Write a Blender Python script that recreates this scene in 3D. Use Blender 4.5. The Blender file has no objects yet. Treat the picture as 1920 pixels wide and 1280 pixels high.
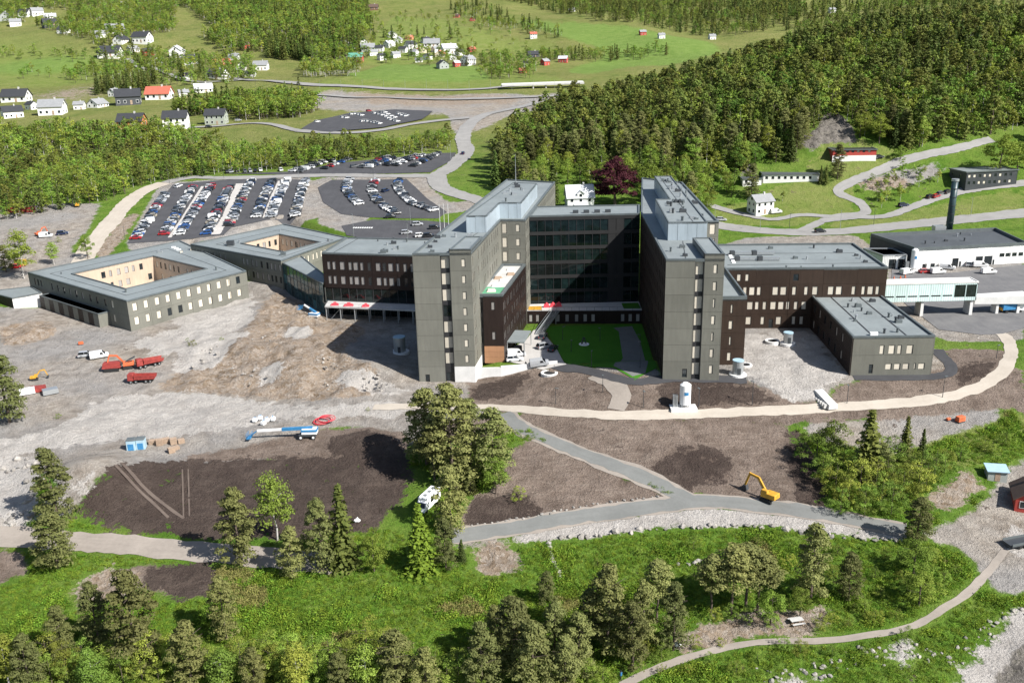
import bpy, bmesh, math, random
import numpy as np
from mathutils import Vector, Matrix
R = math.radians
scene = bpy.context.scene
col = scene.collection
# ------------------------------------------------------------------ camera
FPX, HORIZON, ROLL, CAMZ = 1720.0, 75.0, R(1.4), 82.0
TH = math.atan((640-HORIZON)/FPX)
FW = np.array([0, math.cos(TH), -math.sin(TH)])
R0 = np.array([1., 0, 0]); U0 = np.array([0, math.sin(TH), math.cos(TH)])
RT = R0*math.cos(ROLL) - U0*math.sin(ROLL)
UP = U0*math.cos(ROLL) + R0*math.sin(ROLL)
CAM = np.array([0, 0, CAMZ])
cd = bpy.data.cameras.new('camera'); cam = bpy.data.objects.new('camera', cd); col.objects.link(cam)
cd.sensor_width = 36; cd.lens = 36*FPX/1920; cd.clip_start = 1; cd.clip_end = 9000
m = Matrix.Identity(4)
for i in range(3):
    m[i][0], m[i][1], m[i][2], m[i][3] = RT[i], UP[i], -FW[i], CAM[i]
cam.matrix_world = m
scene.camera = cam
# ------------------------------------------------------------------ sky, sun, exposure
SUN_AZ, SUN_EL = R(124), R(42)       # azimuth clockwise from +Y: right and behind the camera
w = bpy.data.worlds.new('World'); scene.world = w; w.use_nodes = True
nt = w.node_tree; nt.nodes.clear()
bg = nt.nodes.new('ShaderNodeBackground'); ow = nt.nodes.new('ShaderNodeOutputWorld')
sk = nt.nodes.new('ShaderNodeTexSky'); sk.sky_type = 'NISHITA'; sk.sun_disc = False
sk.sun_elevation = SUN_EL; sk.sun_rotation = SUN_AZ
bg.inputs['Strength'].default_value = 0.07
nt.links.new(sk.outputs[0], bg.inputs[0]); nt.links.new(bg.outputs[0], ow.inputs[0])
sd = bpy.data.lights.new('sun', 'SUN'); sd.energy = 5.0; sd.angle = R(0.53); sd.color = (1, 0.97, 0.925)
sun = bpy.data.objects.new('sun', sd); col.objects.link(sun)
sdir = Vector((math.sin(SUN_AZ)*math.cos(SUN_EL), math.cos(SUN_AZ)*math.cos(SUN_EL), math.sin(SUN_EL)))
sun.rotation_euler = sdir.to_track_quat('Z', 'Y').to_euler()
sun.location = (150, -100, 300)
scene.view_settings.view_transform = 'Standard'; scene.view_settings.look = 'None'
scene.view_settings.exposure = 0.82; scene.view_settings.gamma = 1
scene.render.resolution_x = 1024; scene.render.resolution_y = 682
scene.render.engine = 'CYCLES'
# ------------------------------------------------------------------ measuring helpers
def ray(px, py):
    d = FW + RT*((px-960)/FPX) + UP*((640-py)/FPX)
    return d
def P(px, py, z=0.0):                     # the point of the level z that is seen at px, py
    d = ray(px, py); t = (z-CAMZ)/d[2]
    p = CAM + d*t
    return Vector((p[0], p[1], z))
def proj(p):
    v = np.array(p) - CAM; f = v @ FW
    return 960+FPX*(v@RT)/f, 640-FPX*(v@UP)/f
def sstep(a, b, x):
    t = np.clip((x-a)/(b-a), 0, 1); return t*t*(3-2*t)
# ------------------------------------------------------------------ value noise for terrain
_rs = np.random.RandomState(5); _tab = _rs.rand(256, 256)
def vnoise(x, y):
    xi = np.floor(x).astype(int); yi = np.floor(y).astype(int); fx = x-xi; fy = y-yi
    fx = fx*fx*(3-2*fx); fy = fy*fy*(3-2*fy)
    a = _tab[xi % 256, yi % 256]; b = _tab[(xi+1) % 256, yi % 256]
    c = _tab[xi % 256, (yi+1) % 256]; d = _tab[(xi+1) % 256, (yi+1) % 256]
    return (a*(1-fx)+b*fx)*(1-fy) + (c*(1-fx)+d*fx)*fy - 0.5
def fbm(x, y, o=4):
    s = 0; a = 1.0
    for k in range(o):
        s = s + a*vnoise(x+17*k, y+31*k); x = x*2.03; y = y*2.03; a *= 0.5
    return s
# ------------------------------------------------------------------ terrain
def prof(knots):
    ky, kz = zip(*knots); t = np.arange(-700, 6001, 1.0); z = np.interp(t, ky, kz)
    k = np.hanning(31); k /= k.sum(); zz = np.convolve(np.pad(z, 15, mode='edge'), k, 'valid')
    return t, zz
PR_L = prof([(-700,-60),(30,-22),(92,-14),(120,-11),(150,-7.5),(172,-4),(195,-0.8),(208,0),(230,0.3),(262,1.5),(300,4),(322,7),(345,10.5),(375,13.5),
             (420,18),(480,23),(620,33),(850,43),(1000,56),(1250,82),(1700,150),(2500,275),(4000,520),(6000,700)])
PR_R = prof([(-700,-60),(30,-22),(92,-14),(120,-11),(150,-7.5),(172,-4),(190,0),(203,4.2),(210,4.5),(320,4.5),(360,5),(385,6.5),(400,9),(430,17),(480,23),
             (620,33),(850,43),(1000,56),(1250,82),(1700,150),(2500,275),(4000,520),(6000,700)])
FLATS = [([(-168, 303), (-119, 262), (-86, 297), (-124, 342)], 1.9, 9),      # levelled building plots, convex, anticlockwise
         ([(-117, 333), (-76, 300), (-60, 338), (-92, 372)], 3.9, 9),
         ([(-76, 300), (-57, 262), (-24, 252), (-20, 292), (-56, 296)], 2.4, 8),
         ([(-2, 227), (14, 224), (36, 223), (38.5, 257), (4, 258.5)], 2.4, 6)]
BUMPS = []     # (x, y, dz, rx, ry)
def terrain(x, y):
    x = np.asarray(x, float); y = np.asarray(y, float)
    zl = np.interp(y, *PR_L); zr = np.interp(y, *PR_R); t = sstep(-6, 32, x + 12*sstep(216, 224, y)*(1-sstep(16, 24, x)) - 60*sstep(300, 380, y))
    z = zl*(1-t) + zr*t
    for bx, by, dz, rx, ry in BUMPS:
        z = z + dz*np.exp(-0.5*(((x-bx)/rx)**2 + ((y-by)/ry)**2))
    far = sstep(650, 1200, y)
    z = z + far*fbm(x/260, y/260, 3)*26 + sstep(330, 500, y)*fbm(x/90+7, y/90, 3)*3
    near = 1-sstep(165, 200, y)
    z = z + near*fbm(x/30+3, y/30, 3)*1.6
    for pl, fz, soft in FLATS:
        sd = np.full(np.shape(z), -1e9)
        for i in range(len(pl)):
            a = pl[i]; b = pl[(i+1) % len(pl)]; dx = b[0]-a[0]; dy = b[1]-a[1]; l = math.hypot(dx, dy)
            sd = np.maximum(sd, ((x-a[0])*dy-(y-a[1])*dx)/l)
        k = 1-sstep(0, soft, sd); z = z*(1-k)+fz*k
    return z
def terr(x, y): return float(terrain(x, y))
_ts = np.concatenate([np.arange(60, 700, 1.0), np.geomspace(700, 6000, 900)])
def G(px, py):                            # the ground point seen at px, py
    d = ray(px, py); h = math.hypot(d[0], d[1]); t = _ts/h
    xs = d[0]*t; ys = d[1]*t; zs = CAMZ+d[2]*t
    dz = zs - terrain(xs, ys)
    k = np.argmax(dz < 0)
    if dz[k] >= 0: k = len(t)-1
    a = dz[k-1]/(dz[k-1]-dz[k]) if dz[k-1] > 0 > dz[k] else 0
    tt = t[k-1] + (t[k]-t[k-1])*a
    x, y = d[0]*tt, d[1]*tt
    return Vector((x, y, terr(x, y)))
# the wooded rocky hill behind on the right and smaller forms
BUMPS += [(262, 590, 37, 88, 105), (420, 620, 24, 110, 120), (165, 540, 14, 60, 60), (75, 500, 9, 38, 45), (160, 450, 8, 36, 26)]
BUMPS += [(-88, 172, 5.0, 8, 6.5), (-84, 212, -2.2, 26, 12), (-44, 236, 2.6, 9, 7), (-60, 240, 2.8, 10, 7), (-36, 224, 2.2, 8, 5), (-58, 226, 1.8, 8, 4), (-30, 186, 1.6, 7, 3.5)]
# ------------------------------------------------------------------ materials
MATS = {}
def nodes_of(name):
    m = bpy.data.materials.new(name); m.use_nodes = True; MATS[name] = m
    t = m.node_tree; b = t.nodes['Principled BSDF']
    return m, t, b
def noise_val(t, scale, detail=4, coord='pos', rough=0.6, vec=None):
    n = t.nodes.new('ShaderNodeTexNoise'); n.inputs['Scale'].default_value = scale
    n.inputs['Detail'].default_value = detail; n.inputs['Roughness'].default_value = rough
    if vec is None:
        if coord == 'pos': vec = t.nodes.new('ShaderNodeNewGeometry').outputs['Position']
        elif coord == 'obj': vec = t.nodes.new('ShaderNodeTexCoord').outputs['Object']
        elif coord == 'uv': vec = t.nodes.new('ShaderNodeTexCoord').outputs['UV']
    t.links.new(vec, n.inputs['Vector']); return n.outputs['Fac']
def mapr(t, v, a, b, c, d, smooth=False):
    n = t.nodes.new('ShaderNodeMapRange'); n.inputs[1].default_value = a; n.inputs[2].default_value = b
    n.inputs[3].default_value = c; n.inputs[4].default_value = d
    if smooth: n.interpolation_type = 'SMOOTHSTEP'
    t.links.new(v, n.inputs[0]); return n.outputs[0]
def mth(t, op, a, b):
    n = t.nodes.new('ShaderNodeMath'); n.operation = op
    for i, v in enumerate((a, b)):
        if isinstance(v, (int, float)): n.inputs[i].default_value = v
        else: t.links.new(v, n.inputs[i])
    return n.outputs[0]
def mixc(t, fac, a, b, mode='MIX'):
    n = t.nodes.new('ShaderNodeMix'); n.data_type = 'RGBA'; n.blend_type = mode
    for s, v in ((0, fac), (6, a), (7, b)):
        if isinstance(v, (int, float)): n.inputs[s].default_value = v
        elif isinstance(v, tuple): n.inputs[s].default_value = (*v, 1)
        else: t.links.new(v, n.inputs[s])
    return n.outputs[2]
def addbump(t, b, h, strength, dist):
    n = t.nodes.new('ShaderNodeBump'); n.inputs['Strength'].default_value = strength; n.inputs['Distance'].default_value = dist
    t.links.new(h, n.inputs['Height']); t.links.new(n.outputs[0], b.inputs['Normal'])
def simple(name, rgb, rough=0.7, var=0.18, scale=0.6, bump=0.0, metal=0.0, objvar=0.0, spec=0.4, fine=0.0):
    m, t, b = nodes_of(name)
    n = noise_val(t, scale); f = mapr(t, n, 0.25, 0.75, 1-var, 1+var)
    if fine:
        n2 = noise_val(t, scale*9, 3); f = mth(t, 'MULTIPLY', f, mapr(t, n2, 0.3, 0.7, 1-fine, 1+fine))
    if objvar:
        oi = t.nodes.new('ShaderNodeObjectInfo'); f = mth(t, 'MULTIPLY', f, mapr(t, oi.outputs['Random'], 0, 1, 1-objvar, 1+objvar))
    mul = t.nodes.new('ShaderNodeVectorMath'); mul.operation = 'SCALE'; mul.inputs[0].default_value = rgb
    t.links.new(f, mul.inputs['Scale']); t.links.new(mul.outputs[0], b.inputs['Base Color'])
    b.inputs['Roughness'].default_value = rough; b.inputs['Metallic'].default_value = metal
    b.inputs['Specular IOR Level'].default_value = spec
    if bump: addbump(t, b, n, bump, 0.3)
    return m
def cladding(name, rgb, rough, ribs=3.2, var=0.12, streak=0.1):
    m, t, b = nodes_of(name)
    uv = t.nodes.new('ShaderNodeTexCoord').outputs['UV']
    wv = t.nodes.new('ShaderNodeTexWave'); wv.wave_type = 'BANDS'; wv.bands_direction = 'X'; wv.wave_profile = 'SIN'
    wv.inputs['Scale'].default_value = ribs/ (2*math.pi) * 3.14; wv.inputs['Distortion'].default_value = 0
    t.links.new(uv, wv.inputs['Vector'])
    mp = t.nodes.new('ShaderNodeMapping'); mp.inputs['Scale'].default_value = (1.1, 0.12, 1); t.links.new(uv, mp.inputs['Vector'])
    st = noise_val(t, 1.3, 5, vec=mp.outputs[0])
    n = noise_val(t, 0.09, 3)
    f = mth(t, 'MULTIPLY', mapr(t, st, 0.25, 0.75, 1-streak, 1+streak), mapr(t, n, 0.3, 0.7, 1-var, 1+var))
    f = mth(t, 'MULTIPLY', f, mapr(t, wv.outputs['Fac'], 0, 1, 0.86, 1.1))
    oi = t.nodes.new('ShaderNodeObjectInfo'); f = mth(t, 'MULTIPLY', f, mapr(t, oi.outputs['Random'], 0, 1, 0.93, 1.07))
    mul = t.nodes.new('ShaderNodeVectorMath'); mul.operation = 'SCALE'; mul.inputs[0].default_value = rgb
    t.links.new(f, mul.inputs['Scale']); t.links.new(mul.outputs[0], b.inputs['Base Color'])
    b.inputs['Roughness'].default_value = rough; b.inputs['Metallic'].default_value = 0.0
    b.inputs['Specular IOR Level'].default_value = 0.25
    addbump(t, b, wv.outputs['Fac'], 0.5, 0.06)
    return m
def glassy(name, rgb, rough=0.05, spec=0.5, var=0.3):
    m, t, b = nodes_of(name)
    oi = t.nodes.new('ShaderNodeObjectInfo'); n = noise_val(t, 0.7, 3)
    f = mth(t, 'MULTIPLY', mapr(t, oi.outputs['Random'], 0, 1, 1-var, 1+var), mapr(t, n, 0.3, 0.7, 0.6, 1.4))
    mul = t.nodes.new('ShaderNodeVectorMath'); mul.operation = 'SCALE'; mul.inputs[0].default_value = rgb
    t.links.new(f, mul.inputs['Scale']); t.links.new(mul.outputs[0], b.inputs['Base Color'])
    b.inputs['Roughness'].default_value = rough; b.inputs['Specular IOR Level'].default_value = spec
    return m
cladding('olive', (0.168, 0.166, 0.141), 0.55)
cladding('brown', (0.040, 0.026, 0.019), 0.5, 4, 0.15, 0.2)
cladding('black_brown', (0.022, 0.014, 0.012), 0.5, 4, 0.15, 0.2)
cladding('tan_board', (0.46, 0.36, 0.27), 0.7, 3)
cladding('wood', (0.38, 0.20, 0.11), 0.6, 4)
cladding('blue_metal', (0.34, 0.395, 0.43), 0.4, 2.5)
cladding('white_metal', (0.72, 0.72, 0.70), 0.5, 1.2)
cladding('pale_green_panel', (0.55, 0.68, 0.66), 0.35, 1.0)
simple('core', (0.018, 0.018, 0.018), 0.8)
simple('roof', (0.200, 0.222, 0.222), 0.55, 0.16, 0.09, fine=0.07)
simple('roof_black', (0.075, 0.082, 0.088), 0.6, 0.2, 0.12, fine=0.08)
simple('trim', (0.10, 0.115, 0.118), 0.45)
simple('trim_dark', (0.03, 0.03, 0.032), 0.5)
simple('blind', (0.56, 0.51, 0.42), 0.8, 0.06, 1.5, objvar=0.12)
simple('shade_blind', (0.30, 0.28, 0.26), 0.8, 0.06, 1.5, objvar=0.2)
glassy('glass', (0.018, 0.024, 0.027), 0.06, 0.6)
glassy('atrium_glass', (0.006, 0.012, 0.012), 0.03, 0.4, 0.6)
glassy('car_glass', (0.012, 0.014, 0.017), 0.06, 0.6)
simple('concrete', (0.46, 0.45, 0.43), 0.85, 0.14, 0.4, fine=0.08)
simple('white_concrete', (0.62, 0.61, 0.59), 0.8, 0.1, 0.5, fine=0.06)
simple('steel', (0.42, 0.44, 0.45), 0.4, 0.1, 2, metal=0.6)
simple('dark_steel', (0.045, 0.05, 0.055), 0.5)
simple('chimney_steel', (0.030, 0.055, 0.060), 0.4, 0.25, 0.5)
simple('white_paint', (0.78, 0.78, 0.77), 0.5, 0.06, 1.0)
simple('rubber', (0.02, 0.02, 0.02), 0.85)
simple('red_paint', (0.26, 0.04, 0.033), 0.6, 0.35, 1.3, fine=.25)
simple('orange_paint', (0.52, 0.12, 0.045), 0.6, 0.3, 1.3, fine=.2)
simple('yellow_paint', (0.50, 0.27, 0.03), 0.55, 0.35, 1.5, fine=.25)
simple('blue_paint', (0.04, 0.19, 0.38), 0.5, 0.25, 1.2, fine=.15)
simple('pale_blue', (0.32, 0.45, 0.52), 0.5, 0.1, 1)
simple('timber', (0.34, 0.25, 0.18), 0.85, 0.25, 2, fine=0.15)
# ------------------------------------------------------------------ mesh helpers
def M_(m): return MATS[m] if isinstance(m, str) else m
def link(name, me, parent=None):
    o = bpy.data.objects.new(name, me); col.objects.link(o)
    if parent is not None: o.parent = parent
    return o
def tag(o, label=None, cat=None, group=None, kind=None):
    if label: o['label'] = label
    if cat: o['category'] = cat
    if group: o['group'] = group
    if kind: o['kind'] = kind
    return o
def thing(name, label, cat, loc=(0, 0, 0), rz=0, group=None):
    o = bpy.data.objects.new(name, None); col.objects.link(o)
    o.location = loc; o.rotation_euler = (0, 0, rz); o.empty_display_size = 0.3
    return tag(o, label, cat, group)
def copy_tree(o, parent=None):
    c = o.copy(); col.objects.link(c); c.parent = parent
    for ch in o.children:
        copy_tree(ch, c)
    return c
class MB:
    """collects shapes into one mesh; a material index per face"""
    def __init__(s): s.v = []; s.f = []; s.mi = []; s.uv = []; s.k = 0
    def quad(s, a, b, c, d, uv=None):
        n = len(s.v); s.v += [tuple(a), tuple(b), tuple(c), tuple(d)]; s.f.append((n, n+1, n+2, n+3)); s.mi.append(s.k)
        s.uv += uv if uv else [(0, 0)]*4
        return s
    def poly(s, pts):
        n = len(s.v); s.v += [tuple(p) for p in pts]; s.f.append(tuple(range(n, n+len(pts)))); s.mi.append(s.k); s.uv += [(p[0], p[1]) for p in pts]; return s
    def box(s, x0, x1, y0, y1, z0, z1, tx=1.0, ty=1.0):
        cx, cy = (x0+x1)/2, (y0+y1)/2
        B = [(x0, y0, z0), (x1, y0, z0), (x1, y1, z0), (x0, y1, z0)]
        T = [(cx+(x-cx)*tx, cy+(y-cy)*ty, z1) for x, y, _ in B]
        s.hexa(B, T); return s
    def hexa(s, B, T):
        n = len(s.v); s.v += [tuple(p) for p in B]+[tuple(p) for p in T]
        for f in ((3, 2, 1, 0), (4, 5, 6, 7), (0, 1, 5, 4), (1, 2, 6, 5), (2, 3, 7, 6), (3, 0, 4, 7)):
            s.f.append(tuple(n+i for i in f)); s.mi.append(s.k)
            p = [s.v[n+i] for i in f]; s.uv += [(q[0]+q[1], q[2]) for q in p]
        return s
    def prism(s, pts, z0, z1, cap=True):
        n = len(s.v); k = len(pts)
        s.v += [(p[0], p[1], z0) for p in pts]+[(p[0], p[1], z1) for p in pts]
        u = 0
        for i in range(k):
            j = (i+1) % k; L = math.hypot(pts[j][0]-pts[i][0], pts[j][1]-pts[i][1])
            s.f.append((n+i, n+j, n+k+j, n+k+i)); s.mi.append(s.k); s.uv += [(u, z0), (u+L, z0), (u+L, z1), (u, z1)]; u += L
        if cap:
            s.f.append(tuple(n+k+i for i in range(k))); s.mi.append(s.k); s.uv += [(p[0], p[1]) for p in pts]
            s.f.append(tuple(n+i for i in reversed(range(k)))); s.mi.append(s.k); s.uv += [(p[0], p[1]) for p in reversed(pts)]
        return s
    def bar(s, a, b, w, h=None):
        a = Vector(a); b = Vector(b); h = h or w; d = (b-a).normalized()
        r = d.cross(Vector((0, 0, 1)))
        r = Vector((1, 0, 0)) if r.length < 1e-4 else r.normalized()
        u = r.cross(d).normalized(); r = r*w/2; u = u*h/2
        s.hexa([a-r-u, a+r-u, a+r+u, a-r+u], [b-r-u, b+r-u, b+r+u, b-r+u]); return s
    def cyl(s, a, b, r0, r1=None, n=12, cap=True):
        a = Vector(a); b = Vector(b); r1 = r0 if r1 is None else r1; d = (b-a).normalized()
        x = d.orthogonal().normalized(); y = d.cross(x); k = len(s.v)
        for c, r in ((a, r0), (b, r1)):
            for i in range(n):
                q = 2*math.pi*i/n; s.v.append(tuple(c+(x*math.cos(q)+y*math.sin(q))*r))
        for i in range(n):
            j = (i+1) % n; s.f.append((k+i, k+j, k+n+j, k+n+i)); s.mi.append(s.k); s.uv += [(i*.3, 0), (i*.3+.3, 0), (i*.3+.3, 1), (i*.3, 1)]
        if cap:
            s.f.append(tuple(k+n+i for i in range(n))); s.mi.append(s.k); s.uv += [(0, 0)]*n
            s.f.append(tuple(k+i for i in reversed(range(n)))); s.mi.append(s.k); s.uv += [(0, 0)]*n
        return s
    def mesh(s, name, *mats, smooth=False):
        me = bpy.data.meshes.new(name); me.from_pydata(s.v, [], s.f)
        ul = me.uv_layers.new(name='UVMap'); ul.data.foreach_set('uv', np.array(s.uv, 'f').ravel())
        for m in mats: me.materials.append(M_(m))
        me.polygons.foreach_set('material_index', s.mi)
        if smooth: me.polygons.foreach_set('use_smooth', [True]*len(s.f))
        me.update(); return me
    def build(s, name, mats, parent=None, smooth=False):
        if not isinstance(mats, (list, tuple)): mats = [mats]
        return link(name, s.mesh(name, *mats, smooth=smooth), parent)
def bevel_mesh(me, w, seg=1):
    bm = bmesh.new(); bm.from_mesh(me); bmesh.ops.remove_doubles(bm, verts=bm.verts, dist=1e-4)
    bmesh.ops.bevel(bm, geom=bm.edges[:], offset=w, segments=seg, affect='EDGES', clamp_overlap=True); bm.to_mesh(me); bm.free(); return me
# ------------------------------------------------------------------ walls with panels and windows
WIN = {}
def win_mesh(w, h, kind):
    key = (round(w, 2), round(h, 2), kind)
    if key not in WIN:
        f = MB(); t = 0.09
        f.box(0, w, -0.10, 0.0, 0, t).box(0, w, -0.10, 0.0, h-t, h).box(0, t, -0.10, 0.0, t, h-t).box(w-t, w, -0.10, 0.0, t, h-t)
        if w > 1.6 and kind == 'glass': f.box(w/2-0.04, w/2+0.04, -0.09, 0.0, t, h-t)
        p = MB(); p.box(t, w-t, -0.05, -0.01, t, h-t)
        WIN[key] = (f.mesh('window', 'trim_dark'), p.mesh('pane', {'blind': 'blind', 'glass': 'glass', 'shade': 'shade_blind'}[kind]))
    return WIN[key]
def wall(parent, p0, p1, z0, z1, mat, joints=(), bays=(), wins=(), gap=0.05, t=0.28, top_glass=None):
    """panels between the joints and bays, with a hole and a recessed window for each of wins = (u0, u1, v0, v1, kind)"""
    p0 = Vector((p0[0], p0[1], 0)); p1 = Vector((p1[0], p1[1], 0)); d = p1-p0; L = d.length; d.normalize(); n = Vector((d.y, -d.x, 0))
    def pt(u, v, q): return p0 + d*u - n*q + Vector((0, 0, v))
    us = [0]+[b for b in bays if 0.5 < b < L-0.5]+[L]; vs = [z0]+[j for j in joints if z0+0.3 < j < z1-0.3]+[z1]
    for i in range(len(us)-1):
        for j in range(len(vs)-1):
            a0 = us[i]+(gap/2 if i else 0); a1 = us[i+1]-(gap/2 if i < len(us)-2 else 0)
            b0 = vs[j]+(gap/2 if j else 0); b1 = vs[j+1]-(gap/2 if j < len(vs)-2 else 0)
            ws = [(max(w[0], a0), min(w[1], a1), max(w[2], b0), min(w[3], b1)) for w in wins if w[0] < a1-.05 and w[1] > a0+.05 and w[2] < b1-.05 and w[3] > b0+.05]
            cu = sorted({a0, a1} | {w[0] for w in ws} | {w[1] for w in ws}); cv = sorted({b0, b1} | {w[2] for w in ws} | {w[3] for w in ws})
            mb = MB()
            def hole(a, b):
                return any(w[0]-1e-4 < a < w[1]+1e-4 and w[2]-1e-4 < b < w[3]+1e-4 for w in ws)
            # merge cells along u where a row has no hole
            for q in range(len(cv)-1):
                run = None
                for r in range(len(cu)-1):
                    h = hole((cu[r]+cu[r+1])/2, (cv[q]+cv[q+1])/2)
                    if not h and run is None: run = cu[r]
                    if run is not None and (h or r == len(cu)-2):
                        e = cu[r] if h else cu[r+1]
                        mb.quad(pt(run, cv[q], 0), pt(e, cv[q], 0), pt(e, cv[q+1], 0), pt(run, cv[q+1], 0), [(run, cv[q]), (e, cv[q]), (e, cv[q+1]), (run, cv[q+1])]); run = None
            def ring(a0, a1, b0, b1, inv):
                for A, B in (((a0, b0), (a1, b0)), ((a1, b0), (a1, b1)), ((a1, b1), (a0, b1)), ((a0, b1), (a0, b0))):
                    if inv: A, B = B, A
                    mb.quad(pt(*B, 0), pt(*A, 0), pt(*A, t), pt(*B, t))
            ring(a0, a1, b0, b1, False)
            for w in ws: ring(*w, True)
            if mb.f: mb.build('cladding_panel', mat, parent)
    ang = math.atan2(d.y, d.x)
    for w in wins:
        f, p = win_mesh(w[1]-w[0], w[3]-w[2], w[4])
        o = link('window', f, parent); o.location = pt(w[0], w[2], 0.2); o.rotation_euler = (0, 0, ang)
        link('blind' if w[4] != 'glass' else 'pane', p, o)
def inset(poly, k):
    out = []; n = len(poly)
    for i in range(n):
        a = Vector(poly[i-1][:2]); b = Vector(poly[i][:2]); c = Vector(poly[(i+1) % n][:2])
        d1 = (b-a).normalized(); d2 = (c-b).normalized(); n1 = Vector((-d1.y, d1.x)); n2 = Vector((-d2.y, d2.x))
        m_ = n1+n2; m_ = m_/max(m_.length_squared, 1e-3)*2 if m_.length > .05 else n1
        out.append(tuple(b + m_*k*1.0))
    return out
def roof(parent, poly, z, mat='roof', par=0.45, tw=0.5, trim='trim', hole=None):
    """poly anticlockwise seen from above: membrane, parapet ring"""
    inn = inset(poly, tw)
    mb = MB()
    if hole is None: mb.poly([(p[0], p[1], z) for p in inset(poly, tw*0.5)])
    else:
        n = len(poly)
        for i in range(n):
            j = (i+1) % n
            mb.quad((*inset(poly, .2)[i], z), (*inset(poly, .2)[j], z), (*hole[j][:2], z), (*hole[i][:2], z))
    mb.build('roof', mat, parent)
    rims = [(poly, inn)]
    if hole is not None: rims.append((inset(list(hole), -tw*0.8), list(hole)))
    for A, B in rims:
        m2 = MB(); n = len(A)
        for i in range(n):
            j = (i+1) % n; h = z+par
            m2.quad((*A[i][:2], h), (*A[j][:2], h), (*B[j][:2], h), (*B[i][:2], h))
            m2.quad((*A[i][:2], z-0.25), (*A[j][:2], z-0.25), (*A[j][:2], h), (*A[i][:2], h))
            m2.quad((*B[j][:2], z-0.25), (*B[i][:2], z-0.25), (*B[i][:2], h), (*B[j][:2], h))
        m2.build('parapet', trim, parent)
# ------------------------------------------------------------------ the ground sheet
def grow(a, step, ratio, mx, end):
    out = []; x = a; s = step
    while x < end:
        s = min(s*ratio, mx); x += s; out.append(x)
    return out
xr = list(np.arange(-172, 188, 0.9)); xs = np.array([-v for v in grow(172, 0.9, 1.06, 60, 4200)][::-1] + xr + grow(xr[-1], 0.9, 1.06, 60, 4200))
yr = list(np.arange(96, 390, 0.9)); ys = np.array([-v for v in grow(-96, 0.9, 1.12, 60, 600)][::-1] + yr + grow(yr[-1], 0.9, 1.025, 45, 5600))
GX, GY = np.meshgrid(xs, ys)
GZ = terrain(GX, GY)
def inpoly(poly, X, Y):
    px = [p[0] for p in poly]; py = [p[1] for p in poly]
    r = np.zeros(X.shape, bool)
    sel = (X >= min(px)) & (X <= max(px)) & (Y >= min(py)) & (Y <= max(py))
    x = X[sel]; y = Y[sel]; c = np.zeros(x.shape, bool); j = len(poly)-1
    for i in range(len(poly)):
        if py[i] != py[j]:
            k = ((py[i] > y) != (py[j] > y)) & (x < (px[j]-px[i])*(y-py[i])/(py[j]-py[i])+px[i]); c ^= k
        j = i
    r[sel] = c; return r
def blur(W, n):
    for _ in range(n):
        W = (np.roll(W, 1, 0)+np.roll(W, -1, 0)+2*W)/4; W = (np.roll(W, 1, 1)+np.roll(W, -1, 1)+2*W)/4
    return W
ZN = {}
def zone(name, *polys, soft=9):
    W = ZN.get(name, np.zeros(GX.shape))
    for pl in polys:
        wp = [G(*q) for q in pl]
        w_ = blur(inpoly([(q.x, q.y) for q in wp], GX, GY).astype(float), soft)
        W = np.maximum(W, w_)
    ZN[name] = W
zone('gravel', [(-60,575),(60,580),(120,560),(240,600),(470,540),(530,520),(620,570),(800,560),(800,720),(890,735),(890,775),(770,800),(620,800),(470,800),(300,835),(130,885),(-60,850)],
     [(1365,600),(1530,590),(1600,700),(1630,712),(1565,722),(1540,757),(1465,757),(1395,712),(1375,690)],
     [(1480,795),(1690,778),(1890,752),(1870,790),(1760,820),(1690,850),(1560,832)],
     [(1695,1000),(1760,988),(1840,950),(1895,880),(1930,850),(1960,900),(1960,1090),(1880,1120),(1845,1080),(1800,1025)],
     [(-40,400),(60,385),(190,380),(165,430),(130,470),(170,480),(110,520),(40,560),(-40,570)],
     [(560,180),(620,170),(800,180),(1000,178),(1120,170),(1040,200),(960,215),(900,245),(850,250),(840,215),(600,205)],
     [(580,340),(620,330),(640,360),(700,400),(660,440),(600,420),(575,380)], [(750,335),(800,345),(840,380),(900,375),(880,395),(830,402),(790,372)],
     [(1660,470),(1750,440),(1920,470),(1920,640),(1780,640),(1670,600)], [(590,330),(825,330),(840,355),(800,345),(640,340)], [(60,860),(120,850),(300,825),(470,795),(620,780),(620,800),(440,850),(240,875),(130,960)], [(120,880),(300,845),(600,810),(760,790),(880,765),(960,775),(900,800),(770,835),(640,840),(240,868),(140,960),(60,980)],
     [(860,700),(1000,690),(1240,690),(1240,715),(1000,712)], [(1240,690),(1400,690),(1400,720),(1240,720)],
     [(235,460),(300,345),(580,325),(600,410),(560,430),(400,450),(340,470),(250,475)],
     [(1600,335),(1660,325),(1790,300),(1760,330),(1690,350)], [(1325,470),(1400,445),(1600,440),(1660,480),(1400,490)],
     [(455,528),(535,525),(545,565),(470,575)], [(765,712),(900,685),(905,738),(775,738)], [(1338,665),(1405,665),(1405,712),(1338,712)], [(1585,695),(1760,650),(1800,690),(1700,722)],
     [(820,1000),(960,1010),(1100,985),(1300,960),(1480,975),(1690,1003),(1690,1012),(1480,990),(1300,975),(1120,1000),(980,1020),(870,1030)])
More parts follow.
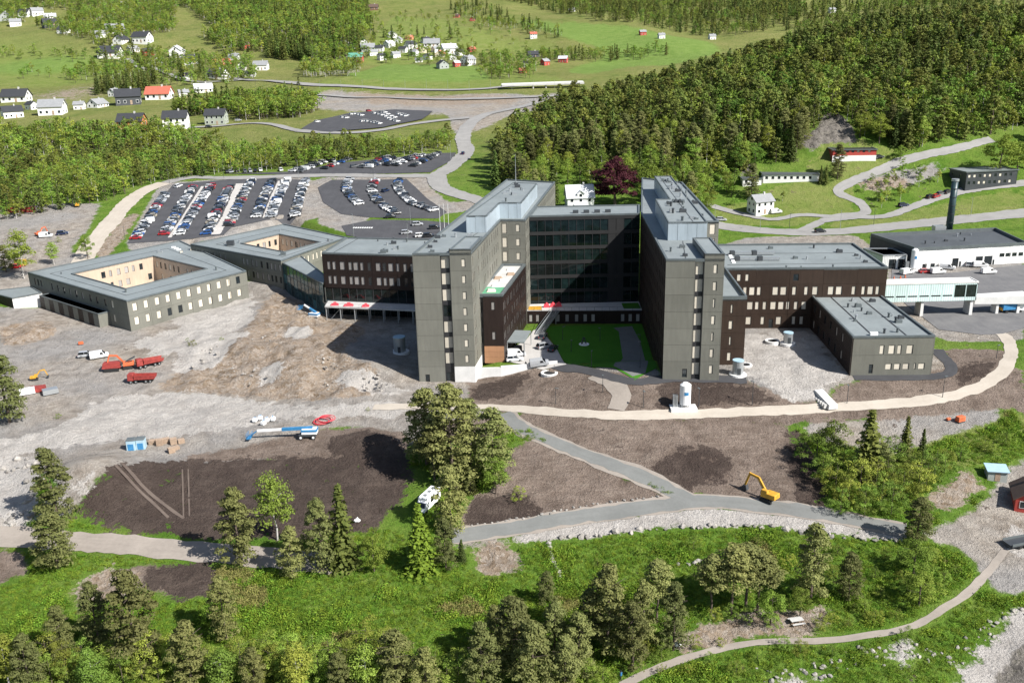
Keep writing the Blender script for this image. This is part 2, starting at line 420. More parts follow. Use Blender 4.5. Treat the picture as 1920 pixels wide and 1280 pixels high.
zone('pale', [(560,770),(700,752),(800,758),(800,772),(700,775),(600,790)], [(300,560),(470,545),(480,575),(330,620)], [(620,690),(700,700),(780,735),(720,745),(640,720)], [(110,800),(190,745),(330,735),(450,745),(620,770),(770,768),(760,785),(620,780),(500,790),(330,820),(130,835),(-40,870),(-40,835),(60,815)],
     [(-60,880),(20,850),(80,862),(66,950),(50,1000),(-60,1000)], [(130,905),(200,872),(212,880),(150,945),(128,950)],
     [(530,622),(570,615),(590,630),(550,640)], [(330,650),(420,625),(470,620),(400,690),(330,700)],
     [(1770,1300),(1830,1225),(1930,1120),(1980,1300)], [(1640,1218),(1700,1195),(1745,1205),(1690,1245)], [(1420,1280),(1560,1252),(1610,1262),(1470,1300)], [(1375,630),(1520,620),(1585,705),(1600,712),(1540,720),(1530,750),(1480,750),(1400,700)], [(245,640),(470,570),(480,600),(380,650),(300,670)], [(1880,985),(1930,970),(1930,1060),(1890,1050)],
     [(470,690),(520,680),(540,700),(490,725)], [(1380,640),(1420,625),(1440,700),(1480,750),(1400,705)])
zone('pale', [(930,1018),(960,1000),(1100,976),(1290,952),(1400,956),(1560,977),(1700,1004),(1690,1014),(1560,998),(1400,984),(1280,986),(1150,1000),(1000,1014)], soft=3)
zone('tan', [(420,700),(440,640),(500,560),(560,560),(600,600),(690,615),(640,650),(600,690),(520,720)], [(300,715),(360,680),(440,650),(520,545),(600,590),(680,620),(650,660),(700,690),(740,735),(640,750),(420,742),(300,732)], [(0,610),(90,600),(110,625),(40,645),(0,650)],
     [(1735,935),(1790,895),(1835,882),(1850,905),(1790,960),(1745,965)], [(640,170),(800,180),(990,182),(960,195),(700,195)], [(1590,340),(1680,330),(1720,345),(1640,360)],
     [(880,1025),(960,1015),(985,1060),(900,1080)], [(130,1100),(190,1065),(270,1070),(250,1110),(160,1140)], [(1250,1200),(1380,1150),(1560,1130),(1540,1190),(1400,1195),(1270,1235)], [(60,165),(180,160),(180,192),(70,185)],
     [(180,470),(240,400),(262,400),(215,470),(190,490)])
zone('brown', [(770,790),(980,776),(1200,772),(1560,762),(1820,735),(1880,690),(1920,690),(1920,760),(1820,772),(1700,782),(1480,795),(1465,800),(1080,800),(960,800),(860,840)], [(880,700),(1060,690),(1250,715),(1400,712),(1480,750),(1560,750),(1620,705),(1790,690),(1760,655),(1890,655),(1890,700),(1800,745),(1560,770),(1200,784),(880,768)], [(960,832),(1020,828),(1140,872),(1280,942),(1130,970),(990,985),(860,1000),(868,935),(930,920)],
     [(985,790),(1080,783),(1300,788),(1465,785),(1500,850),(1545,960),(1480,955),(1300,925),(1160,872),(1060,838)],
     [(878,750),(880,722),(960,702),(1030,690),(1130,712),(1142,745),(1105,768),(980,765)],
     [(1172,728),(1205,712),(1390,708),(1475,757),(1400,768),(1220,774)], [(1560,722),(1700,714),(1790,690),(1762,662),(1880,664),(1872,702),(1800,735),(1620,762),(1560,758)],
     [(1880,740),(1960,690),(1960,790),(1900,770)], [(240,858),(430,840),(600,805),(690,800),(770,815),(770,860),(690,880),(480,862)],
     [(150,1080),(260,1060),(400,1060),(400,1110),(320,1120),(250,1090)], [(-40,1030),(40,1035),(60,1080),(-40,1100)], soft=9)
zone('dark', [(205,872),(300,862),(520,856),(640,850),(760,835),(770,920),(690,995),(540,1012),(300,1008),(135,962)], [(1210,885),(1260,840),(1340,835),(1380,870),(1360,905),(1290,915)],
     [(880,725),(960,703),(990,700),(960,745),(885,748)], [(880,938),(980,925),(1020,960),(960,985),(870,995)], [(600,835),(680,805),(760,830),(740,860),(640,860)], [(1480,790),(1530,850),(1560,960),(1500,950),(1470,860)],  # polygon over the soil mound puts the mound's shadow into the ground colour
     [(265,1060),(400,1050),(410,1110),(330,1125),(270,1090)], [(1240,715),(1390,712),(1460,755),(1230,768)], [(1790,690),(1870,670),(1860,700),(1790,732)], soft=5)
zone('meadow', [(-40,60),(60,55),(120,90),(260,125),(330,150),(0,165),(-40,160)], [(1330,395),(1500,330),(1540,290),(1650,280),(1700,300),(1600,345),(1600,400),(1480,425),(1340,418)],
     [(1560,415),(1660,408),(1750,385),(1930,350),(1930,400),(1700,418),(1560,430)], [(1640,850),(1800,785),(1930,760),(1930,820),(1800,880),(1720,900)], [(560,200),(600,150),(900,130),(1000,140),(1090,150),(900,172),(620,165)],
     [(680,120),(740,30),(840,40),(930,70),(1060,80),(1030,100),(900,90),(760,125)], [(1500,285),(1560,262),(1650,268),(1700,290),(1600,300)], [(340,70),(420,95),(430,120),(350,110)])
zone('field', [(930,20),(1050,45),(1180,50),(1370,85),(1330,105),(1100,140),(1050,135),(1150,95),(1060,70),(950,40)], [(680,150),(640,140),(720,120),(900,125),(930,150),(800,155)], [(-40,110),(80,100),(200,115),(150,140),(-40,145)], [(1060,40),(1200,60),(1260,90),(1150,100),(1030,60)])
zone('rock', [(1497,278),(1505,258),(1535,240),(1550,212),(1580,222),(1608,255),(1598,276),(1560,266),(1520,286)], [(1850,1300),(1900,1225),(1960,1190),(1980,1300)], [(1380,330),(1410,300),(1420,330)], soft=5)
def ZS(n): return np.clip(ZN[n], 0, 1)
def spline(pts, step):
    pts = [Vector(p) for p in pts]; q = [pts[0]*2-pts[1]]+pts+[pts[-1]*2-pts[-2]]; out = []
    for i in range(1, len(q)-2):
        n = max(1, int((q[i+1]-q[i]).length/step))
        for k in range(n):
            u = k/n; a, b_, c_, d = q[i-1], q[i], q[i+1], q[i+2]
            out.append(0.5*((2*b_)+(c_-a)*u+(2*a-5*b_+4*c_-d)*u*u+(3*b_-a-3*c_+d)*u**3))
    out.append(pts[-1]); return out
PATHS = [[(700,763),(790,762),(880,762),(960,766),(1080,775),(1200,779),(1400,772),(1560,764),(1700,755),(1800,738),(1860,712),(1890,680),(1895,650),(1880,628),(1840,612)], [(845,1005),(960,990),(1100,966),(1290,942),(1400,946),(1560,967),(1700,994)],
         [(945,775),(985,806),(1060,838),(1150,872),(1230,905),(1300,941)], [(1115,703),(1150,720),(1165,742),(1155,768)], [(1040,684),(1100,695),(1145,706),(1190,716),(1250,710),(1330,710),(1400,713)], [(1600,707),(1700,707),(1765,704),(1785,692),(1770,672),(1755,655)],
         [(-60,1000),(150,1016),(350,1032),(500,1045),(640,1060)], [(1165,1285),(1260,1243),(1400,1207),(1560,1200),(1700,1177),(1800,1122),(1850,1075),(1885,1030)], [(310,343),(270,358),(235,385),(205,420),(175,455),(150,500)]]
RM = np.zeros(GX.shape)
for pth in PATHS:
    for p in spline([Vector(G(*q)[:2]) for q in pth], 1.0):
        i0, i1 = np.searchsorted(ys, [p.y-5, p.y+5]); j0, j1 = np.searchsorted(xs, [p.x-5, p.x+5]); RM[i0:i1, j0:j1] = np.maximum(RM[i0:i1, j0:j1], ((GX[i0:i1, j0:j1]-p.x)**2+(GY[i0:i1, j0:j1]-p.y)**2 < 16).astype(float))
RM = 1-np.clip(blur(RM, 4)*1.6, 0, 1)
nearg = (GY < 300)*RM
rub = np.maximum(ZS('tan')*0.9, ZS('pale')*0.35)*nearg
GZ = GZ + rub*(fbm(GX/6, GY/6, 4)*2.9+np.abs(fbm(GX/2.2+9, GY/2.2, 2))*.9) + nearg*(ZS('brown')*fbm(GX/3, GY/3, 3)*0.5 + ZS('dark')*fbm(GX/2.5+4, GY/2.5, 3)*.3) + ZS('rock')*np.abs(fbm(GX/5, GY/5, 4))*6*(GY > 300)
ny, nx = GX.shape
co = np.stack([GX, GY, GZ], -1).reshape(-1, 3).astype('f')
idx = np.arange(nx*ny).reshape(ny, nx)
quads = np.stack([idx[:-1, :-1], idx[:-1, 1:], idx[1:, 1:], idx[1:, :-1]], -1).reshape(-1, 4)
gm = bpy.data.meshes.new('ground'); gm.vertices.add(nx*ny); gm.vertices.foreach_set('co', co.ravel())
gm.loops.add(quads.size); gm.loops.foreach_set('vertex_index', quads.ravel().astype('i'))
gm.polygons.add(len(quads)); gm.polygons.foreach_set('loop_start', np.arange(0, quads.size, 4).astype('i'))
gm.polygons.foreach_set('use_smooth', np.ones(len(quads), bool)); gm.update(calc_edges=True); gm.validate()
def cattr(name, names):
    a = gm.color_attributes.new(name, 'FLOAT_COLOR', 'POINT')
    d = np.stack([ZS(n).ravel() if n else np.zeros(nx*ny) for n in names], -1).astype('f'); a.data.foreach_set('color', d.ravel())
cattr('za', ['gravel', 'pale', 'brown', 'dark']); cattr('zb', ['tan', 'meadow', 'field', 'rock'])
ground = link('ground', gm); tag(ground, kind='structure')
m, t, b = nodes_of('ground')
pos = t.nodes.new('ShaderNodeNewGeometry').outputs['Position']
n1 = noise_val(t, 0.35, 6, vec=pos, rough=0.65); n2 = noise_val(t, 2.2, 5, vec=pos, rough=0.7); n3 = noise_val(t, 0.03, 4, vec=pos); n4 = noise_val(t, 0.11, 5, vec=pos)
def ramp(v, lo, hi, a=0.35, b_=0.65):
    return mixc(t, mapr(t, v, a, b_, 0, 1), lo, hi)
dist = t.nodes.new('ShaderNodeSeparateXYZ'); t.links.new(pos, dist.inputs[0])
fary = mapr(t, dist.outputs[1], 380, 620, 0, 1, True)
grass = mixc(t, mapr(t, n2, 0.3, 0.7, 0, 1), ramp(n1, (0.045, 0.11, 0.012), (0.12, 0.225, 0.026)), ramp(n4, (0.08, 0.155, 0.016), (0.19, 0.24, 0.05)))
farg = mixc(t, mapr(t, n3, 0.35, 0.65, 0, 1), ramp(n4, (0.10, 0.14, 0.03), (0.185, 0.20, 0.058)), ramp(n1, (0.14, 0.16, 0.04), (0.25, 0.235, 0.09)))
c = mixc(t, fary, grass, farg)
att = {}
for nme in ('za', 'zb'):
    an = t.nodes.new('ShaderNodeAttribute'); an.attribute_name = nme; sp = t.nodes.new('ShaderNodeSeparateColor'); t.links.new(an.outputs['Color'], sp.inputs[0])
    att[nme] = [sp.outputs[0], sp.outputs[1], sp.outputs[2], an.outputs['Alpha']]
nedge = mth(t, 'ADD', mth(t, 'MULTIPLY', n1, .55), mth(t, 'ADD', mth(t, 'MULTIPLY', n4, .25), mth(t, 'MULTIPLY', n2, .2)))
def wmask(v, amp=0.7, src=None):
    nn = src or nedge; amp = amp*1.7
    return mapr(t, mth(t, 'ADD', v, mapr(t, nn, 0.25, 0.75, -amp/2, amp/2)), 0.40, 0.60, 0, 1, True)
vor = t.nodes.new('ShaderNodeTexVoronoi'); vor.inputs['Scale'].default_value = 1.1; t.links.new(pos, vor.inputs['Vector'])
vr = t.nodes.new('ShaderNodeSeparateColor'); t.links.new(vor.outputs['Color'], vr.inputs[0]); vfac = vr.outputs[0]
vor2 = t.nodes.new('ShaderNodeTexVoronoi'); vor2.inputs['Scale'].default_value = 2.6; t.links.new(pos, vor2.inputs['Vector'])
vr2 = t.nodes.new('ShaderNodeSeparateColor'); t.links.new(vor2.outputs['Color'], vr2.inputs[0]); vfac2 = vr2.outputs[0]
ZA, ZB = att['za'], att['zb']
c = mixc(t, wmask(ZB[1]), c, mixc(t, mapr(t, n2, .3, .7, 0, 1), ramp(n1, (0.10, 0.17, 0.025), (0.19, 0.23, 0.055)), ramp(n4, (0.14, 0.19, 0.04), (0.25, 0.25, 0.09))))
c = mixc(t, wmask(ZB[2], 0.4), c, ramp(n4, (0.13, 0.205, 0.042), (0.175, 0.25, 0.06)))
grav = mixc(t, mapr(t, n2, .3, .7, 0, 1), ramp(n4, (0.195, 0.184, 0.172), (0.31, 0.293, 0.275)), ramp(n1, (0.235, 0.22, 0.205), (0.40, 0.378, 0.352)))
grav = mixc(t, mapr(t, n3, .40, .60, 0, .8), grav, ramp(n1, (0.22, 0.18, 0.14), (0.42, 0.37, 0.31)))
c = mixc(t, wmask(ZA[0], 0.5), c, grav)
brown = mixc(t, mapr(t, n2, .3, .7, 0, 1), ramp(n4, (0.105, 0.078, 0.062), (0.225, 0.175, 0.142)), ramp(n1, (0.125, 0.094, 0.074), (0.275, 0.22, 0.182)))
mpS = t.nodes.new('ShaderNodeMapping'); mpS.inputs['Rotation'].default_value = (0, 0, .9); mpS.inputs['Scale'].default_value = (.16, 1.5, 1); t.links.new(pos, mpS.inputs['Vector'])
stS = noise_val(t, 1.1, 6, vec=mpS.outputs[0], rough=.7)
mpT = t.nodes.new('ShaderNodeMapping'); mpT.inputs['Rotation'].default_value = (0, 0, -.5); mpT.inputs['Scale'].default_value = (.14, 1.3, 1); t.links.new(pos, mpT.inputs['Vector'])
stT = noise_val(t, 1.3, 6, vec=mpT.outputs[0], rough=.7)
strk = mth(t, 'MAXIMUM', mapr(t, stS, .53, .64, 0, 1), mapr(t, stT, .54, .65, 0, 1))
brown = mixc(t, mth(t, 'MULTIPLY', mth(t, 'MULTIPLY', strk, mapr(t, n4, .35, .6, 0, 1)), .5), brown, (0.33, 0.275, 0.225))
c = mixc(t, wmask(ZA[2], 0.6), c, brown)
dark = mixc(t, mapr(t, n1, .35, .75, 0, 1), ramp(n2, (0.042, 0.031, 0.026), (0.072, 0.053, 0.045)), ramp(n4, (0.06, 0.045, 0.037), (0.125, 0.096, 0.079)))
dark = mixc(t, mth(t, 'MULTIPLY', mth(t, 'MULTIPLY', strk, mapr(t, n4, .35, .6, 0, 1)), .25), dark, (0.17, 0.135, 0.11))
c = mixc(t, wmask(ZA[3], 1.35), c, dark)
tan = mixc(t, vfac, ramp(n1, (0.16, 0.115, 0.075), (0.33, 0.255, 0.185)), ramp(n2, (0.22, 0.18, 0.145), (0.44, 0.38, 0.32)))
c = mixc(t, wmask(ZB[0], 0.8), c, tan)
pale = mixc(t, mapr(t, n2, .35, .65, 0, 1), ramp(n4, (0.37, 0.34, 0.305), (0.50, 0.47, 0.43)), ramp(n1, (0.36, 0.33, 0.30), (0.58, 0.545, 0.505)))
c = mixc(t, wmask(ZA[1], 0.8), c, mixc(t, mapr(t, vfac2, 0, 1, 0, 0.35), pale, (0.3, 0.28, 0.26)))
rockc = mixc(t, vfac, ramp(n1, (0.05, 0.046, 0.042), (0.24, 0.215, 0.19)), ramp(n2, (0.09, 0.085, 0.06), (0.30, 0.27, 0.24)))
c = mixc(t, wmask(ZB[3], 0.6), c, rockc)
t.links.new(c, b.inputs['Base Color']); b.inputs['Roughness'].default_value = 0.95; b.inputs['Specular IOR Level'].default_value = 0.1
hh = mth(t, 'ADD', mth(t, 'MULTIPLY', n2, 0.7), mth(t, 'ADD', n1, mth(t, 'MULTIPLY', vfac2, 0.25)))
addbump(t, b, hh, 1.0, 0.9)
gm.materials.append(m)
def zone_at(name, x, y):
    j = np.clip(np.searchsorted(xs, x), 0, nx-1); i = np.clip(np.searchsorted(ys, y), 0, ny-1)
    return ZS(name)[i, j]
# fjord beyond the shore, below and behind the camera
m, t, b = nodes_of('water'); b.inputs['Base Color'].default_value = (0.01, 0.03, 0.035, 1); b.inputs['Roughness'].default_value = 0.08
addbump(t, b, noise_val(t, 0.6, 4), 0.3, 0.2)
wm = MB(); wm.quad((-3000, -590, -15.5), (3000, -590, -15.5), (3000, 94, -15.5), (-3000, 94, -15.5)); tag(wm.build('water', 'water'), kind='structure')
# ------------------------------------------------------------------ roads, paths and paved sheets
def asphalt(name, lo, hi, tracks=0.15):
    m, t, b = nodes_of(name)
    a = noise_val(t, 0.18, 5); d = noise_val(t, 1.6, 5); uv = t.nodes.new('ShaderNodeTexCoord').outputs['UV']
    mp = t.nodes.new('ShaderNodeMapping'); mp.inputs['Scale'].default_value = (0.9, 0.05, 1); t.links.new(uv, mp.inputs['Vector'])
    s = noise_val(t, 1.2, 4, vec=mp.outputs[0])
    f = mth(t, 'ADD', mth(t, 'MULTIPLY', mapr(t, a, .3, .7, 0, 1), 0.5), mth(t, 'ADD', mth(t, 'MULTIPLY', mapr(t, d, .3, .7, 0, 1), 0.25), mth(t, 'MULTIPLY', mapr(t, s, .3, .7, 0, 1), 0.25)))
    t.links.new(mixc(t, f, lo, hi), b.inputs['Base Color']); b.inputs['Roughness'].default_value = 0.9; b.inputs['Specular IOR Level'].default_value = 0.15
    addbump(t, b, d, 0.3, 0.05); return m
asphalt('asphalt_new', (0.042, 0.042, 0.045), (0.070, 0.070, 0.073))
asphalt('asphalt_lot', (0.048, 0.048, 0.052), (0.085, 0.085, 0.09))
asphalt('asphalt_old', (0.20, 0.195, 0.185), (0.30, 0.29, 0.275))
asphalt('asphalt_path', (0.135, 0.138, 0.130), (0.20, 0.203, 0.193))
asphalt('yard', (0.10, 0.10, 0.105), (0.19, 0.185, 0.18))
asphalt('track', (0.33, 0.29, 0.24), (0.47, 0.42, 0.355))
asphalt('dirt', (0.20, 0.175, 0.15), (0.33, 0.29, 0.25))
asphalt('paving', (0.36, 0.34, 0.32), (0.47, 0.45, 0.42))
asphalt('lawn', (0.035, 0.13, 0.010), (0.06, 0.19, 0.016))
asphalt('marking', (0.6, 0.6, 0.58), (0.75, 0.75, 0.73))
ernd = random.Random(2)
def lift_at(y): return 0.07 if y < 395 else 0.07+(y-395)*0.0012
def ribbon(name, px, width, mat, lift=0.0, world=False, step=1.5, kerb=None, structure=True):
    pts = [Vector((p[0], p[1])) if world else Vector(G(*p)[:2]) for p in px]
    pts = spline(pts, step); mb = MB(); rows = []; s = 0; nw = max(2, int(width/1.2))
    for i, p in enumerate(pts):
        tg = (pts[min(i+1, len(pts)-1)]-pts[max(i-1, 0)]).normalized(); nn = Vector((-tg.y, tg.x))
        if i: s += (p-pts[i-1]).length
        w_ = width*(1+0.05*math.sin(s*0.21)+0.03*math.sin(s*0.67)); jt = min(.3, width*.08)
        rows.append([(p+nn*(w_*(k/nw-0.5)+(ernd.uniform(-jt, jt) if k in (0, nw) else 0)), (width*k/nw, s)) for k in range(nw+1)])
    v = np.array([[q[0].x, q[0].y] for r in rows for q in r]); zz = terrain(v[:, 0], v[:, 1])
    mb.v = [(a, b_, c_+lift+lift_at(b_)) for (a, b_), c_ in zip(v, zz)]
    for i in range(len(rows)-1):
        for k in range(nw):
            a = i*(nw+1)+k; ids = (a, a+nw+1, a+nw+2, a+1)
            mb.f.append(ids[::-1]); mb.mi.append(0); mb.uv += [rows[j//(nw+1)][j % (nw+1)][1] for j in ids[::-1]]
    o = mb.build(name, mat, smooth=True)
    if structure: tag(o, kind='structure')
    return pts
def drape(name, px, mat, lift=0.0, step=2.5, world=False, flat=None, thick=0):
    pts = [Vector((p[0], p[1], 0)) if world else Vector((*G(*p)[:2], 0)) for p in px]
    bm = bmesh.new(); f = bm.faces.new([bm.verts.new(p) for p in pts])
    f.normal_update()
    if f.normal.z < 0: f.normal_flip()
    for ax in (0, 1):
        lo = min(p[ax] for p in pts); hi = max(p[ax] for p in pts); q = lo+step
        while q < hi-0.2:
            no = Vector((1, 0, 0)) if ax == 0 else Vector((0, 1, 0))
            bmesh.ops.bisect_plane(bm, geom=bm.verts[:]+bm.edges[:]+bm.faces[:], plane_co=no*q, plane_no=no, dist=1e-4); q += step
    bmesh.ops.triangulate(bm, faces=[f for f in bm.faces if len(f.verts) > 4])
    uv = bm.loops.layers.uv.new('UVMap')
    for v in bm.verts: v.co.z = flat if flat is not None else terr(v.co.x, v.co.y)+lift+lift_at(v.co.y)
    for f in bm.faces:
        f.smooth = True
        for l in f.loops: l[uv].uv = (l.vert.co.x, l.vert.co.y)
    if thick:
        r = bmesh.ops.extrude_face_region(bm, geom=bm.faces[:])
        for e in r['geom']:
            if isinstance(e, bmesh.types.BMVert): pass
        bot = [v for v in bm.verts if v not in set(e for e in r['geom'] if isinstance(e, bmesh.types.BMVert))]
        for v in bot: v.co.z -= thick
        bmesh.ops.recalc_face_normals(bm, faces=bm.faces[:])
    me = bpy.data.meshes.new(name); bm.to_mesh(me); bm.free(); me.materials.append(M_(mat))
    return tag(link(name, me), kind='structure')
for q_ in ([(845,1005),(960,990),(1100,966),(1290,942),(1400,946),(1560,967),(1700,994)], [(945,775),(985,806),(1060,838),(1150,872),(1230,905),(1300,941)]): ribbon('verge', q_, 4.9, 'dirt', .0)
ribbon('walkway', [(845,1005),(960,990),(1100,966),(1290,942),(1400,946),(1560,967),(1700,994)], 3.7, 'asphalt_path', 0.03)
ribbon('walkway', [(945,775),(985,806),(1060,838),(1150,872),(1230,905),(1300,941)], 3.3, 'asphalt_path', 0.034)
ribbon('gravel_track', [(700,763),(790,762),(880,762),(960,766),(1080,775),(1200,779),(1400,772),(1560,764),(1700,755),(1800,738),(1860,712),(1890,680),(1895,650),(1880,628),(1840,612)], 3.2, 'track', 0.02)
ribbon('gravel_track', [(1115,703),(1150,720),(1165,742),(1155,768)], 4.5, 'dirt', 0.016)
ribbon('footpath', [(1040,684),(1100,695),(1145,706),(1190,716),(1250,710),(1330,710),(1400,713)], 3.6, 'asphalt_new', 0.028)
ribbon('footpath', [(1600,707),(1700,707),(1765,704),(1785,692),(1770,672),(1755,655)], 3.0, 'asphalt_new', 0.02)
ribbon('dirt_road', [(-60,1000),(150,1016),(350,1032),(500,1045),(640,1060)], 5.5, 'dirt', 0.02)
ribbon('trail', [(1165,1285),(1260,1243),(1400,1207),(1560,1200),(1700,1177),(1800,1122),(1850,1075),(1885,1030)], 1.4, 'dirt', 0.02)
ribbon('road', [(1010,193),(945,208),(890,226),(868,258),(874,285),(848,312),(818,330)], 9, 'asphalt_old', 0.10)
ribbon('road', [(818,330),(828,352),(870,368),(930,385),(985,398)], 9, 'asphalt_old', 0.14)
ribbon('road', [(818,330),(700,330),(575,330),(430,334),(361,333),(310,343)], 7, 'asphalt_old', 0.06)
ribbon('gravel_track', [(310,343),(270,358),(235,385),(205,420),(175,455),(150,500)], 8, 'track', 0.03)
ribbon('road', [(1340,420),(1420,432),(1500,436),(1580,434),(1700,422),(1820,410),(1960,396),(2150,380)], 9, 'asphalt_old', 0.05)
ribbon('side_road', [(1500,434),(1560,408),(1620,400),(1612,380),(1572,362),(1590,345),(1650,320),(1700,300),(1790,280),(1860,262)], 4.5, 'asphalt_old', 0.12)
ribbon('side_road', [(1540,415),(1600,408),(1660,406),(1720,385),(1800,360),(1940,342),(2120,330)], 4.5, 'asphalt_old', 0.16)
ribbon('side_road', [(1330,385),(1400,404),(1450,412),(1500,404),(1560,407)], 3.6, 'asphalt_old', 0.2)
ribbon('road', [(440,148),(560,158),(700,166),(860,170),(1000,160),(1060,158)], 9, 'asphalt_old', 0.3, step=5)
ribbon('road', [(560,178),(720,184),(900,186),(1030,182),(1090,172)], 8, 'asphalt_old', 0.3, step=5)
ribbon('road', [(560,246),(640,250),(720,244),(800,230),(880,222)], 7, 'asphalt_old', 0.2, step=4)
ribbon('side_road', [(290,243),(400,238),(480,232),(560,246)], 5, 'asphalt_old', 0.2, step=4)
ribbon('side_road', [(240,112),(290,130),(340,150),(400,155),(470,150)], 6, 'asphalt_old', 0.4, step=6)
drape('parking_lot', [(238,457),(325,346),(480,334),(578,338),(564,406),(520,413),(434,427),(420,441),(330,451)], 'asphalt_lot', 0.05)
drape('parking_lot', [(596,352),(622,338),(762,336),(800,372),(838,398),(822,410),(760,410),(690,408),(640,402),(606,380)], 'asphalt_lot', 0.05)
drape('parking_lot', [(420,327),(560,322),(622,308),(700,300),(790,290),(856,287),(846,302),(806,324),(700,326),(560,328)], 'asphalt_lot', 0.05)
drape('parking_lot', [(640,424),(700,412),(800,414),(860,420),(830,455),(690,450),(650,442)], 'asphalt_lot', 0.04)
drape('parking_lot', [(565,243),(592,228),(660,213),(740,207),(812,210),(792,225),(720,240),(620,249)], 'asphalt_lot', 0.3, step=5)
drape('yard', [(1672,505),(1780,512),(1960,492),(1960,605),(1880,626),(1840,628),(1760,618),(1700,572),(1672,545)], 'yard', 0.03)
drape('lawn', [(1020,612),(1206,608),(1232,690),(1190,713),(1150,690),(1065,683),(1044,655)], 'lawn', 0.03)
drape('footpath', [(1150,615),(1160,622),(1168,672),(1150,686),(1186,706),(1210,700),(1215,680),(1200,640),(1185,612)], 'asphalt_path', 0.05)

asphalt('soil_track', (0.075, 0.057, 0.047), (0.15, 0.12, 0.10))
for q, w_ in (([(228,868),(262,905),(300,940),(345,972)], .7), ([(216,872),(250,908),(288,944),(326,980)], .6), ([(342,880),(343,920),(344,972)], .3), ([(353,880),(354,920),(355,968)], .3)):
    ribbon('tyre_track', q, w_, 'soil_track', .06)
# ------------------------------------------------------------------ the hospital
drape('forecourt', [(897,676),(930,668),(985,640),(1000,620),(1024,612),(1022,628),(1044,655),(1062,684),(1040,688),(1018,694)], 'paving', 0.06, step=2)
rnd = random.Random(11)
def W2(px, py, z): p = P(px, py, z); return (p.x, p.y)
def ray_at(px, py, Y):
    d = ray(px, py); t = Y/d[1]; return Vector((d[0]*t, Y, CAMZ+d[2]*t))
def edge_len(a, b): return math.hypot(b[0]-a[0], b[1]-a[1])
def lerp2(a, b, u):
    L = edge_len(a, b); return (a[0]+(b[0]-a[0])*u/L, a[1]+(b[1]-a[1])*u/L)
def rows(us, floors, v0, h, w, kinds=('blind',), drop=0.0, jit=0.0):
    out = []
    for f in floors:
        for i, u in enumerate(us):
            if rnd.random() < drop: continue
            ww = w if isinstance(w, (int, float)) else w[i % len(w)]
            k = rnd.choice(kinds); uu = u+rnd.uniform(-jit, jit); out.append((uu, uu+ww, f+v0, f+v0+h, k))
    out.sort(); res = []
    for o in out:                                     # no two windows may overlap
        if all(o[0] > r[1]+.15 or o[1] < r[0]-.15 or o[2] > r[3]+.1 or o[3] < r[2]-.1 for r in res): res.append(o)
    return res
def steps(a, b, s): return [a+i*s for i in range(int((b-a)/s)+1)]
def core(parent, poly, z0, z1, k=0.3):
    MB().prism(inset(poly, k), z0, z1).build('wall_core', 'core', parent)
def vents(parent, pts, z, kind=0):
    for (x, y) in pts:
        s = rnd.uniform(0.4, 0.9); mb = MB()
        if rnd.random() < 0.5: mb.box(x-s, x+s, y-s*.6, y+s*.6, z, z+s).box(x-s*.8, x-s*.3, y-s*.4, y+s*.4, z+s, z+s*1.3)
        else: mb.cyl((x, y, z), (x, y, z+s*1.4), s*.35).cyl((x, y, z+s*1.4), (x, y, z+s*1.6), s*.6, s*.2)
        mb.build('roof_vent', rnd.choice(['steel', 'dark_steel', 'trim']), parent)
def scatter_in(poly, n, k=1.5):
    q = inset(poly, k); x0 = min(p[0] for p in q); x1 = max(p[0] for p in q); y0 = min(p[1] for p in q); y1 = max(p[1] for p in q); out = []
    while len(out) < n:
        x, y = rnd.uniform(x0, x1), rnd.uniform(y0, y1)
        if inpoly(q, np.array([x]), np.array([y]))[0]: out.append((x, y))
    return out
def seam(parent, a, b, z, w=0.14):
    MB().bar((a[0], a[1], z+.03), (b[0], b[1], z+.03), w, 0.07).build('roof_seam', 'trim_dark', parent)
FL = [0.2+4.1*k for k in range(8)]; JT = [4.3+4.1*k for k in range(7)]
# ---- ward tower on the left -------------------------------------------------
A = thing('ward_tower', 'eight storey olive clad ward tower with a lower green roofed wing beside the rubble slope', 'building', (-16, 218, 0))
A.location = (0, 0, 0)
a0, a1, a2, a3, a4, a5 = (-23.7, 218.0), (-9.4, 217.3), (-2.4, 259.6), (4.6, 258.4), (16.8, 329.5), (-0.5, 339.0)
ap = [a0, a1, a2, a3, a4, a5]
core(A, ap, -1.0, 32.9, .9)
L = edge_len(a0, a1); n0 = lerp2(a0, a1, 6.75); n1 = lerp2(a0, a1, 9.1)
wall(A, a0, n0, -1.2, 33, 'olive', JT, (), [(1.6, 2.7, 0.05, 2.2, 'glass')])
bk = lambda p, k: (p[0]-.02*k, p[1]+k)
wall(A, bk(n0, .55), bk(n1, .55), -1.2, 33, 'trim_dark', (), (), rows([.12], FL[1:4]+FL[5:], 0.55, 3.05, 2.1)+rows([.12], [FL[4]], .55, 3.05, 2.1, ('glass',)) + [(.12, 2.2, 0, 2.6, 'glass')], t=.3)
wall(A, n1, a1, 4.3, 34.3, 'olive', JT, (), rows([2.75], FL[1:], 1.0, 2.0, (1.0,)))
wall(A, n1, a1, -1.2, 4.25, 'white_concrete', (), ())
for q in (n0, n1): MB().prism([(q[0]-.15, q[1]+.01), (q[0]+.15, q[1]+.01), (q[0]+.15, q[1]+1), (q[0]-.15, q[1]+1)], -1, 33 if q is n0 else 34.3).build('nook_side', 'core', A)
Lr = edge_len(a1, a2)
us = [1.0, 2.6, 8.2, 12.4, 15.0, 17.0, 20.5, 24.0, 27.5, 31.0, 34.0, 37.0]
wall(A, a1, a2, 4.3, 33, 'olive', JT, [7.0, 14, 22, 29, 36], rows(us, FL[1:], 0.9, 2.3, (.95,), drop=.06))
wall(A, a1, a2, -1.2, 4.25, 'white_concrete', (), ())
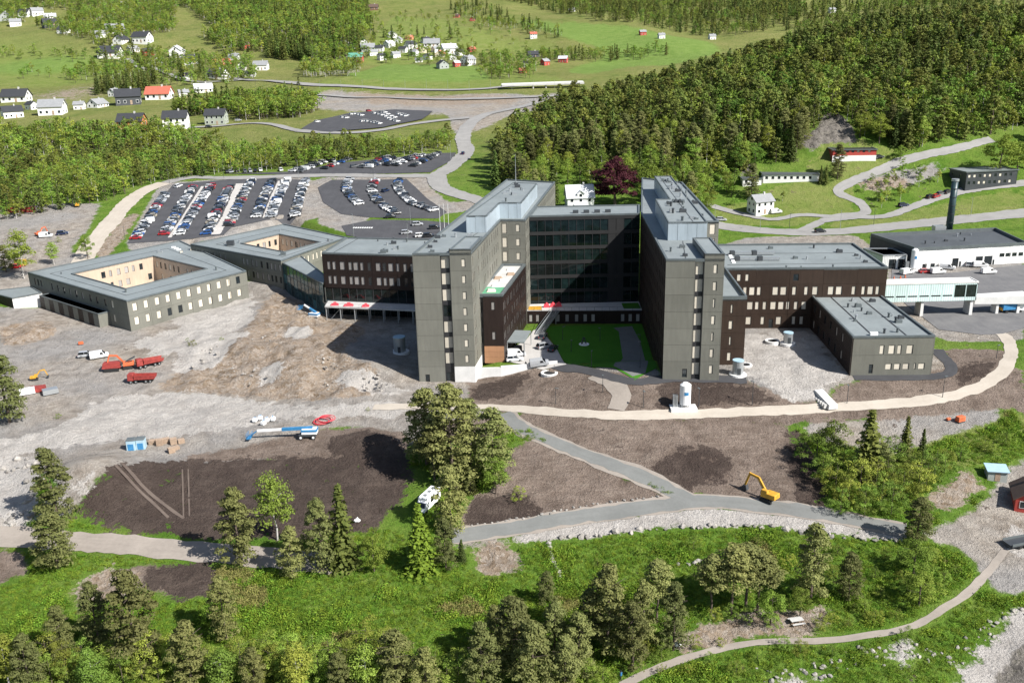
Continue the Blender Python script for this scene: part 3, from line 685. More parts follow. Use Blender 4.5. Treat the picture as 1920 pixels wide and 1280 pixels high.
wall(A, a2, a3, 2, 33, 'olive', JT, [2.2], rows([.3], FL[4:], .5, 3.0, 1.5)+rows([4.3], FL[4:], 1.0, 2.2, 1.2))
wall(A, a3, a4, 2, 33, 'olive', JT, [8, 20, 32, 44, 56], rows(steps(1, 70, 3.1), FL[2:], .9, 2.3, 1.1, ('blind', 'shade', 'blind')))
wall(A, a4, a5, 2, 33, 'olive', JT[::2], [9])
wall(A, a5, a0, -1, 33, 'olive', JT, [20, 40, 60, 80, 100], rows(steps(4, 118, 5), FL[1:], .9, 2.3, 1.1, ('glass', 'blind')))
roof(A, ap, 33.0)
rp = [n1, a1, lerp2(a1, a2, 15), (lerp2(a1, a2, 15)[0]-4.6, lerp2(a1, a2, 15)[1]+.6)]
MB().prism(inset(rp, .25), 32.9, 34.0).build('raised_core', 'core', A); roof(A, rp, 34.1, par=.25)
MB().quad((*rp[3], 33.2), (*rp[0], 33.2), (*rp[0], 34.2), (*rp[3], 34.2)).build('raised_side', 'trim', A)
pa = [W2(866,403,37.5), W2(886,403,37.5), W2(938,376,37.5), W2(976,372,37.5), W2(1009,338,37.5), W2(962,331,37.5)]
pa = [(-11.5, 243.5), (-6.0, 243.2), (-2.6, 263.5), (3.6, 262.6), (9.4, 299), (1.6, 302)]
MB().prism(inset(pa, .2), 33, 37.4).build('penthouse_core', 'core', A)
for i in range(6): wall(A, pa[i], pa[(i+1) % 6], 33.02, 37.5, 'blue_metal', (), steps(2.5, 60, 2.5), gap=.06, t=.15)
roof(A, pa, 37.45, par=.2, tw=.3)
vents(A, scatter_in(pa, 9), 37.45); vents(A, [(-17+rnd.uniform(-4, 8), 222+rnd.uniform(0, 18)) for _ in range(9)], 33.0)
vents(A, [(-19, 221), (9, 320), (5, 312), (11, 326)], 33); seam(A, (-15.8, 219), (-8.5, 243), 33); seam(A, (-10.5, 242), (-1, 262), 33)
MB().cyl((2.5, 300, 37.4), (2.5, 300, 47), .14, .05, 6).build('antenna', 'steel', A)
# lower dark brown wing with a green roof, its side towards the courtyard
g = [(-9.3, 226.2), (-2.1, 225.6), (4.5, 258.6), (-2.4, 259.4)]
core(A, g, 2, 19.9, .35)
J2 = [7, 11, 15, 19]
wall(A, lerp2(g[0], g[1], 2.1), g[1], 6.7, 20, 'black_brown', (), (), rows([2.1], [7.5, 15.5], .9, 2.2, .95, ('shade',)))
wall(A, lerp2(g[0], g[1], 2.1), g[1], 2.0, 6.65, 'wood', (3.6, 5.2), ())
wall(A, bk(g[0], .3), bk(lerp2(g[0], g[1], 2.1), .3), 2, 20, 'trim_dark', (), (), rows([.15], [3, 7, 11, 15], .5, 2.9, 1.7, ('shade',))[1:])
wall(A, g[1], g[2], 2.0, 20, 'black_brown', J2, [9, 17, 25], rows([1.0, 2.6, 5.5, 7.4, 10.2, 12.0, 15.2, 18.4, 20.4, 23.4, 26.5, 29.0, 31.2], [3, 7, 11, 15], .9, 2.3, .95, ('shade',), drop=.08, jit=.3))
roof(A, g, 20.0, mat='concrete', par=.6, tw=.7, trim='trim')
simple('green_membrane', (0.10, 0.30, 0.17), .7, .2, .4)
MB().poly([(*p, 20.03) for p in [(-8.2, 227.2), (-2.6, 226.7), (-.9, 234.5), (-6.6, 235.6)]]).build('roof_membrane', 'green_membrane', A)
for (x, y, c_) in [(-5.2, 231, 'blind'), (-4, 236, 'white_paint'), (-2, 241, 'white_paint'), (-3.5, 244, 'timber'), (0, 248, 'timber'), (0, 253, 'white_paint')]:
    MB().box(x-1.1, x+1.3, y-1, y+1.2, 20.03, 20.5, .7, .8).build('insulation_stack', c_, A)
# ---- ward tower on the right ------------------------------------------------
B = thing('ward_tower', 'seven storey olive clad ward tower standing right behind the tall white gas tank', 'building')
b0, b1, b2, b3, b4, b5, b6 = (35.8, 205.6), (49.0, 204.4), (51.0, 249.5), (57.7, 249.5), (61.0, 322), (48.6, 334.8), (38.4, 265)
bp = [b0, b1, b2, b3, b4, b5, b6]; BF = [4.5+.1+4.08*k for k in range(7)]; JB = [4.5+4.08*k for k in range(1, 7)]
core(B, bp, .5, 32.9, .9)
m0 = lerp2(b0, b1, 6.7); m1 = lerp2(b0, b1, 8.8)
wall(B, b0, m0, 3.0, 33, 'olive', JB, (), [(4.6, 5.7, 4.55, 6.7, 'glass')])
wall(B, bk(m0, .55), bk(m1, .55), 3, 33, 'trim_dark', (), (), rows([.1], BF, .45, 3.15, 1.9), t=.3)
wall(B, m1, b1, 3.0, 34.6, 'olive', JB, (), rows([2.0], [BF[i] for i in (0, 1, 3, 5, 6)], .9, 2.2, .95)+rows([2.2], [BF[2], BF[4]], .9, 2.2, .55))
for q, h in ((m0, 33), (m1, 34.6)): MB().prism([(q[0]-.15, q[1]+.01), (q[0]+.15, q[1]+.01), (q[0]+.15, q[1]+1), (q[0]-.15, q[1]+1)], 3, h).build('nook_side', 'core', B)
wall(B, b1, b2, 3, 33, 'olive', JB, [8, 16, 24, 32, 40], rows(steps(2, 42, 3.6), BF, .9, 2.3, 1.0, ('blind', 'glass')))
wall(B, b2, b3, 3, 33, 'olive', JB, (), rows([.8, 4.2], BF[3:], .6, 2.9, 1.6))
wall(B, b3, b4, 3, 33, 'olive', JB, [10, 20, 30, 40, 50, 60], rows(steps(2, 68, 4), BF, .9, 2.3, 1.1, ('blind', 'glass')))
wall(B, b4, b5, 3, 33, 'olive', JB[::2], [9]); wall(B, b5, b6, 3, 33, 'olive', JB, [10, 25, 40, 55], rows(steps(3, 66, 4), BF[3:], .9, 2.3, 1.0, ('blind', 'glass')))
wall(B, b6, b0, 1, 33, 'black_brown', JB, [9, 18, 27, 36, 45, 53], rows([1.5, 4, 6.6, 10.2, 13, 15.4, 19.6, 22.5, 25.5, 28.5, 31.5, 34.5, 38, 41, 44, 47.5, 50.5, 54, 57], BF, .9, 2.3, 1.0, ('glass', 'glass', 'shade'), drop=.05))  # side turned from the sun: its shade is put into the darker cladding colour
roof(B, bp, 33.0)
rp = [m1, b1, (49.7, 222.5), (45.2, 222.9)]
MB().prism(inset(rp, .25), 32.9, 34.3).build('raised_core', 'core', B); roof(B, rp, 34.4, par=.25)
MB().quad((*rp[3], 33.2), (*rp[0], 33.2), (*rp[0], 34.5), (*rp[3], 34.5)).build('raised_side', 'trim', B)
MB().quad((*rp[1], 33.2), (*rp[2], 33.2), (*rp[2], 34.5), (*rp[1], 34.5)).build('raised_side', 'trim', B)
MB().quad((*rp[2], 33.2), (*rp[3], 33.2), (*rp[3], 34.5), (*rp[2], 34.5)).build('raised_side', 'trim', B)
pb = [(39.9, 227.6), (49.6, 226.9), (54.4, 307.5), (48.9, 308), (46.2, 262.4), (42.2, 262.8)]
MB().prism(inset(pb, .2), 33, 37.4).build('penthouse_core', 'core', B)
for i in range(6): wall(B, pb[i], pb[(i+1) % 6], 33.02, 37.5, 'blue_metal', (), steps(2.4, 85, 2.4), gap=.06, t=.15)
roof(B, pb, 37.45, par=.25, tw=.3)
vents(B, scatter_in(pb, 26), 37.45); vents(B, [(38.5, 215), (41, 210), (42, 219), (55, 260), (57, 280), (58, 300)], 33)
seam(B, (40.5, 206.3), (43.5, 226.5), 33); seam(B, (46.3, 228), (50.5, 306), 37.45); seam(B, (53.6, 251), (57.6, 321), 33)
for k in range(3): MB().cyl((51+.2*k, 262+9*k, 37.4), (51+.2*k, 262+9*k, 40.5), .12, .08, 6).build('vent_pipe', 'steel', B)
# ---- glass atrium between the towers -----------------------------------------
C = thing('glass_atrium', 'six storey dark glass link building spanning between the two ward towers above a terrace', 'building')
c0, c1 = (5.9, 266.2), (38.3, 266.0); cz = 6.4
cpoly = [c0, c1, (40.3, 281), (8.5, 282)]
core(C, cpoly, 2, 32.6, .5)
FH = (32.6-cz)/6; Lc = edge_len(c0, c1)
for k in range(6):
    z = cz+FH*k
    MB().box(c0[0], c1[0], 265.95, 266.5, z+FH-1.0, z+FH).build('spandrel', 'core', C)
    n = 14
    for i in range(n):
        u0 = c0[0]+Lc*i/n; u1 = u0+Lc/n
        if 10 <= i <= 11: MB().box(u0, u1, 266.0, 266.45, z, z+FH-1.0).build('dark_panel', 'core', C)
        else:
            MB().box(u0+.07, u1-.07, 266.15, 266.25, z+.05, z+FH-1.02).build('glass_pane', 'atrium_glass', C)
    for i in range(n+1):
        u = c0[0]+Lc*i/n; MB().box(u-.06, u+.06, 266.0, 266.3, z, z+FH-1.0).build('mullion', 'trim_dark', C)
roof(C, cpoly, 32.7, par=.35)
for i in range(4): MB().box(19+3.2*i, 20.6+3.2*i, 270, 271, 32.7, 33.6).build('roof_vent', 'dark_steel', C)
D = thing('podium', 'single storey dark brown podium wing with a terrace on top beside the courtyard lawn', 'building')
dp = [(3.6, 258.6), (38.6, 256.2), (38.6, 265.9), (4.8, 265.9)]
core(D, dp, 1, 6.2, .35)
wall(D, dp[0], dp[1], .8, 6.3, 'black_brown', (), [8, 16, 24], rows([1.6, 3.6, 9.5, 12.2, 15, 17.5, 19.8, 28.4, 30.6, 32.8], [2.5], .5, 2.3, 1.1, ('shade',)))
MB().prism(inset(dp, .2), 6.2, 6.4).build('terrace_floor', 'concrete', D)
MB().prism([(5, 259.2), (9, 259), (9, 263), (5.3, 263)], 6.41, 6.5).build('terrace_mat', 'yellow_paint', D)
MB().prism([(33, 258.5), (38, 258.2), (38, 264), (33, 264)], 6.41, 6.5).build('terrace_mat', 'lawn', D)
for x in np.arange(4.5, 38.5, 2.2):
    MB().box(x-.03, x+.03, 258.75-(x-4)*.068, 258.8-(x-4)*.068, 6.3, 7.4).build('railing_post', 'dark_steel', D)
MB().bar((4, 258.75, 7.4), (38.3, 256.45, 7.4), .06).build('railing', 'dark_steel', D)
simple('red_tarp', (.62, .05, .07), .6)
for i, x in enumerate((10.5, 12.4, 14.2)):
    o = MB().box(-.9, .9, -.6, .6, 0, 1.0, .7, .6).cyl((0, 0, .8), (0, 0, 1.4), .5, .2, 8).build('tarp_bundle', 'red_tarp'); o.location = (x, 262+.3*i, 6.4)
    tag(o, 'red tarpaulin covered bundle on the terrace before the dark glass building', 'bundle', 'red bundles on the courtyard terrace')
S = thing('outdoor_stair', 'steel stair climbing from the paved forecourt to the courtyard terrace', 'stair')
sa, sb = Vector((7.6, 247.5, 2.6)), Vector((13.2, 258.4, 6.4))
for s_ in (-1, 1):
    off = Vector((.95, -.48, 0))*s_; MB().bar(sa+off, sb+off, .12, .5).build('stringer', 'steel', S); MB().bar(sa+off+Vector((0, 0, 1.1)), sb+off+Vector((0, 0, 1.1)), .07).build('handrail', 'steel', S)
for i in range(22):
    p = sa.lerp(sb, i/21); MB().bar(p-Vector((.95, -.48, 0)), p+Vector((.95, -.48, 0)), .42, .06).build('tread', 'steel', S)
MB().cyl((13, 257.6, 2), (13, 257.6, 6.3), .12).build('support_post', 'steel', S)
# entrance canopy beside the forecourt
K0 = thing('entrance_canopy', 'flat grey canopy on thin posts beside the wood clad base of the ward tower', 'canopy')
ang = math.atan2(33, 6.6)
cpts = [(-1.3, 229.5), (3.2, 228.8), (5.2, 238.5), (.9, 239.3)]
MB().prism(cpts, 6.3, 6.65).build('canopy_roof', 'roof', K0)
for p in cpts: MB().cyl((p[0], p[1], terr(*p)-.2), (p[0], p[1], 6.3), .11).build('post', 'steel', K0)
MB().box(3.05, 3.12, 229, 238, 3, 6.2).build('glass_screen', 'atrium_glass', K0).rotation_euler = (0, 0, 0)
RW = thing('retaining_wall', 'pale concrete retaining wall below the forecourt next to the ward tower', 'wall')
ret = [(-9.1, 219.6), (-3, 219.5), (4, 220.4), (11.5, 221.4)]
for i in range(3):
    a_, b_ = ret[i], ret[i+1]; MB().prism([a_, b_, (b_[0], b_[1]+.4), (a_[0], a_[1]+.4)], -1, 3.0+.35*i).build('wall_section', 'white_concrete', RW)
# ---- dark block left of the tower ---------------------------------------------
E_ = thing('office_block', 'black brown block with two window rows above a glazed lower floor and terrace', 'building')
ez = 21.5; e = [W2(603,476,ez), W2(774,481,ez), W2(806,451,ez), W2(650,447,ez)]
e[1] = (e[1][0]+5, e[1][1]-1.2); e[2] = (e[2][0]+3, e[2][1])
core(E_, e, 1, ez-.1, .4); Le = edge_len(e[0], e[1]); EF = [2.6+4.4*k for k in range(4)]
us = [1.5, 3.2, 5.6, 8.4, 10.0, 12.2, 14.6, 17.2, 19.4, 21.2, 23.6, 26.0, 28.2, 30.4]
wall(E_, e[0], e[1], 11.0, ez, 'black_brown', (15.6,), [8, 16, 24], rows(us, [11.2, 15.7], 1.0, 2.6, (1.1, 1.1, 1.6, 1.2, 1.6), ('shade', 'shade', 'glass'), drop=.02))
for k, zf in enumerate((2.6, 6.9)):
    n = 13
    for i in range(n):
        u0 = Le*i/n; q0 = lerp2(e[0], e[1], u0+.08); q1 = lerp2(e[0], e[1], u0+Le/n-.08)
        MB().prism([(q0[0], q0[1]+.12), (q1[0], q1[1]+.12), (q1[0], q1[1]+.2), (q0[0], q0[1]+.2)], zf, zf+3.9).build('glass_pane', 'atrium_glass', E_)
        MB().prism([(q0[0]-.18, q0[1]), (q0[0], q0[1]), (q0[0], q0[1]+.3), (q0[0]-.18, q0[1]+.3)], zf, zf+3.9).build('mullion', 'trim_dark', E_)
MB().prism([(e[0][0], e[0][1]-.05), (e[1][0], e[1][1]-.05), (e[1][0], e[1][1]+.3), (e[0][0], e[0][1]+.3)], 6.5, 6.9).build('floor_band', 'trim', E_)
wall(E_, e[1], e[2], 2, ez, 'black_brown', (), ()); wall(E_, e[2], e[3], 2, ez, 'black_brown', (15.6,), (10, 20), rows(steps(2, 28, 3), [15.7], 1, 2, 1.2)); wall(E_, e[3], e[0], 2, ez, 'olive', (11, 15.6), (10,))
roof(E_, e, ez); vents(E_, scatter_in(e, 10), ez); seam(E_, lerp2(e[3], e[2], 4), lerp2(e[0], e[1], 3), ez)
T_ = thing('terrace_deck', 'raised steel framed terrace on slender columns in front of the black brown block', 'terrace')
te = [(e[0][0]+.8, e[0][1]-6.2), (e[1][0], e[1][1]-6.2), (e[1][0], e[1][1]-.3), (e[0][0]+.8, e[0][1]-.3)]
MB().prism(te, 6.3, 6.75).build('deck_slab', 'concrete', T_)
for i in range(8):
    q = lerp2(te[0], te[1], .3+i*(Le-2)/7); MB().cyl((q[0], q[1]+.3, terr(*q)-.5), (q[0], q[1]+.3, 6.3), .16, n=8).build('column', 'steel', T_)
    MB().cyl((q[0], q[1]+3.3, terr(*q)-.5), (q[0], q[1]+3.3, 6.3), .16, n=8).build('column', 'steel', T_)
for i in range(16):
    q = lerp2(te[0], te[1], .2+i*(Le-1.5)/15); MB().box(q[0]-.03, q[0]+.03, q[1]+.02, q[1]+.08, 6.7, 7.8).build('railing_post', 'steel', T_)
MB().bar((te[0][0], te[0][1]+.05, 7.8), (te[1][0], te[1][1]+.05, 7.8), .06).build('railing', 'steel', T_)
MB().bar((te[0][0]+1, te[0][1]+.3, 2), (te[0][0]+5, te[0][1]+.3, 6.2), .1).build('brace', 'steel', T_)
for i, (x, w_) in enumerate(((3, 1.2), (7.5, 1.5), (13, 1.1))):
    q = lerp2(te[0], te[1], x); o = MB().box(-w_, w_, -.6, .6, 0, .6, .8, .7).box(-w_*.4, w_*.5, -.4, .4, .6, 1.0, .6, .6).build('tarp_bundle', 'red_tarp'); o.location = (q[0], q[1]+1.5, 6.75)
    tag(o, 'red tarpaulin covered bundle on the raised steel framed terrace', 'bundle', 'red bundles on the raised terrace')
# ---- two courtyard blocks on the left -------------------------------------------
def court_block(name, label, z0, z1, outer, hole, specs, inner_floors):
    T = thing(name, label, 'building'); n = len(outer)
    for i in range(n):
        j = (i+1) % n; o_ = inset(outer, .35); h_ = inset(hole, -.35)
        MB().prism([o_[i], o_[j], h_[j], h_[i]], z0-1, z1-.1).build('wall_core', 'core', T)
        mat, js, bs, ws = specs[i]; wall(T, outer[i], outer[j], z0-1.2, z1, mat, js, bs, ws)
        L = edge_len(hole[j], hole[i])
        wall(T, hole[j], hole[i], z0-.5, z1, 'tan_board', (), (), rows(steps(1.2, L-2.6, 2.9), inner_floors, .9, 2.2, (1.5, 1.0, 1.3), ('blind', 'glass', 'blind') if i in (2,) else ('glass', 'shade'), drop=.12))
    roof(T, outer, z1, hole=hole, par=.35); MB().poly([(p[0], p[1], z0+.05) for p in hole]).build('courtyard_floor', 'concrete', T)
    return T
hz = 11.0; h0 = 2.0
ho = [W2(52,512,hz), W2(237.5,566,hz), W2(462,509,hz), W2(338,452,hz)]; hh_ = [W2(136,514,hz), W2(236,542,hz), W2(387,505,hz), W2(287,481,hz)]
Lf = edge_len(ho[1], ho[2]); Ll = edge_len(ho[0], ho[1])
us = [1.6+i*(Lf-4.2)/10.5 for i in range(11)]
wf = rows(us, [2.2, 6.5], 1.2, 2.4, (1.5, 1.4), ('blind', 'blind', 'blind', 'blind', 'glass'))
wl = rows([4, 6.2, 8.4, 16, 20, 24, 28, 32, 36, 41, 45, 50], [6.6], 1.0, 2.2, (1.1, 1.1), ('glass', 'glass', 'shade')) + rows([54], [2.2, 6.6], 1.0, 2.4, 1.4)
H = court_block('courtyard_block', 'two storey olive courtyard block with cream window screens, beside the gravel yard and grey shed', h0, hz, ho, hh_,
    [('olive', (6.5,), steps(6.5, Ll, 8.5), wl), ('olive', (6.5,), steps(Lf/6, Lf, Lf/6), wf), ('olive', (6.5,), (12, 24, 36), rows(steps(3, 60, 4.5), [2.2, 6.5], 1, 2.2, 1.3, ('glass', 'shade'))), ('olive', (6.5,), (15, 30), rows(steps(3, 60, 4.5), [2.2, 6.5], 1, 2.2, 1.3))], [2.2, 6.4])
vents(H, [lerp2(ho[0], ho[1], 20+7*i) for i in range(0)], hz); vents(H, [tuple(np.array(ho[i])*.25+np.array(hh_[i])*.75) for i in range(4)], hz)
for i in range(3):
    q = lerp2(ho[3], ho[2], 8+3*i); MB().box(q[0]-4, q[0]-2.6, q[1]-6, q[1]-5, hz, hz+.4).build('roof_light', 'white_paint', H)
mo = [np.array(ho[i])*.5+np.array(hh_[i])*.5 for i in range(4)]
for i in range(4): seam(H, mo[i], mo[(i+1) % 4], hz)
# service annex along the left wall
nl = Vector((ho[1][1]-ho[0][1], -(ho[1][0]-ho[0][0]))).normalized()
q0, q1 = lerp2(ho[0], ho[1], 14), lerp2(ho[0], ho[1], 52)
an = [(q0[0]+nl.x*3.6, q0[1]+nl.y*3.6), (q1[0]+nl.x*3.6, q1[1]+nl.y*3.6), q1, q0]
core(H, an, 1, 6.1, .3); roof(H, an, 6.1, par=.2, tw=.3, trim='trim')
for i in range(12):
    a_, b_ = lerp2(an[0], an[1], 38*i/12), lerp2(an[0], an[1], 38*(i+1)/12-.05); wall(H, a_, b_, .5, 6.0, 'olive' if i % 2 else 'black_brown', (), ())
wall(H, an[1], an[2], .5, 6.0, 'olive', (), ())
fz = 13.0; f0 = 4.0
fo = [W2(357,459,fz), W2(527,490,fz), W2(650,446,fz), W2(532,421,fz)]; fh = [W2(453,457,fz), W2(533,473,fz), W2(600,455,fz), W2(523,440,fz)]
Lf = edge_len(fo[0], fo[1]); Lg = edge_len(fo[1], fo[2])
Fb = court_block('courtyard_block', 'two storey olive courtyard block joined to the teal glass link, before the car park', f0, fz, fo, fh,
    [('olive', (8.4,), steps(8, Lf, 9), rows([2.5, 4.2, 6.0, 8.2, 10.5, 13.5, 17, 19.5, 30, 32, 35, 37, 40, 43, 45, 47, 49.5], [4.2, 8.4], 1.0, 2.3, (1.0, 1.1), ('glass', 'shade', 'shade'))),
     ('olive', (8.4,), steps(9, Lg, 9), rows(steps(2, Lg-3, 2.6), [8.4], 1.0, 2.3, (1.3, .9), ('blind',))), ('olive', (8.4,), (12, 24), rows(steps(3, 50, 4.5), [4.2, 8.4], 1, 2.2, 1.3)), ('olive', (8.4,), (12, 24), rows(steps(3, 50, 4.5), [4.2, 8.4], 1, 2.2, 1.3))], [4.2, 8.4])
mo = [np.array(fo[i])*.5+np.array(fh[i])*.5 for i in range(4)]
for i in range(4): seam(Fb, mo[i], mo[(i+1) % 4], fz)
vents(Fb, [tuple(np.array(fo[i])*.3+np.array(fh[i])*.7) for i in range(4)]+[(-100, 335), (-90, 330)], fz)
vb = W2(432, 455, fz+1); MB().box(vb[0]-1.2, vb[0]+1.2, vb[1]-1, vb[1]+1, fz, fz+1.8).build('roof_vent', 'dark_steel', Fb)
# ---- glass link between them ------------------------------------------------------
GL = thing('glass_link', 'two storey teal glass link with sloping roof edge between olive block and black brown block', 'building')
g0 = (fo[1][0]+.3, fo[1][1]+.2); g1 = (e[0][0]-.3, e[0][1]-1.0)
Lq = edge_len(g0, g1); zt = 12.2
core(GL, [g0, g1, (g1[0], g1[1]+8), (g0[0]+3, g0[1]+9)], 1, zt-.2, .5)
glassy('link_glass', (.03, .075, .08), .08, .6, .7)
for k in range(3):
    za_ = 2.2+k*3.35
    for i in range(11):
        a_, b_ = lerp2(g0, g1, Lq*i/11+.05), lerp2(g0, g1, Lq*(i+1)/11-.05)
        MB().prism([(a_[0], a_[1]), (b_[0], b_[1]), (b_[0], b_[1]+.1), (a_[0], a_[1]+.1)], za_+.06, za_+3.28).build('glass_pane', 'link_glass', GL)
        MB().prism([(a_[0]-.1, a_[1]-.06), (a_[0]-.0, a_[1]-.06), (a_[0], a_[1]+.2), (a_[0]-.1, a_[1]+.2)], za_, za_+3.35).build('mullion', 'trim', GL)
lp = [g0, g1, (g1[0], g1[1]+8.5), (g0[0]+4, g0[1]+11)]
roof(GL, lp, zt, par=.3, tw=.4)
# ---- service block on the right -----------------------------------------------------
Jb = thing('service_block', 'long dark brown four storey block with three rows of cream screened windows and roof ducts', 'building')
jz = 21.2; j = [W2(1356,506,jz), W2(1665,503.6,jz), W2(1600,458,jz), W2(1350,460,jz)]
j[3] = (j[0][0]+1, j[3][1]); core(Jb, j, 3, jz-.1, .35)
Lj = edge_len(j[0], j[1]); JF = [4.6, 8.8, 13.0]; JJ = [8.6, 12.8, 17.0]
kx = Lj/ (1665-1356)
def jx(zx): return (1300+zx/3.765-1356)*kx
w_ = [(jx(a), jx(b), 14.0, 16.4, 'blind') for a, b in ((362,390),(405,447),(460,490),(572,615),(628,673),(712,742),(798,826),(855,895),(966,1008),(1022,1066),(1134,1162),(1204,1230),(1246,1288),(1303,1330))]
w_ += [(jx(a), jx(b), 9.9, 12.2, 'blind') for a, b in ((396,440),(453,482),(508,536),(563,606),(619,662),(675,702),(732,760),(786,820))]
w_ += [(jx(a), jx(b), 5.6, 7.9, 'blind') for a, b in ((390,432),(500,528),(610,650),(725,750),(780,806))]+[(jx(560), jx(590), 4.6, 7.2, 'glass')]
w_ += [(jx(a), jx(b), 18.0, 20.0, 'blind') for a, b in ((312,342),(372,398))] + [(jx(714), jx(752), 18.0, 19.9, 'glass')]
w_ = [q for q in w_ if q[0] > .3]
wall(Jb, j[0], j[1], 3, jz, 'brown', (8.6, 12.8, 17.0), [9, 18, 27, 36, 44], w_)
wall(Jb, j[1], j[2], 3, jz, 'brown', JJ, (12, 24)); wall(Jb, j[2], j[3], 3, jz, 'brown', JJ, (15, 30)); wall(Jb, j[3], j[0], 3, jz, 'brown', JJ, (12, 24))
roof(Jb, j, jz, par=.5)
def jr(zx, zy): p = P(1300+zx/3.765, 400+zy/3.765, jz); return p
for a, b_, y_ in ((275, 410, 295), (430, 570, 293), (310, 450, 333), (470, 610, 333)):
    p, q = jr(a, y_), jr(b_, y_); MB().bar((p.x, p.y, jz+.6), (q.x, q.y, jz+.6), .7, .8).build('duct', 'steel', Jb); MB().box(p.x-.7, p.x+.6, p.y-.7, p.y+.7, jz, jz+1.3).build('duct_end', 'dark_steel', Jb)
for zx, zy in ((545,240),(850,235),(720,310),(800,315),(1150,290),(1180,310),(1215,335),(655,382),(760,380),(985,375),(280,262),(930,310),(1030,265)):
    p = jr(zx, zy+10); vents(Jb, [(p.x, p.y)], jz)
for i in range(6):
    p = jr(255+6*i, 290+12*i); MB().box(p.x-.5, p.x+.5, p.y-.3, p.y+.3, jz, jz+.35).build('roof_light', 'white_paint', Jb)
seam(Jb, tuple(jr(260, 285))[:2], tuple(jr(1140, 280))[:2], jz); seam(Jb, tuple(jr(240, 365))[:2], tuple(jr(1320, 350))[:2], jz)
Kb = thing('stair_annex', 'narrow dark brown annex with a single column of windows beside the olive ward tower', 'building')
kp = [(49.3, 213.6), (57.0, 213.2), (58.6, 243.2), (51.0, 243.5)]
core(Kb, kp, 3, 21.0, .35); wall(Kb, kp[0], kp[1], 3, 21.2, 'brown', (8.6, 12.8, 17.0), (), rows([3.6], [BF[0], BF[2]], .9, 2.2, 1.0)+rows([3.9], [BF[1], BF[3]], .9, 2.2, .55))
wall(Kb, kp[1], kp[2], 3, 21.2, 'brown', (8.6, 12.8, 17), (10, 20), rows(steps(3, 26, 4), BF[:4], .9, 2.2, 1)); roof(Kb, kp, 21.1, par=.9, tw=.4)
Lb = thing('low_block', 'two storey olive grey block with a flat seamed roof beside the gravel yard', 'building')
lz = 13.3; l = [W2(1599,634,lz), W2(1754,632,lz), W2(1658,559,lz), W2(1525,559,lz)]
l[2] = (l[2][0], j[0][1]-.4); l[3] = (l[3][0], j[0][1]-.4); core(Lb, l, 3, lz-.1, .35); Ll = edge_len(l[0], l[1])
def lx(zx): return Ll*(zx-1127)/(1710-1127)
wall(Lb, l[0], l[1], 3.2, lz, 'olive', (9.0,), (), [(lx(a), lx(b), 9.2, 11.5, 'blind') for a, b in ((1325,1358),(1388,1434),(1450,1482),(1515,1562))] + [(lx(1262), lx(1292), 4.4, 6.7, 'glass')]
     + [(lx(a), lx(b), 5.3, 6.9, 'blind') for a, b in ((1378,1424),(1440,1486),(1502,1548),(1582,1596),(1612,1660))])
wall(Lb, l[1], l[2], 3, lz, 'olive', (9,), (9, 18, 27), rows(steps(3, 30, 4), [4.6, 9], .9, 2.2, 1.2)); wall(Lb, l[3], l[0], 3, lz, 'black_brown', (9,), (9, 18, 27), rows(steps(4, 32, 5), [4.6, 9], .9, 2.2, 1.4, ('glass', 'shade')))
roof(Lb, l, lz, par=.45)
for u in (.27, .68):
    a_, b_ = lerp2(l[3], l[2], u*edge_len(l[3], l[2])), lerp2(l[0], l[1], u*Ll); seam(Lb, a_, b_, lz, .35)
vents(Lb, scatter_in(l, 16), lz)
p = W2(1640, 630, lz); MB().box(p[0]-.9, p[0]+.9, p[1]+.3, p[1]+1.0, lz, lz+.8).build('roof_light', 'white_paint', Lb)
# ---- white bridge, utility building, chimney ------------------------------------------
MBr = thing('footbridge', 'pale green and white enclosed footbridge on white piers above the delivery yard', 'bridge')
yb = P(1730, 593, 4.7).y; zb0 = ray_at(1735, 565, yb).z; zb1 = ray_at(1735, 531, yb).z
xb0 = j[1][0]+.1; xb1 = ray_at(1832, 548, yb).x
MB().box(xb0, xb1, yb+.3, yb+4.4, zb0+.3, zb1-.2).build('deck_core', 'core', MBr)
nb = 9; wdt = (xb1-xb0)/nb
for i in range(nb):
    x0 = xb0+wdt*i
    ws = [(.3, wdt-.3, zb0+1.3, zb0+1.75, 'glass')] if i < nb-2 else ([(.2, wdt-.05, zb0+1.0, zb1-.7, 'glass')])
    wall(MBr, (x0, yb), (x0+wdt, yb), zb0, zb1, 'pale_green_panel', (), (), ws, t=.25)
wall(MBr, (xb1, yb), (xb1, yb+4.7), zb0, zb1, 'pale_green_panel', (), (), [(.6, 3.9, zb0+1, zb1-.7, 'glass')]); wall(MBr, (xb1, yb+4.7), (xb0, yb+4.7), zb0, zb1, 'pale_green_panel', (), steps(3, 30, 3))
roof(MBr, [(xb0, yb-.1), (xb1+.1, yb-.1), (xb1+.1, yb+4.8), (xb0, yb+4.8)], zb1, mat='white_concrete', par=.2, tw=.3, trim='white_concrete')
for px in (1730, 1822):
    x = ray_at(px, 580, yb).x; MB().box(x-.45, x+.45, yb+.4, yb+4.2, 4, zb0, .85, .95).build('pier', 'white_concrete', MBr)
RB = thing('loading_canopy', 'long low white canopy on white piers reaching out from the footbridge over the yard', 'canopy')
xe = xb1+16
MB().hexa([(xb1+.2, yb+.8, zb0-1.4), (xe, yb+.4, zb0-1.6), (xe, yb+5.5, zb0-1.6), (xb1+.2, yb+4.2, zb0-1.4)], [(xb1+.2, yb+.8, zb0+.6), (xe, yb+.4, zb0+.8), (xe, yb+5.5, zb0+.8), (xb1+.2, yb+4.2, zb0+.6)]).build('canopy_slab', 'white_concrete', RB)
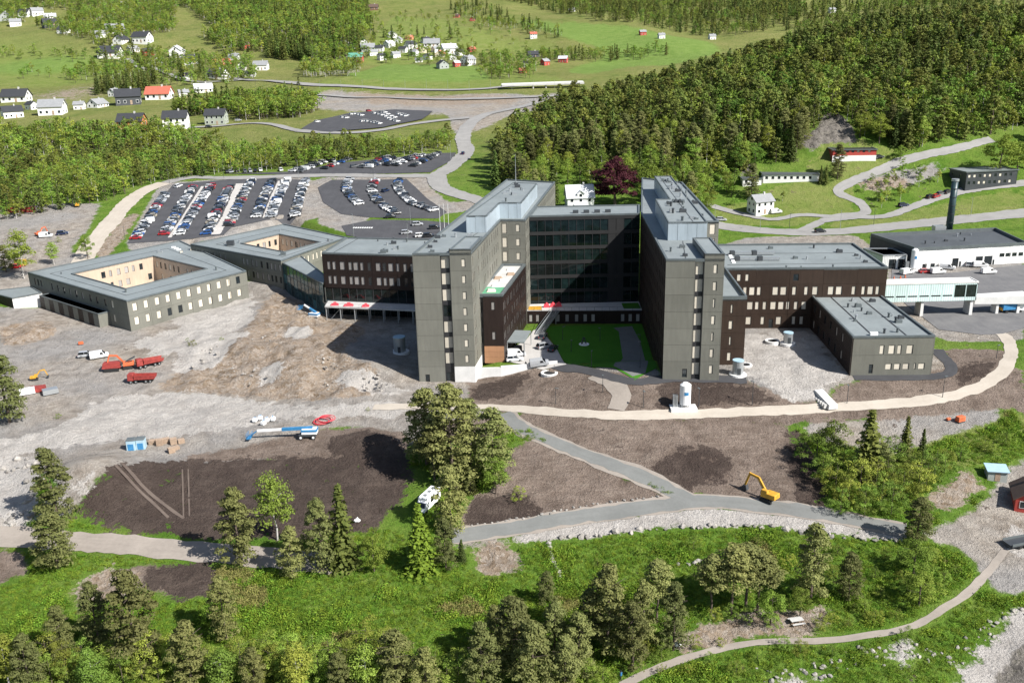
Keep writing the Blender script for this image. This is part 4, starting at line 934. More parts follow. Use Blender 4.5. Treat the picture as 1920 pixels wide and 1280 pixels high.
for x in (xb1+7, xb1+13): MB().box(x-.4, x+.4, yb+1, yb+4, 4, zb0-1.4, .85, .95).build('pier', 'white_concrete', RB)
N = thing('utility_building', 'long white utility building with black flat roof and tall dark chimney, beside the delivery yard', 'building')
nz0 = 4.5; q0 = P(1714, 507, nz0); q1 = P(1900, 497, nz0)
nzt = ray_at(1722, 470, q0.y).z; n = [(q0.x, q0.y), (q1.x+4, q1.y+.4), (q1.x+6, q1.y+26), (q0.x-6, q0.y+25)]
core(N, n, 3, nzt-.1, .3); Ln = edge_len(n[0], n[1])
def nx_(zx): return Ln*(zx-470)/(1080-470)
wall(N, n[0], n[1], 3.5, nzt, 'white_metal', (), (4, 10, 16, 22, 28, 34), [(nx_(a), nx_(b), c_, d_, 'glass') for a, b, c_, d_ in ((512,536,4.6,6.6),(556,580,4.6,6.6),(608,634,4.6,6.6),(674,708,4.6,8.0),(712,724,4.6,6.8),(802,842,4.6,8.2),(850,894,4.6,8.2),(898,908,4.6,6.8),(932,960,7.6,8.9),(966,994,7.6,8.9),(1002,1028,7.6,8.9),(1038,1064,7.6,8.9))])
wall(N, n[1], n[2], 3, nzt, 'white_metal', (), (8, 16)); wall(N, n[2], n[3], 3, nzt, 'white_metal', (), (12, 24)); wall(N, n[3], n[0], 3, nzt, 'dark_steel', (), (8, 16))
roof(N, n, nzt, mat='roof_black', par=1.0, tw=.4, trim='trim'); vents(N, scatter_in(n, 7, 3), nzt)
cb = P(1779, 432, nzt); ct = ray_at(1795, 338, cb.y)
MB().cyl((cb.x, cb.y, nzt), (cb.x+.1, cb.y, ct.z), 1.25, 1.1, 20).build('chimney', 'chimney_steel', N, smooth=True)
MB().cyl((cb.x+.1, cb.y, ct.z-.3), (cb.x+.1, cb.y, ct.z+.5), 1.3, 1.3, 20).build('chimney_cap', 'steel', N)
for k in range(5):
    zz = nzt+(ct.z-nzt)*(k+1)/6; MB().cyl((cb.x+.05, cb.y, zz), (cb.x+.05, cb.y, zz+.2), 1.32, 1.32, 20).build('chimney_ring', 'dark_steel', N)
MB().box(cb.x-6, cb.x-2, cb.y-2, cb.y+1, nzt, nzt+2).build('roof_plant', 'steel', N)
sw = [(n[0][0]-10.5, n[0][1]+1.5), (n[0][0]-2.4, n[0][1]+1.2), (n[0][0]-3, n[0][1]+12), (n[0][0]-13, n[0][1]+13)]
core(N, sw, 3, 9.4, .3); wall(N, sw[0], sw[1], 3.5, 9.5, 'white_metal', (), (4,), [(2.2, 4.6, 4.7, 8.2, 'glass'), (5.3, 7.6, 4.7, 8.2, 'glass')]); wall(N, sw[1], sw[2], 3.5, 9.5, 'white_metal'); wall(N, sw[3], sw[0], 3.5, 9.5, 'white_metal')
roof(N, sw, 9.4, mat='dirt', par=.4, tw=.4, trim='steel')
# ---- small left shed -----------------------------------------------------------------
I = thing('flat_roof_shed', 'low grey flat roofed shed with a pale concrete side beside the olive courtyard block', 'shed')
i0 = P(28, 586, 1.7); i1 = P(84, 575, 1.7); iw = [(i0.x, i0.y), (i1.x, i1.y), (i1.x-8, i1.y+9), (i0.x-14, i0.y+10)]
iz = ray_at(28, 560, i0.y).z
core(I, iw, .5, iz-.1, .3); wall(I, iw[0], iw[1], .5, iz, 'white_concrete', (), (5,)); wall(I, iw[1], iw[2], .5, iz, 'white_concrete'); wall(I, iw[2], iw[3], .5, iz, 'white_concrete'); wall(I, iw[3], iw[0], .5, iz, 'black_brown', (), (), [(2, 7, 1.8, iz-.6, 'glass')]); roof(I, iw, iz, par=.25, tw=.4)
# ------------------------------------------------------------------ trees
def foliage(name, a, b_, hue=0.12, sc=1.6, trans=0.25):
    m, t, bs = nodes_of(name)
    n = noise_val(t, sc, 3); oi = t.nodes.new('ShaderNodeObjectInfo')
    c_ = mixc(t, mapr(t, n, .3, .7, 0, 1), a, b_)
    hs = t.nodes.new('ShaderNodeHueSaturation'); t.links.new(c_, hs.inputs['Color'])
    t.links.new(mapr(t, oi.outputs['Random'], 0, 1, .5-hue*.34, .5+hue*.16), hs.inputs['Hue'])
    rv = mth(t, 'FRACT', mth(t, 'MULTIPLY', oi.outputs['Random'], 17.3), 0); t.links.new(mapr(t, rv, 0, 1, .62, 1.42), hs.inputs['Value'])
    t.links.new(hs.outputs[0], bs.inputs['Base Color']); bs.inputs['Roughness'].default_value = .75; bs.inputs['Specular IOR Level'].default_value = .2
    tr = t.nodes.new('ShaderNodeBsdfTranslucent'); t.links.new(hs.outputs[0], tr.inputs['Color'])
    mx = t.nodes.new('ShaderNodeMixShader'); mx.inputs[0].default_value = trans
    t.links.new(bs.outputs[0], mx.inputs[1]); t.links.new(tr.outputs[0], mx.inputs[2]); t.links.new(mx.outputs[0], t.nodes['Material Output'].inputs[0])
    return m
foliage('needle_spruce', (0.056, 0.088, 0.019), (0.13, 0.165, 0.037))
foliage('needle_pine', (0.105, 0.125, 0.036), (0.225, 0.235, 0.080), .05)
foliage('needle_hill', (0.078, 0.112, 0.022), (0.19, 0.222, 0.046), .1, .9)
foliage('needle_lime', (0.10, 0.165, 0.015), (0.20, 0.275, 0.03), .0)
foliage('leaf_birch', (0.135, 0.205, 0.026), (0.24, 0.315, 0.056))
foliage('leaf_broad', (0.092, 0.165, 0.020), (0.19, 0.275, 0.042))
foliage('leaf_copper', (0.060, 0.014, 0.022), (0.14, 0.034, 0.045), .0)
foliage('weed', (0.085, 0.175, 0.013), (0.19, 0.29, 0.034), .1, .5)
foliage('dry_grass', (0.16, 0.17, 0.04), (0.28, 0.26, 0.09), .05, 1.0)
simple('bark', (0.10, 0.075, 0.06), .9, .3, 3)
simple('bark_birch', (0.42, 0.40, 0.37), .85, .35, 3)
def leafmesh(name, cen, nrm, sx, sy, mat, seed):
    rs = np.random.RandomState(seed); n = len(cen); nrm = nrm+rs.normal(0, .45, (n, 3)); nrm /= np.linalg.norm(nrm, axis=1)[:, None]
    r = rs.normal(0, 1, (n, 3)); u = np.cross(nrm, r); u /= np.linalg.norm(u, axis=1)[:, None]; v = np.cross(nrm, u)
    sx = np.broadcast_to(sx, n)[:, None]*rs.uniform(.6, 1.3, (n, 1)); sy = np.broadcast_to(sy, n)[:, None]*rs.uniform(.6, 1.3, (n, 1))
    q = np.stack([cen-u*sx, cen-v*sy*.8+u*sx*.2, cen+u*sx, cen+v*sy], 1).reshape(-1, 3)
    me = bpy.data.meshes.new(name); me.vertices.add(4*n); me.vertices.foreach_set('co', q.astype('f').ravel())
    me.loops.add(4*n); me.loops.foreach_set('vertex_index', np.arange(4*n, dtype='i')); me.polygons.add(n); me.polygons.foreach_set('loop_start', np.arange(0, 4*n, 4, dtype='i'))
    me.update(calc_edges=True); me.materials.append(M_(mat)); return me
def clumps(seed, centres, radii, per, flat=.75):
    rs = np.random.RandomState(seed); C = []; Nn = []
    for c_, r in zip(centres, radii):
        d = rs.normal(0, 1, (per, 3)); d /= np.linalg.norm(d, axis=1)[:, None]; d[:, 2] = np.where(d[:, 2] < -.3, -d[:, 2]*.5, d[:, 2])
        p = d*np.array([r, r, r*flat])*rs.uniform(.55, 1.05, (per, 1)); C.append(np.array(c_)+p); Nn.append(d*.9+np.array([0, 0, .35]))
    return np.concatenate(C), np.concatenate(Nn)
def spruce(seed, h=10, Rm=2.0, dens=1.0, mat='needle_spruce', low=.06):
    rs = np.random.RandomState(seed); C = []; Nn = []; S = []
    nl = int(26*dens**.5)
    for k in range(nl):
        f = low+(1-low)*(k+rs.rand()*.6)/nl; r = Rm*(1-f)**.8*rs.uniform(.8, 1.15)+.12; z = h*f; nb = max(3, int((4+9*(1-f))*dens**.5))
        for a in rs.uniform(0, 6.28)+np.arange(nb)*6.283/nb+rs.normal(0, .2, nb):
            L = r*rs.uniform(.7, 1.15); ns = max(2, int(L/.42*dens**.3))
            for s in range(ns):
                u = (s+.6)/ns; C.append((math.cos(a)*L*u, math.sin(a)*L*u, z-.35*L*u*u+rs.normal(0, .05))); Nn.append((math.cos(a)*.45, math.sin(a)*.45, .9)); S.append(.34+.16*(1-u))
    C = np.array(C); Nn = np.array(Nn); S = np.array(S)/dens**.25
    return leafmesh('crown', C, Nn, S, S*.75, mat, seed)
def pine(seed, h=10, dens=1.0, mat='needle_pine', bare=.08, width=.22):
    rs = np.random.RandomState(seed); cs = []; rr = []
    n = int(50*dens**.4)
    for k in range(n):
        f = bare+(1-bare)*((k+rs.rand())/n)**.85; prof_ = math.sin(min(1, (1-f)/(1-bare)*1.15+.08)*1.9)*.95
        r = h*width*max(.12, prof_)*rs.uniform(.35, 1.0); a = k*2.4+rs.normal(0, .5)
        cs.append((math.cos(a)*r, math.sin(a)*r, h*f*.97)); rr.append(h*rs.uniform(.05, .12)*(1.15-.45*f))
    C, Nn = clumps(seed, cs, rr, int((40 if dens < 1 else 74)*dens), .6)
    return leafmesh('crown', C, Nn, (.24/dens**.4 if dens < 1 else .155), (.19/dens**.4 if dens < 1 else .10), mat, seed)
def broad(seed, h=10, dens=1.0, mat='leaf_broad', bare=.12, width=.34, tall=1.0):
    rs = np.random.RandomState(seed); cs = []; rr = []; n = int(30*dens**.4)
    for k in range(n):
        d = rs.normal(0, 1, 3); d /= np.linalg.norm(d); q = rs.uniform(.45, 1)
        z = h*(bare+(1-bare)*(.5+.46*d[2]*q)); w_ = h*width*(1-.35*max(0, d[2]))*q
        cs.append((d[0]*w_, d[1]*w_, z)); rr.append(h*rs.uniform(.07, .14))
    C, Nn = clumps(seed, cs, rr, int((46 if dens < 1 else 80)*dens), .85)
    return leafmesh('crown', C, Nn, (.23/dens**.4 if dens < 1 else .15), (.19/dens**.4 if dens < 1 else .12), mat, seed)
def trunk_mesh(seed, h, r, bark, frac=.9, limbs=5, wide=.2):
    rs = random.Random(seed); mb = MB(); p = Vector((0, 0, -.6)); n = 5; pts = [p]
    for k in range(1, n+1): pts.append(Vector((rs.uniform(-.1, .1), rs.uniform(-.1, .1), h*frac*k/n)))
    for k in range(n): mb.cyl(pts[k], pts[k+1], r*(1.15-k/n), r*(1.15-(k+1)/n)+.01, 7, cap=False)
    for i in range(limbs):
        k = rs.uniform(.3, .85); a = rs.uniform(0, 6.28); q = Vector((0, 0, h*frac*k)); e_ = q+Vector((math.cos(a)*h*wide*.7, math.sin(a)*h*wide*.7, h*.07)); mb.cyl(q, e_, r*.3, r*.1, 5, cap=False)
    return mb.mesh('trunk', bark, smooth=True)
# every mesh is 10 m tall, scaled by its tree
SP = {}   # kind -> list of (crown, trunk)
def species(kind, fn, n, bark, r, limbs=5, wide=.2, **kw):
    SP[kind] = [(fn(101+7*i+len(kind), **kw), trunk_mesh(i, 10, r, bark, limbs=limbs, wide=wide)) for i in range(n)]
species('spruce', spruce, 3, 'bark', .16, 0, dens=1.5); species('pine', pine, 4, 'bark', .17, 9, .25, dens=1.5); species('lime_spruce', spruce, 1, 'bark', .16, 0, dens=1.6, mat='needle_lime', Rm=2.3)
species('high_pine', pine, 2, 'bark', .13, 6, .15, dens=1.3, bare=.5, width=.2)
species('birch', broad, 3, 'bark_birch', .12, 5, .2, dens=1.3, mat='leaf_birch', width=.22, bare=.1); species('broadleaf', broad, 4, 'bark', .16, 6, .3, dens=1.4)
species('bush', broad, 4, 'bark', .12, 6, .4, dens=1.1, mat='leaf_birch', bare=-.12, width=.55); species('copper', broad, 1, 'bark', .25, 6, .3, dens=3.5, mat='leaf_copper', bare=.05, width=.42)
species('far_spruce', spruce, 3, 'bark', .16, 0, dens=.4, low=.1, Rm=2.4); species('far_pine', pine, 3, 'bark', .16, 3, dens=.55, mat='needle_hill', width=.30); species('far_birch', broad, 3, 'bark_birch', .13, 3, dens=.4, mat='leaf_birch', width=.25); species('far_broadleaf', broad, 3, 'bark', .16, 3, dens=.4)
trnd = random.Random(77)
TN = {'spruce': 'spruce_tree', 'lime_spruce': 'spruce_tree', 'pine': 'pine_tree', 'high_pine': 'pine_tree', 'birch': 'birch_tree', 'broadleaf': 'broadleaf_tree', 'bush': 'bush', 'copper': 'copper_beech'}
placed = []
def tree(kind, x, y, h, label, group=None, wx=1.0, z=None):
    cr, tk = trnd.choice(SP[kind]); k = kind.replace('far_', ''); z = terr(x, y) if z is None else z
    o = thing(TN[k], label, 'bush' if k == 'bush' else 'tree', (x, y, z-.05), trnd.uniform(0, 6.28), group); s = h/10; o.scale = (s*wx, s*wx, s)
    link('trunk', tk, o); link('crown', cr, o); placed.append((x, y)); return o
def tpx(kind, px, py, top, label, group=None, wx=1.0):
    g_ = G(px, py); T = ray_at(px, top, g_.y); return tree(kind, g_.x, g_.y, max(1.0, (T.z-g_.z)*1.03), label, group, wx)
TP = [
 ('pine',60,1300,1190,'grey pine rising among the bushes at the foot of the lush bank',None,1.0),
 ('pine',480,1300,1215,'small pine rising among the light green bushes of the thicket',None,1.1),
 ('pine',640,1310,1225,'young pine in the leafy thicket next to the broad brown pine',None,1.1),
 ('pine',800,1315,1215,'pine crowding the broad brown green pine in the thicket',None,1.1),
 ('pine',1000,1300,1165,'pine in the middle of the lower wood',"pines of the lower wood",1.1),
 ('pine',930,1215,1135,'pine at the uphill side of the lower wood',"pines on the uphill side of the lower wood",1.1),
 ('pine',1105,1205,1105,'pine at the uphill side of the lower wood',"pines on the uphill side of the lower wood",1.0),
 ('pine',1060,1300,1195,'pine in the middle of the lower wood',"pines of the lower wood",1.1),
 ('pine',1205,1215,1100,'pine at the uphill side of the lower wood',"pines on the uphill side of the lower wood",1.0),
 ('birch',20,1290,1190,'pale feathery birch among the bushes at the foot of the lush bank',None,1.0),
 ('birch',560,1300,1205,'light green young birch in the leafy thicket','young birches in the leafy thicket',1.1),('birch',690,1300,1205,'light green young birch in the leafy thicket','young birches in the leafy thicket',1.1),('birch',420,1300,1215,'light green young birch in the leafy thicket','young birches in the leafy thicket',1.2),('birch',180,1300,1215,'light green young birch in the leafy thicket','young birches in the leafy thicket',1.2),
 ('broadleaf',1500,1150,1100,'leafy tree between the tall brown pine and the picnic clearing',None,1.2),
 ('pine',18,792,668,'broad olive pine standing at the edge of the grey gravel yard',None,1.25),
 ('pine',110,985,842,'tall olive pine standing in front of the pale stone heap',None,1.0),
 ('pine',108,1064,962,'squat wide pine beside the dirt road, below the pale stone heap',None,1.45),
 ('pine',452,1058,918,'dense round topped pine casting its shadow over the end of the dirt road',None,1.05),
 ('birch',520,1012,884,'feathery light green birch at the edge of the dark soil field',None,.95),
 ('pine',550,1082,988,'shorter pine between the round topped pine and the grey conifer pair',None,1.1),
 ('pine',604,1072,938,'greyish pine standing close against a dark pointed spruce',None,.9),
 ('spruce',646,1062,912,'dark pointed spruce beside the grass strip at the dark soil field',None,1.1),
 ('broadleaf',702,1074,1000,'round green leafy tree between the dark spruce and the yellow green spruce',None,.9),
 ('lime_spruce',790,1072,948,'bright yellow green spruce in front of the parked motorhome',None,1.1),
 ('pine',846,1000,876,'slim olive pine directly beside the white motorhome',None,1.0),
 ('pine',836,1066,972,'dark pine at the cut off end of the grey walkway',None,.95),
 ('spruce',866,1052,1012,'small young spruce beside the end of the grey walkway',None,1.3),
 ('pine',800,872,730,'tall pine at the soil mound side of the middle grove',None,1.15),
 ('pine',848,905,722,'tallest pine in the heart of the middle grove',None,1.15),
 ('pine',882,872,750,'pine at the back of the middle grove by the beige track',None,1.1),
 ('pine',925,905,768,'wide pine of the middle grove beside the curving grey walkway',None,1.2),
 ('high_pine',815,905,790,'sparse pine leaning out of the middle grove over the mown grass',None,1.2),
 ('broadleaf',930,925,858,'bushy green leafy tree at the foot of the middle grove',None,1.2),
 ('bush',972,938,908,'small green bush on the brown soil beside the middle grove',None,1.0),
 ('pine',882,925,876,'small reddish pine sapling at the foot of the middle grove',None,.9),
 ('pine',122,1238,1138,'grey green pine with bare lower trunk on the lush green bank',None,1.0),
 ('pine',188,1216,1092,'slim brownish pine on the lush green bank beside the brush pile',None,.9),
 ('pine',262,1252,1072,'large silvery green pine in front of the brush pile',None,1.05),
 ('pine',425,1198,1082,'brownish pine beside the dark heap of cut brush',None,.95),
 ('pine',362,1285,1165,'low olive pine growing among light green bushes',None,1.2),
 ('pine',745,1300,1185,'broad brown green pine standing in the leafy thicket at the meadow foot',None,1.4),
 ('pine',905,1300,1170,'pine at the edge of the lower wood with a leafy thicket beside',None,1.0),
 ('pine',965,1265,1120,'tall dense pine leading the lower wood above the shore',None,1.15),
 ('pine',1025,1130,1072,'small dark pine with a pale dead patch on the weedy bank',None,1.2),
 ('pine',1085,1262,1150,'pine in the middle of the lower wood',"pines of the lower wood",1.1),
 ('pine',1040,1240,1130,'pine in the middle of the lower wood',"pines of the lower wood",1.0),
 ('pine',1140,1215,1060,'tall pine in the middle of the lower wood above the footpath',None,1.05),
 ('pine',1185,1250,1130,'pine in the middle of the lower wood',"pines of the lower wood",1.0),
 ('high_pine',1232,1165,1052,'slender tall pine behind the lower wood',None,1.2),
 ('pine',1262,1218,1095,'pine standing right beside the trail, white bag at its foot',None,.9),
 ('high_pine',1332,1150,1042,'pine on a bare pale trunk next to the dense pine clump',None,1.2),
 ('high_pine',1372,1150,1026,'bare stemmed pine in the dense clump on the weedy bank',"bare stemmed pines in the dense clump",1.4),
 ('high_pine',1398,1142,1022,'bare stemmed pine in the dense clump on the weedy bank',"bare stemmed pines in the dense clump",1.5),
 ('high_pine',1420,1148,1034,'bare stemmed pine in the dense clump on the weedy bank',"bare stemmed pines in the dense clump",1.4),
 ('broadleaf',1445,1172,1105,'bright leafy tree at the foot of the bare stemmed pine clump',None,1.1),
 ('pine',1520,1122,985,'tall brown green pine rising from the weedy bank below the walkway',None,1.0),
 ('pine',1590,1122,1036,'shorter leaning brown pine beside the tall one on the weedy bank',None,1.1),
 ('pine',1718,1016,934,'dark rounded pine beside the junction of walkway and gravel lane',None,1.3),
 ('broadleaf',1712,1078,1014,'pale green leafy tree below the dark pine at the gravel lane',None,1.5),
 ('broadleaf',1722,1136,1072,'round pale green leafy tree beside the curving trail',None,1.5),
 ('broadleaf',1560,868,786,'loose leafy tree at the edge of the brown soil field',None,1.1),
 ('spruce',1622,902,772,'tallest dark conifer in the thicket above the walkway',None,1.3),
 ('pine',1650,905,832,'dark pine in the thicket behind the tall conifer',None,1.2),
 ('spruce',1694,866,782,'thin pointed spruce rising from the thicket beside the gravel field',None,1.0),
 ('spruce',1726,868,806,'smaller thin spruce next to the pointed one in the thicket',None,.9),
 ('birch',46,522,428,'thin airy birch beside the construction yard behind the courtyard block',None,1.0),
 ('birch',102,496,452,'small thin birch beside the flat roofed shed road',None,1.0),
 ('broadleaf',165,486,440,'compact leafy tree at the corner of the courtyard block',None,.9),
 ('pine',12,510,460,'dark pine beside the construction yard at the shed',None,1.2),
 ('copper',1152,388,292,'dark purple copper beech beside the white villa',None,1.15),
 ('broadleaf',1215,386,302,'large leafy tree behind the glass atrium next to the copper beech',None,1.0),
 ('broadleaf',1310,392,322,'large leafy tree between the house lawn and the seven storey ward tower',None,1.0),
 ('pine',1408,372,308,'dark pine in the garden beside the white bungalow',None,1.1),
 ('pine',1570,335,272,'tall round pine in front of the red and white house',None,1.0),
 ('spruce',1538,345,312,'pointed garden conifer beside the white bungalow','garden conifers by the bungalow',.9),('spruce',1548,346,310,'pointed garden conifer beside the white bungalow','garden conifers by the bungalow',.9),
 ('broadleaf',1872,335,248,'large dark leafy tree behind the grey office building',None,1.2),('broadleaf',1905,330,262,'leafy tree crowding the back of the grey office building',None,1.2),
 ('broadleaf',1688,300,272,'round bush like tree on the lawn above the winding side road',None,1.3),
]
for a in TP: tpx(*a)
BG = [(x_, y_, 52+(x_*7) % 40) for x_, y_ in ((40,1245),(95,1262),(160,1248),(225,1252),(285,1262),(345,1248),(395,1262),(455,1266),(505,1248),(545,1250),(590,1245),(640,1246),(690,1240),(725,1262),(560,1285),(130,1278),(860,1285))]+[(20,1262,50),(75,1282,70),(130,1290,60),(150,1262,45),(210,1262,55),(270,1290,60),(330,1270,60),(410,1270,60),(450,1250,55),(510,1268,62),(570,1262,66),(620,1260,70),(680,1262,66),(760,1262,50),(840,1300,60),(890,1300,50),(1100,1280,50),(1240,1240,40),(1400,1165,35),(50,1272,62),(100,1290,60),(180,1280,58),(232,1285,70),(300,1290,52),(480,1285,72),(540,1275,66),(600,1290,72),(655,1275,78),(700,1290,60),(820,1280,66),(860,1260,48),(560,1215,30),(330,1215,35),(1000,1290,50),(1060,1300,44),(1130,1290,44),(1300,1215,30),(1370,1160,30),(1340,1165,30),(1210,1225,38)]
for px, py, dh in BG: tpx('bush', px, py, py-dh, 'light green leafy bush in the thicket below the lush bank', 'bushes of the lower thicket', trnd.uniform(.7, 1.1))
BG = [(1585,935,50),(1620,955,45),(1650,958,52),(1690,940,50),(1735,915,42),(1770,885,40),(1600,905,45),(1660,915,50),(1710,900,45),(1575,965,42),(1540,905,40),(1800,862,26),(1845,846,24),(1885,835,24),(1860,850,20),(1500,845,24),(1525,835,24)]
for px, py, dh in BG+[(x_, y_, 40+(x_*5) % 22) for x_, y_ in ((1530,870),(1555,900),(1580,880),(1610,930),(1640,925),(1670,930),(1700,925),(1720,930),(1750,905),(1565,930),(1620,970),(1670,965),(1590,950),(1680,885),(1640,880))]: tpx('bush', px, py, py-dh*1.25, 'dense green bush in the thicket between walkway and gravel field', 'bushes of the walkway thicket', trnd.uniform(.8, 1.2))
BG = [(x_, y_, 16+(x_*3) % 16) for x_, y_ in ((1540,1180),(1590,1175),(1620,1150),(1700,1110),(1745,1120),(1690,1095),(1650,1120),(1600,1145),(1330,1242),(1420,1235),(1560,1230),(1700,1200),(1470,1215),(1350,1210),(1640,1085),(1560,1080),(1480,1060),(1420,1020),(1300,1030),(1200,1040),(1120,1060),(1260,1085))]+[(1500,1225,28),(1380,1262,26),(1290,1262,18),(1450,1175,24),(1640,1165,26),(1680,1160,22),(1770,1090,22),(1790,1075,20),(1560,1165,18),(1620,1225,14),(1240,1265,20),(1660,1050,26),(1570,1040,20),(1750,1050,25),(1090,1180,24),(1480,1140,20)]
for px, py, dh in BG: tpx('bush', px, py, py-dh, 'low green shrub on the weedy bank along the shore trail', 'shrubs along the shore trail', trnd.uniform(.9, 1.3))
for px, py, dh in [(362,650,16),(415,640,10),(352,640,8),(690,770,8),(110,785,12),(980,600,9),(150,470,12),(110,455,12)]: tpx('bush', px, py, py-dh, 'single small bush left standing on the bare construction ground', 'lone bushes on the construction ground', 1)
# --- scattered woods
def scatter(poly, sp, mix, hr, world=(), avoid=(), keep=None):
    wp = [tuple(G(*q)[:2]) for q in poly] + list(world); X = np.array([p[0] for p in wp]); Y = np.array([p[1] for p in wp])
    gx, gy = np.meshgrid(np.arange(X.min(), X.max(), sp), np.arange(Y.min(), Y.max(), sp)); gx = gx.ravel()+nrs.uniform(-.5, .5, gx.size)*sp*1.1; gy = gy.ravel()+nrs.uniform(-.5, .5, gy.size)*sp*1.1
    k = inpoly(wp, gx, gy)
    for av in avoid: k &= ~inpoly([tuple(G(*q)[:2]) for q in av], gx, gy)
    gx, gy = gx[k], gy[k]; z = terrain(gx, gy); out = []
    sel = fbm(gx/45, gy/45, 2)*.7+nrs.rand(gx.size)
    names, wts = zip(*mix); cw = np.cumsum(wts)/sum(wts); u = np.argsort(np.argsort(sel))/max(1, len(sel))
    for x, y, zz, q in zip(gx, gy, z, u):
        kd = names[int(np.searchsorted(cw, q))] if q < 1 else names[-1]; out.append((kd, float(x), float(y), float(zz), trnd.uniform(*hr)*(.8 if 'b' in kd[:2] else 1)))
    return out
nrs = np.random.RandomState(3)
WOODS = []
def wood(nm, label, *a, **k): WOODS.append((nm, label, scatter(*a, **k)))
clear = [[(1330,420),(1330,388),(1375,352),(1400,318),(1480,306),(1498,290),(1506,262),(1545,232),(1585,236),(1612,268),(1660,270),(1700,285),(1860,255),(1960,230),(1960,420)], [(1030,430),(1042,350),(1205,350),(1205,430)]]
wood('hill', 'in the dense wood covering the rocky hill', [(925,345),(935,300),(965,262),(1015,228),(1100,190)], 5.1, [('spruce', .22), ('pine', .30), ('birch', .20), ('broadleaf', .28)], (10, 19), world=[(40, 610), (110, 665), (300, 715), (640, 720), (640, 420), (250, 400), (175, 425), (118, 398), (62, 372), (20, 362)], avoid=clear+[[(940,350),(1045,372),(1130,390),(1215,392),(1330,392),(1372,352),(1390,318),(1300,320),(1150,320),(1000,310),(950,320)]])
wood('foot', 'along the leafy foot of the rocky hill', [(940,350),(1045,372),(1130,390),(1215,392),(1330,392),(1372,352),(1390,318),(1300,320),(1150,320),(1000,310),(950,320)], 5.5, [('birch', .45), ('broadleaf', .47), ('spruce', .08)], (9, 16), avoid=clear[1:])
wood('belt', 'in the tree belt behind the car parks', [(-60,440),(60,405),(200,378),(290,345),(410,328),(540,318),(620,307),(700,299),(790,288),(846,284),(850,264),(780,272),(600,282),(400,288),(300,292),(200,300),(60,310),(-60,320)], 4.6, [('birch', .35), ('broadleaf', .45), ('pine', .12), ('spruce', .08)], (7, 12))
wood('garden', 'among the houses above the tree belt', [(-60,260),(100,262),(230,262),(330,215),(420,200),(560,190),(600,205),(560,222),(480,218),(420,232),(300,262),(420,280),(300,286),(60,305),(-60,318)], 6.5, [('birch', .4), ('broadleaf', .55), ('spruce', .05)], (11, 19), avoid=[[(210,256),(210,222),(440,215),(450,245)], [(-60,225),(140,222),(140,185),(-60,180)]])
wood('bank', 'on the shrubby bank beside the winding side road', [(1612,372),(1625,345),(1680,318),(1740,322),(1775,345),(1700,375),(1650,392)], 5, [('birch', .5), ('broadleaf', .5)], (5, 9))
wood('slope', 'in the wood on the far hillside', [(330,0),(420,55),(380,70),(430,105),(500,98),(590,118),(660,112),(700,60),(690,10),(660,-12),(340,-12)], 8, [('birch', .35), ('broadleaf', .5), ('spruce', .15)], (13, 22))
wood('plant', 'in the dark plantation on the far hillside', [(500,110),(590,116),(592,98),(500,88)], 7, [('spruce', 1)], (14, 20))
wood('slope', 'in the wood on the far hillside', [(-40,-12),(160,-12),(330,-8),(330,60),(260,70),(190,95),(100,62),(60,45),(-40,48)], 10, [('birch', .4), ('broadleaf', .55), ('spruce', .05)], (12, 20), avoid=[[(55,20),(55,45),(130,50),(130,20)]])
wood('row', 'in the birch row below the hamlet', [(565,146),(672,146),(676,128),(570,128)], 9, [('birch', 1)], (14, 20))
wood('slope2', 'in the groves between the far farm fields', [(900,150),(1000,148),(1010,118),(905,112)], 11, [('broadleaf', .8), ('birch', .2)], (10, 17))
wood('slope2', 'in the groves between the far farm fields', [(1015,118),(1100,116),(1260,104),(1255,92),(1100,100),(1010,106)], 10, [('broadleaf', .8), ('spruce', .2)], (10, 16))
wood('slope2', 'in the groves between the far farm fields', [(840,20),(930,55),(1000,66),(1060,76),(1060,66),(950,30),(860,8)], 13, [('birch', .6), ('spruce', .4)], (10, 17))
wood('ridge', 'in the far forest on the valley side', [(860,-8),(1010,18),(1120,40),(1240,55),(1380,70),(1500,40),(1500,-12),(880,-14)], 13, [('spruce', .4), ('pine', .25), ('broadleaf', .35)], (11, 19))
wood('hamlet', 'between the hamlet houses', [(625,112),(700,72),(780,62),(860,70),(890,100),(900,125),(800,125),(690,118)], 20, [('broadleaf', .65), ('spruce', .2), ('birch', .15)], (11, 18))
wood('ridge', 'in the far forest on the valley side', [], 40, [('spruce', .5), ('pine', .2), ('broadleaf', .3)], (14, 22), world=[(-1900, 1900), (-600, 2050), (300, 1900), (900, 1500), (1900, 1500), (2300, 3300), (-2300, 3300)])
wood('right', 'in the far forest on the valley side', [], 16, [('spruce', .5), ('pine', .2), ('broadleaf', .3)], (12, 19), world=[(330, 1080), (560, 920), (1100, 980), (1300, 1600), (420, 1550)])
wood('hedge', 'in the hedges of the far meadows', [(0,112),(60,112),(140,118),(165,112),(165,104),(100,100),(0,98)], 16, [('broadleaf', 1)], (10, 16))
wood('hedge', 'between the hillside houses', [(110,150),(340,165),(480,150),(480,112),(300,92),(200,100)], 14, [('broadleaf', .6), ('birch', .3), ('spruce', .1)], (12, 19))
wood('meadowtree', 'scattered over the far pastures', [(600,120),(700,20),(900,30),(1050,60),(1000,110),(800,70)], 30, [('broadleaf', .7), ('birch', .3)], (8, 15))
wood('roadside', 'in the thicket beside the remote car park', [(300,235),(420,226),(560,222),(605,205),(560,188),(420,196),(330,212)], 6.5, [('broadleaf', .65), ('birch', .25), ('spruce', .1)], (11, 18), avoid=[[(310,244),(310,222),(440,215),(440,236)]])
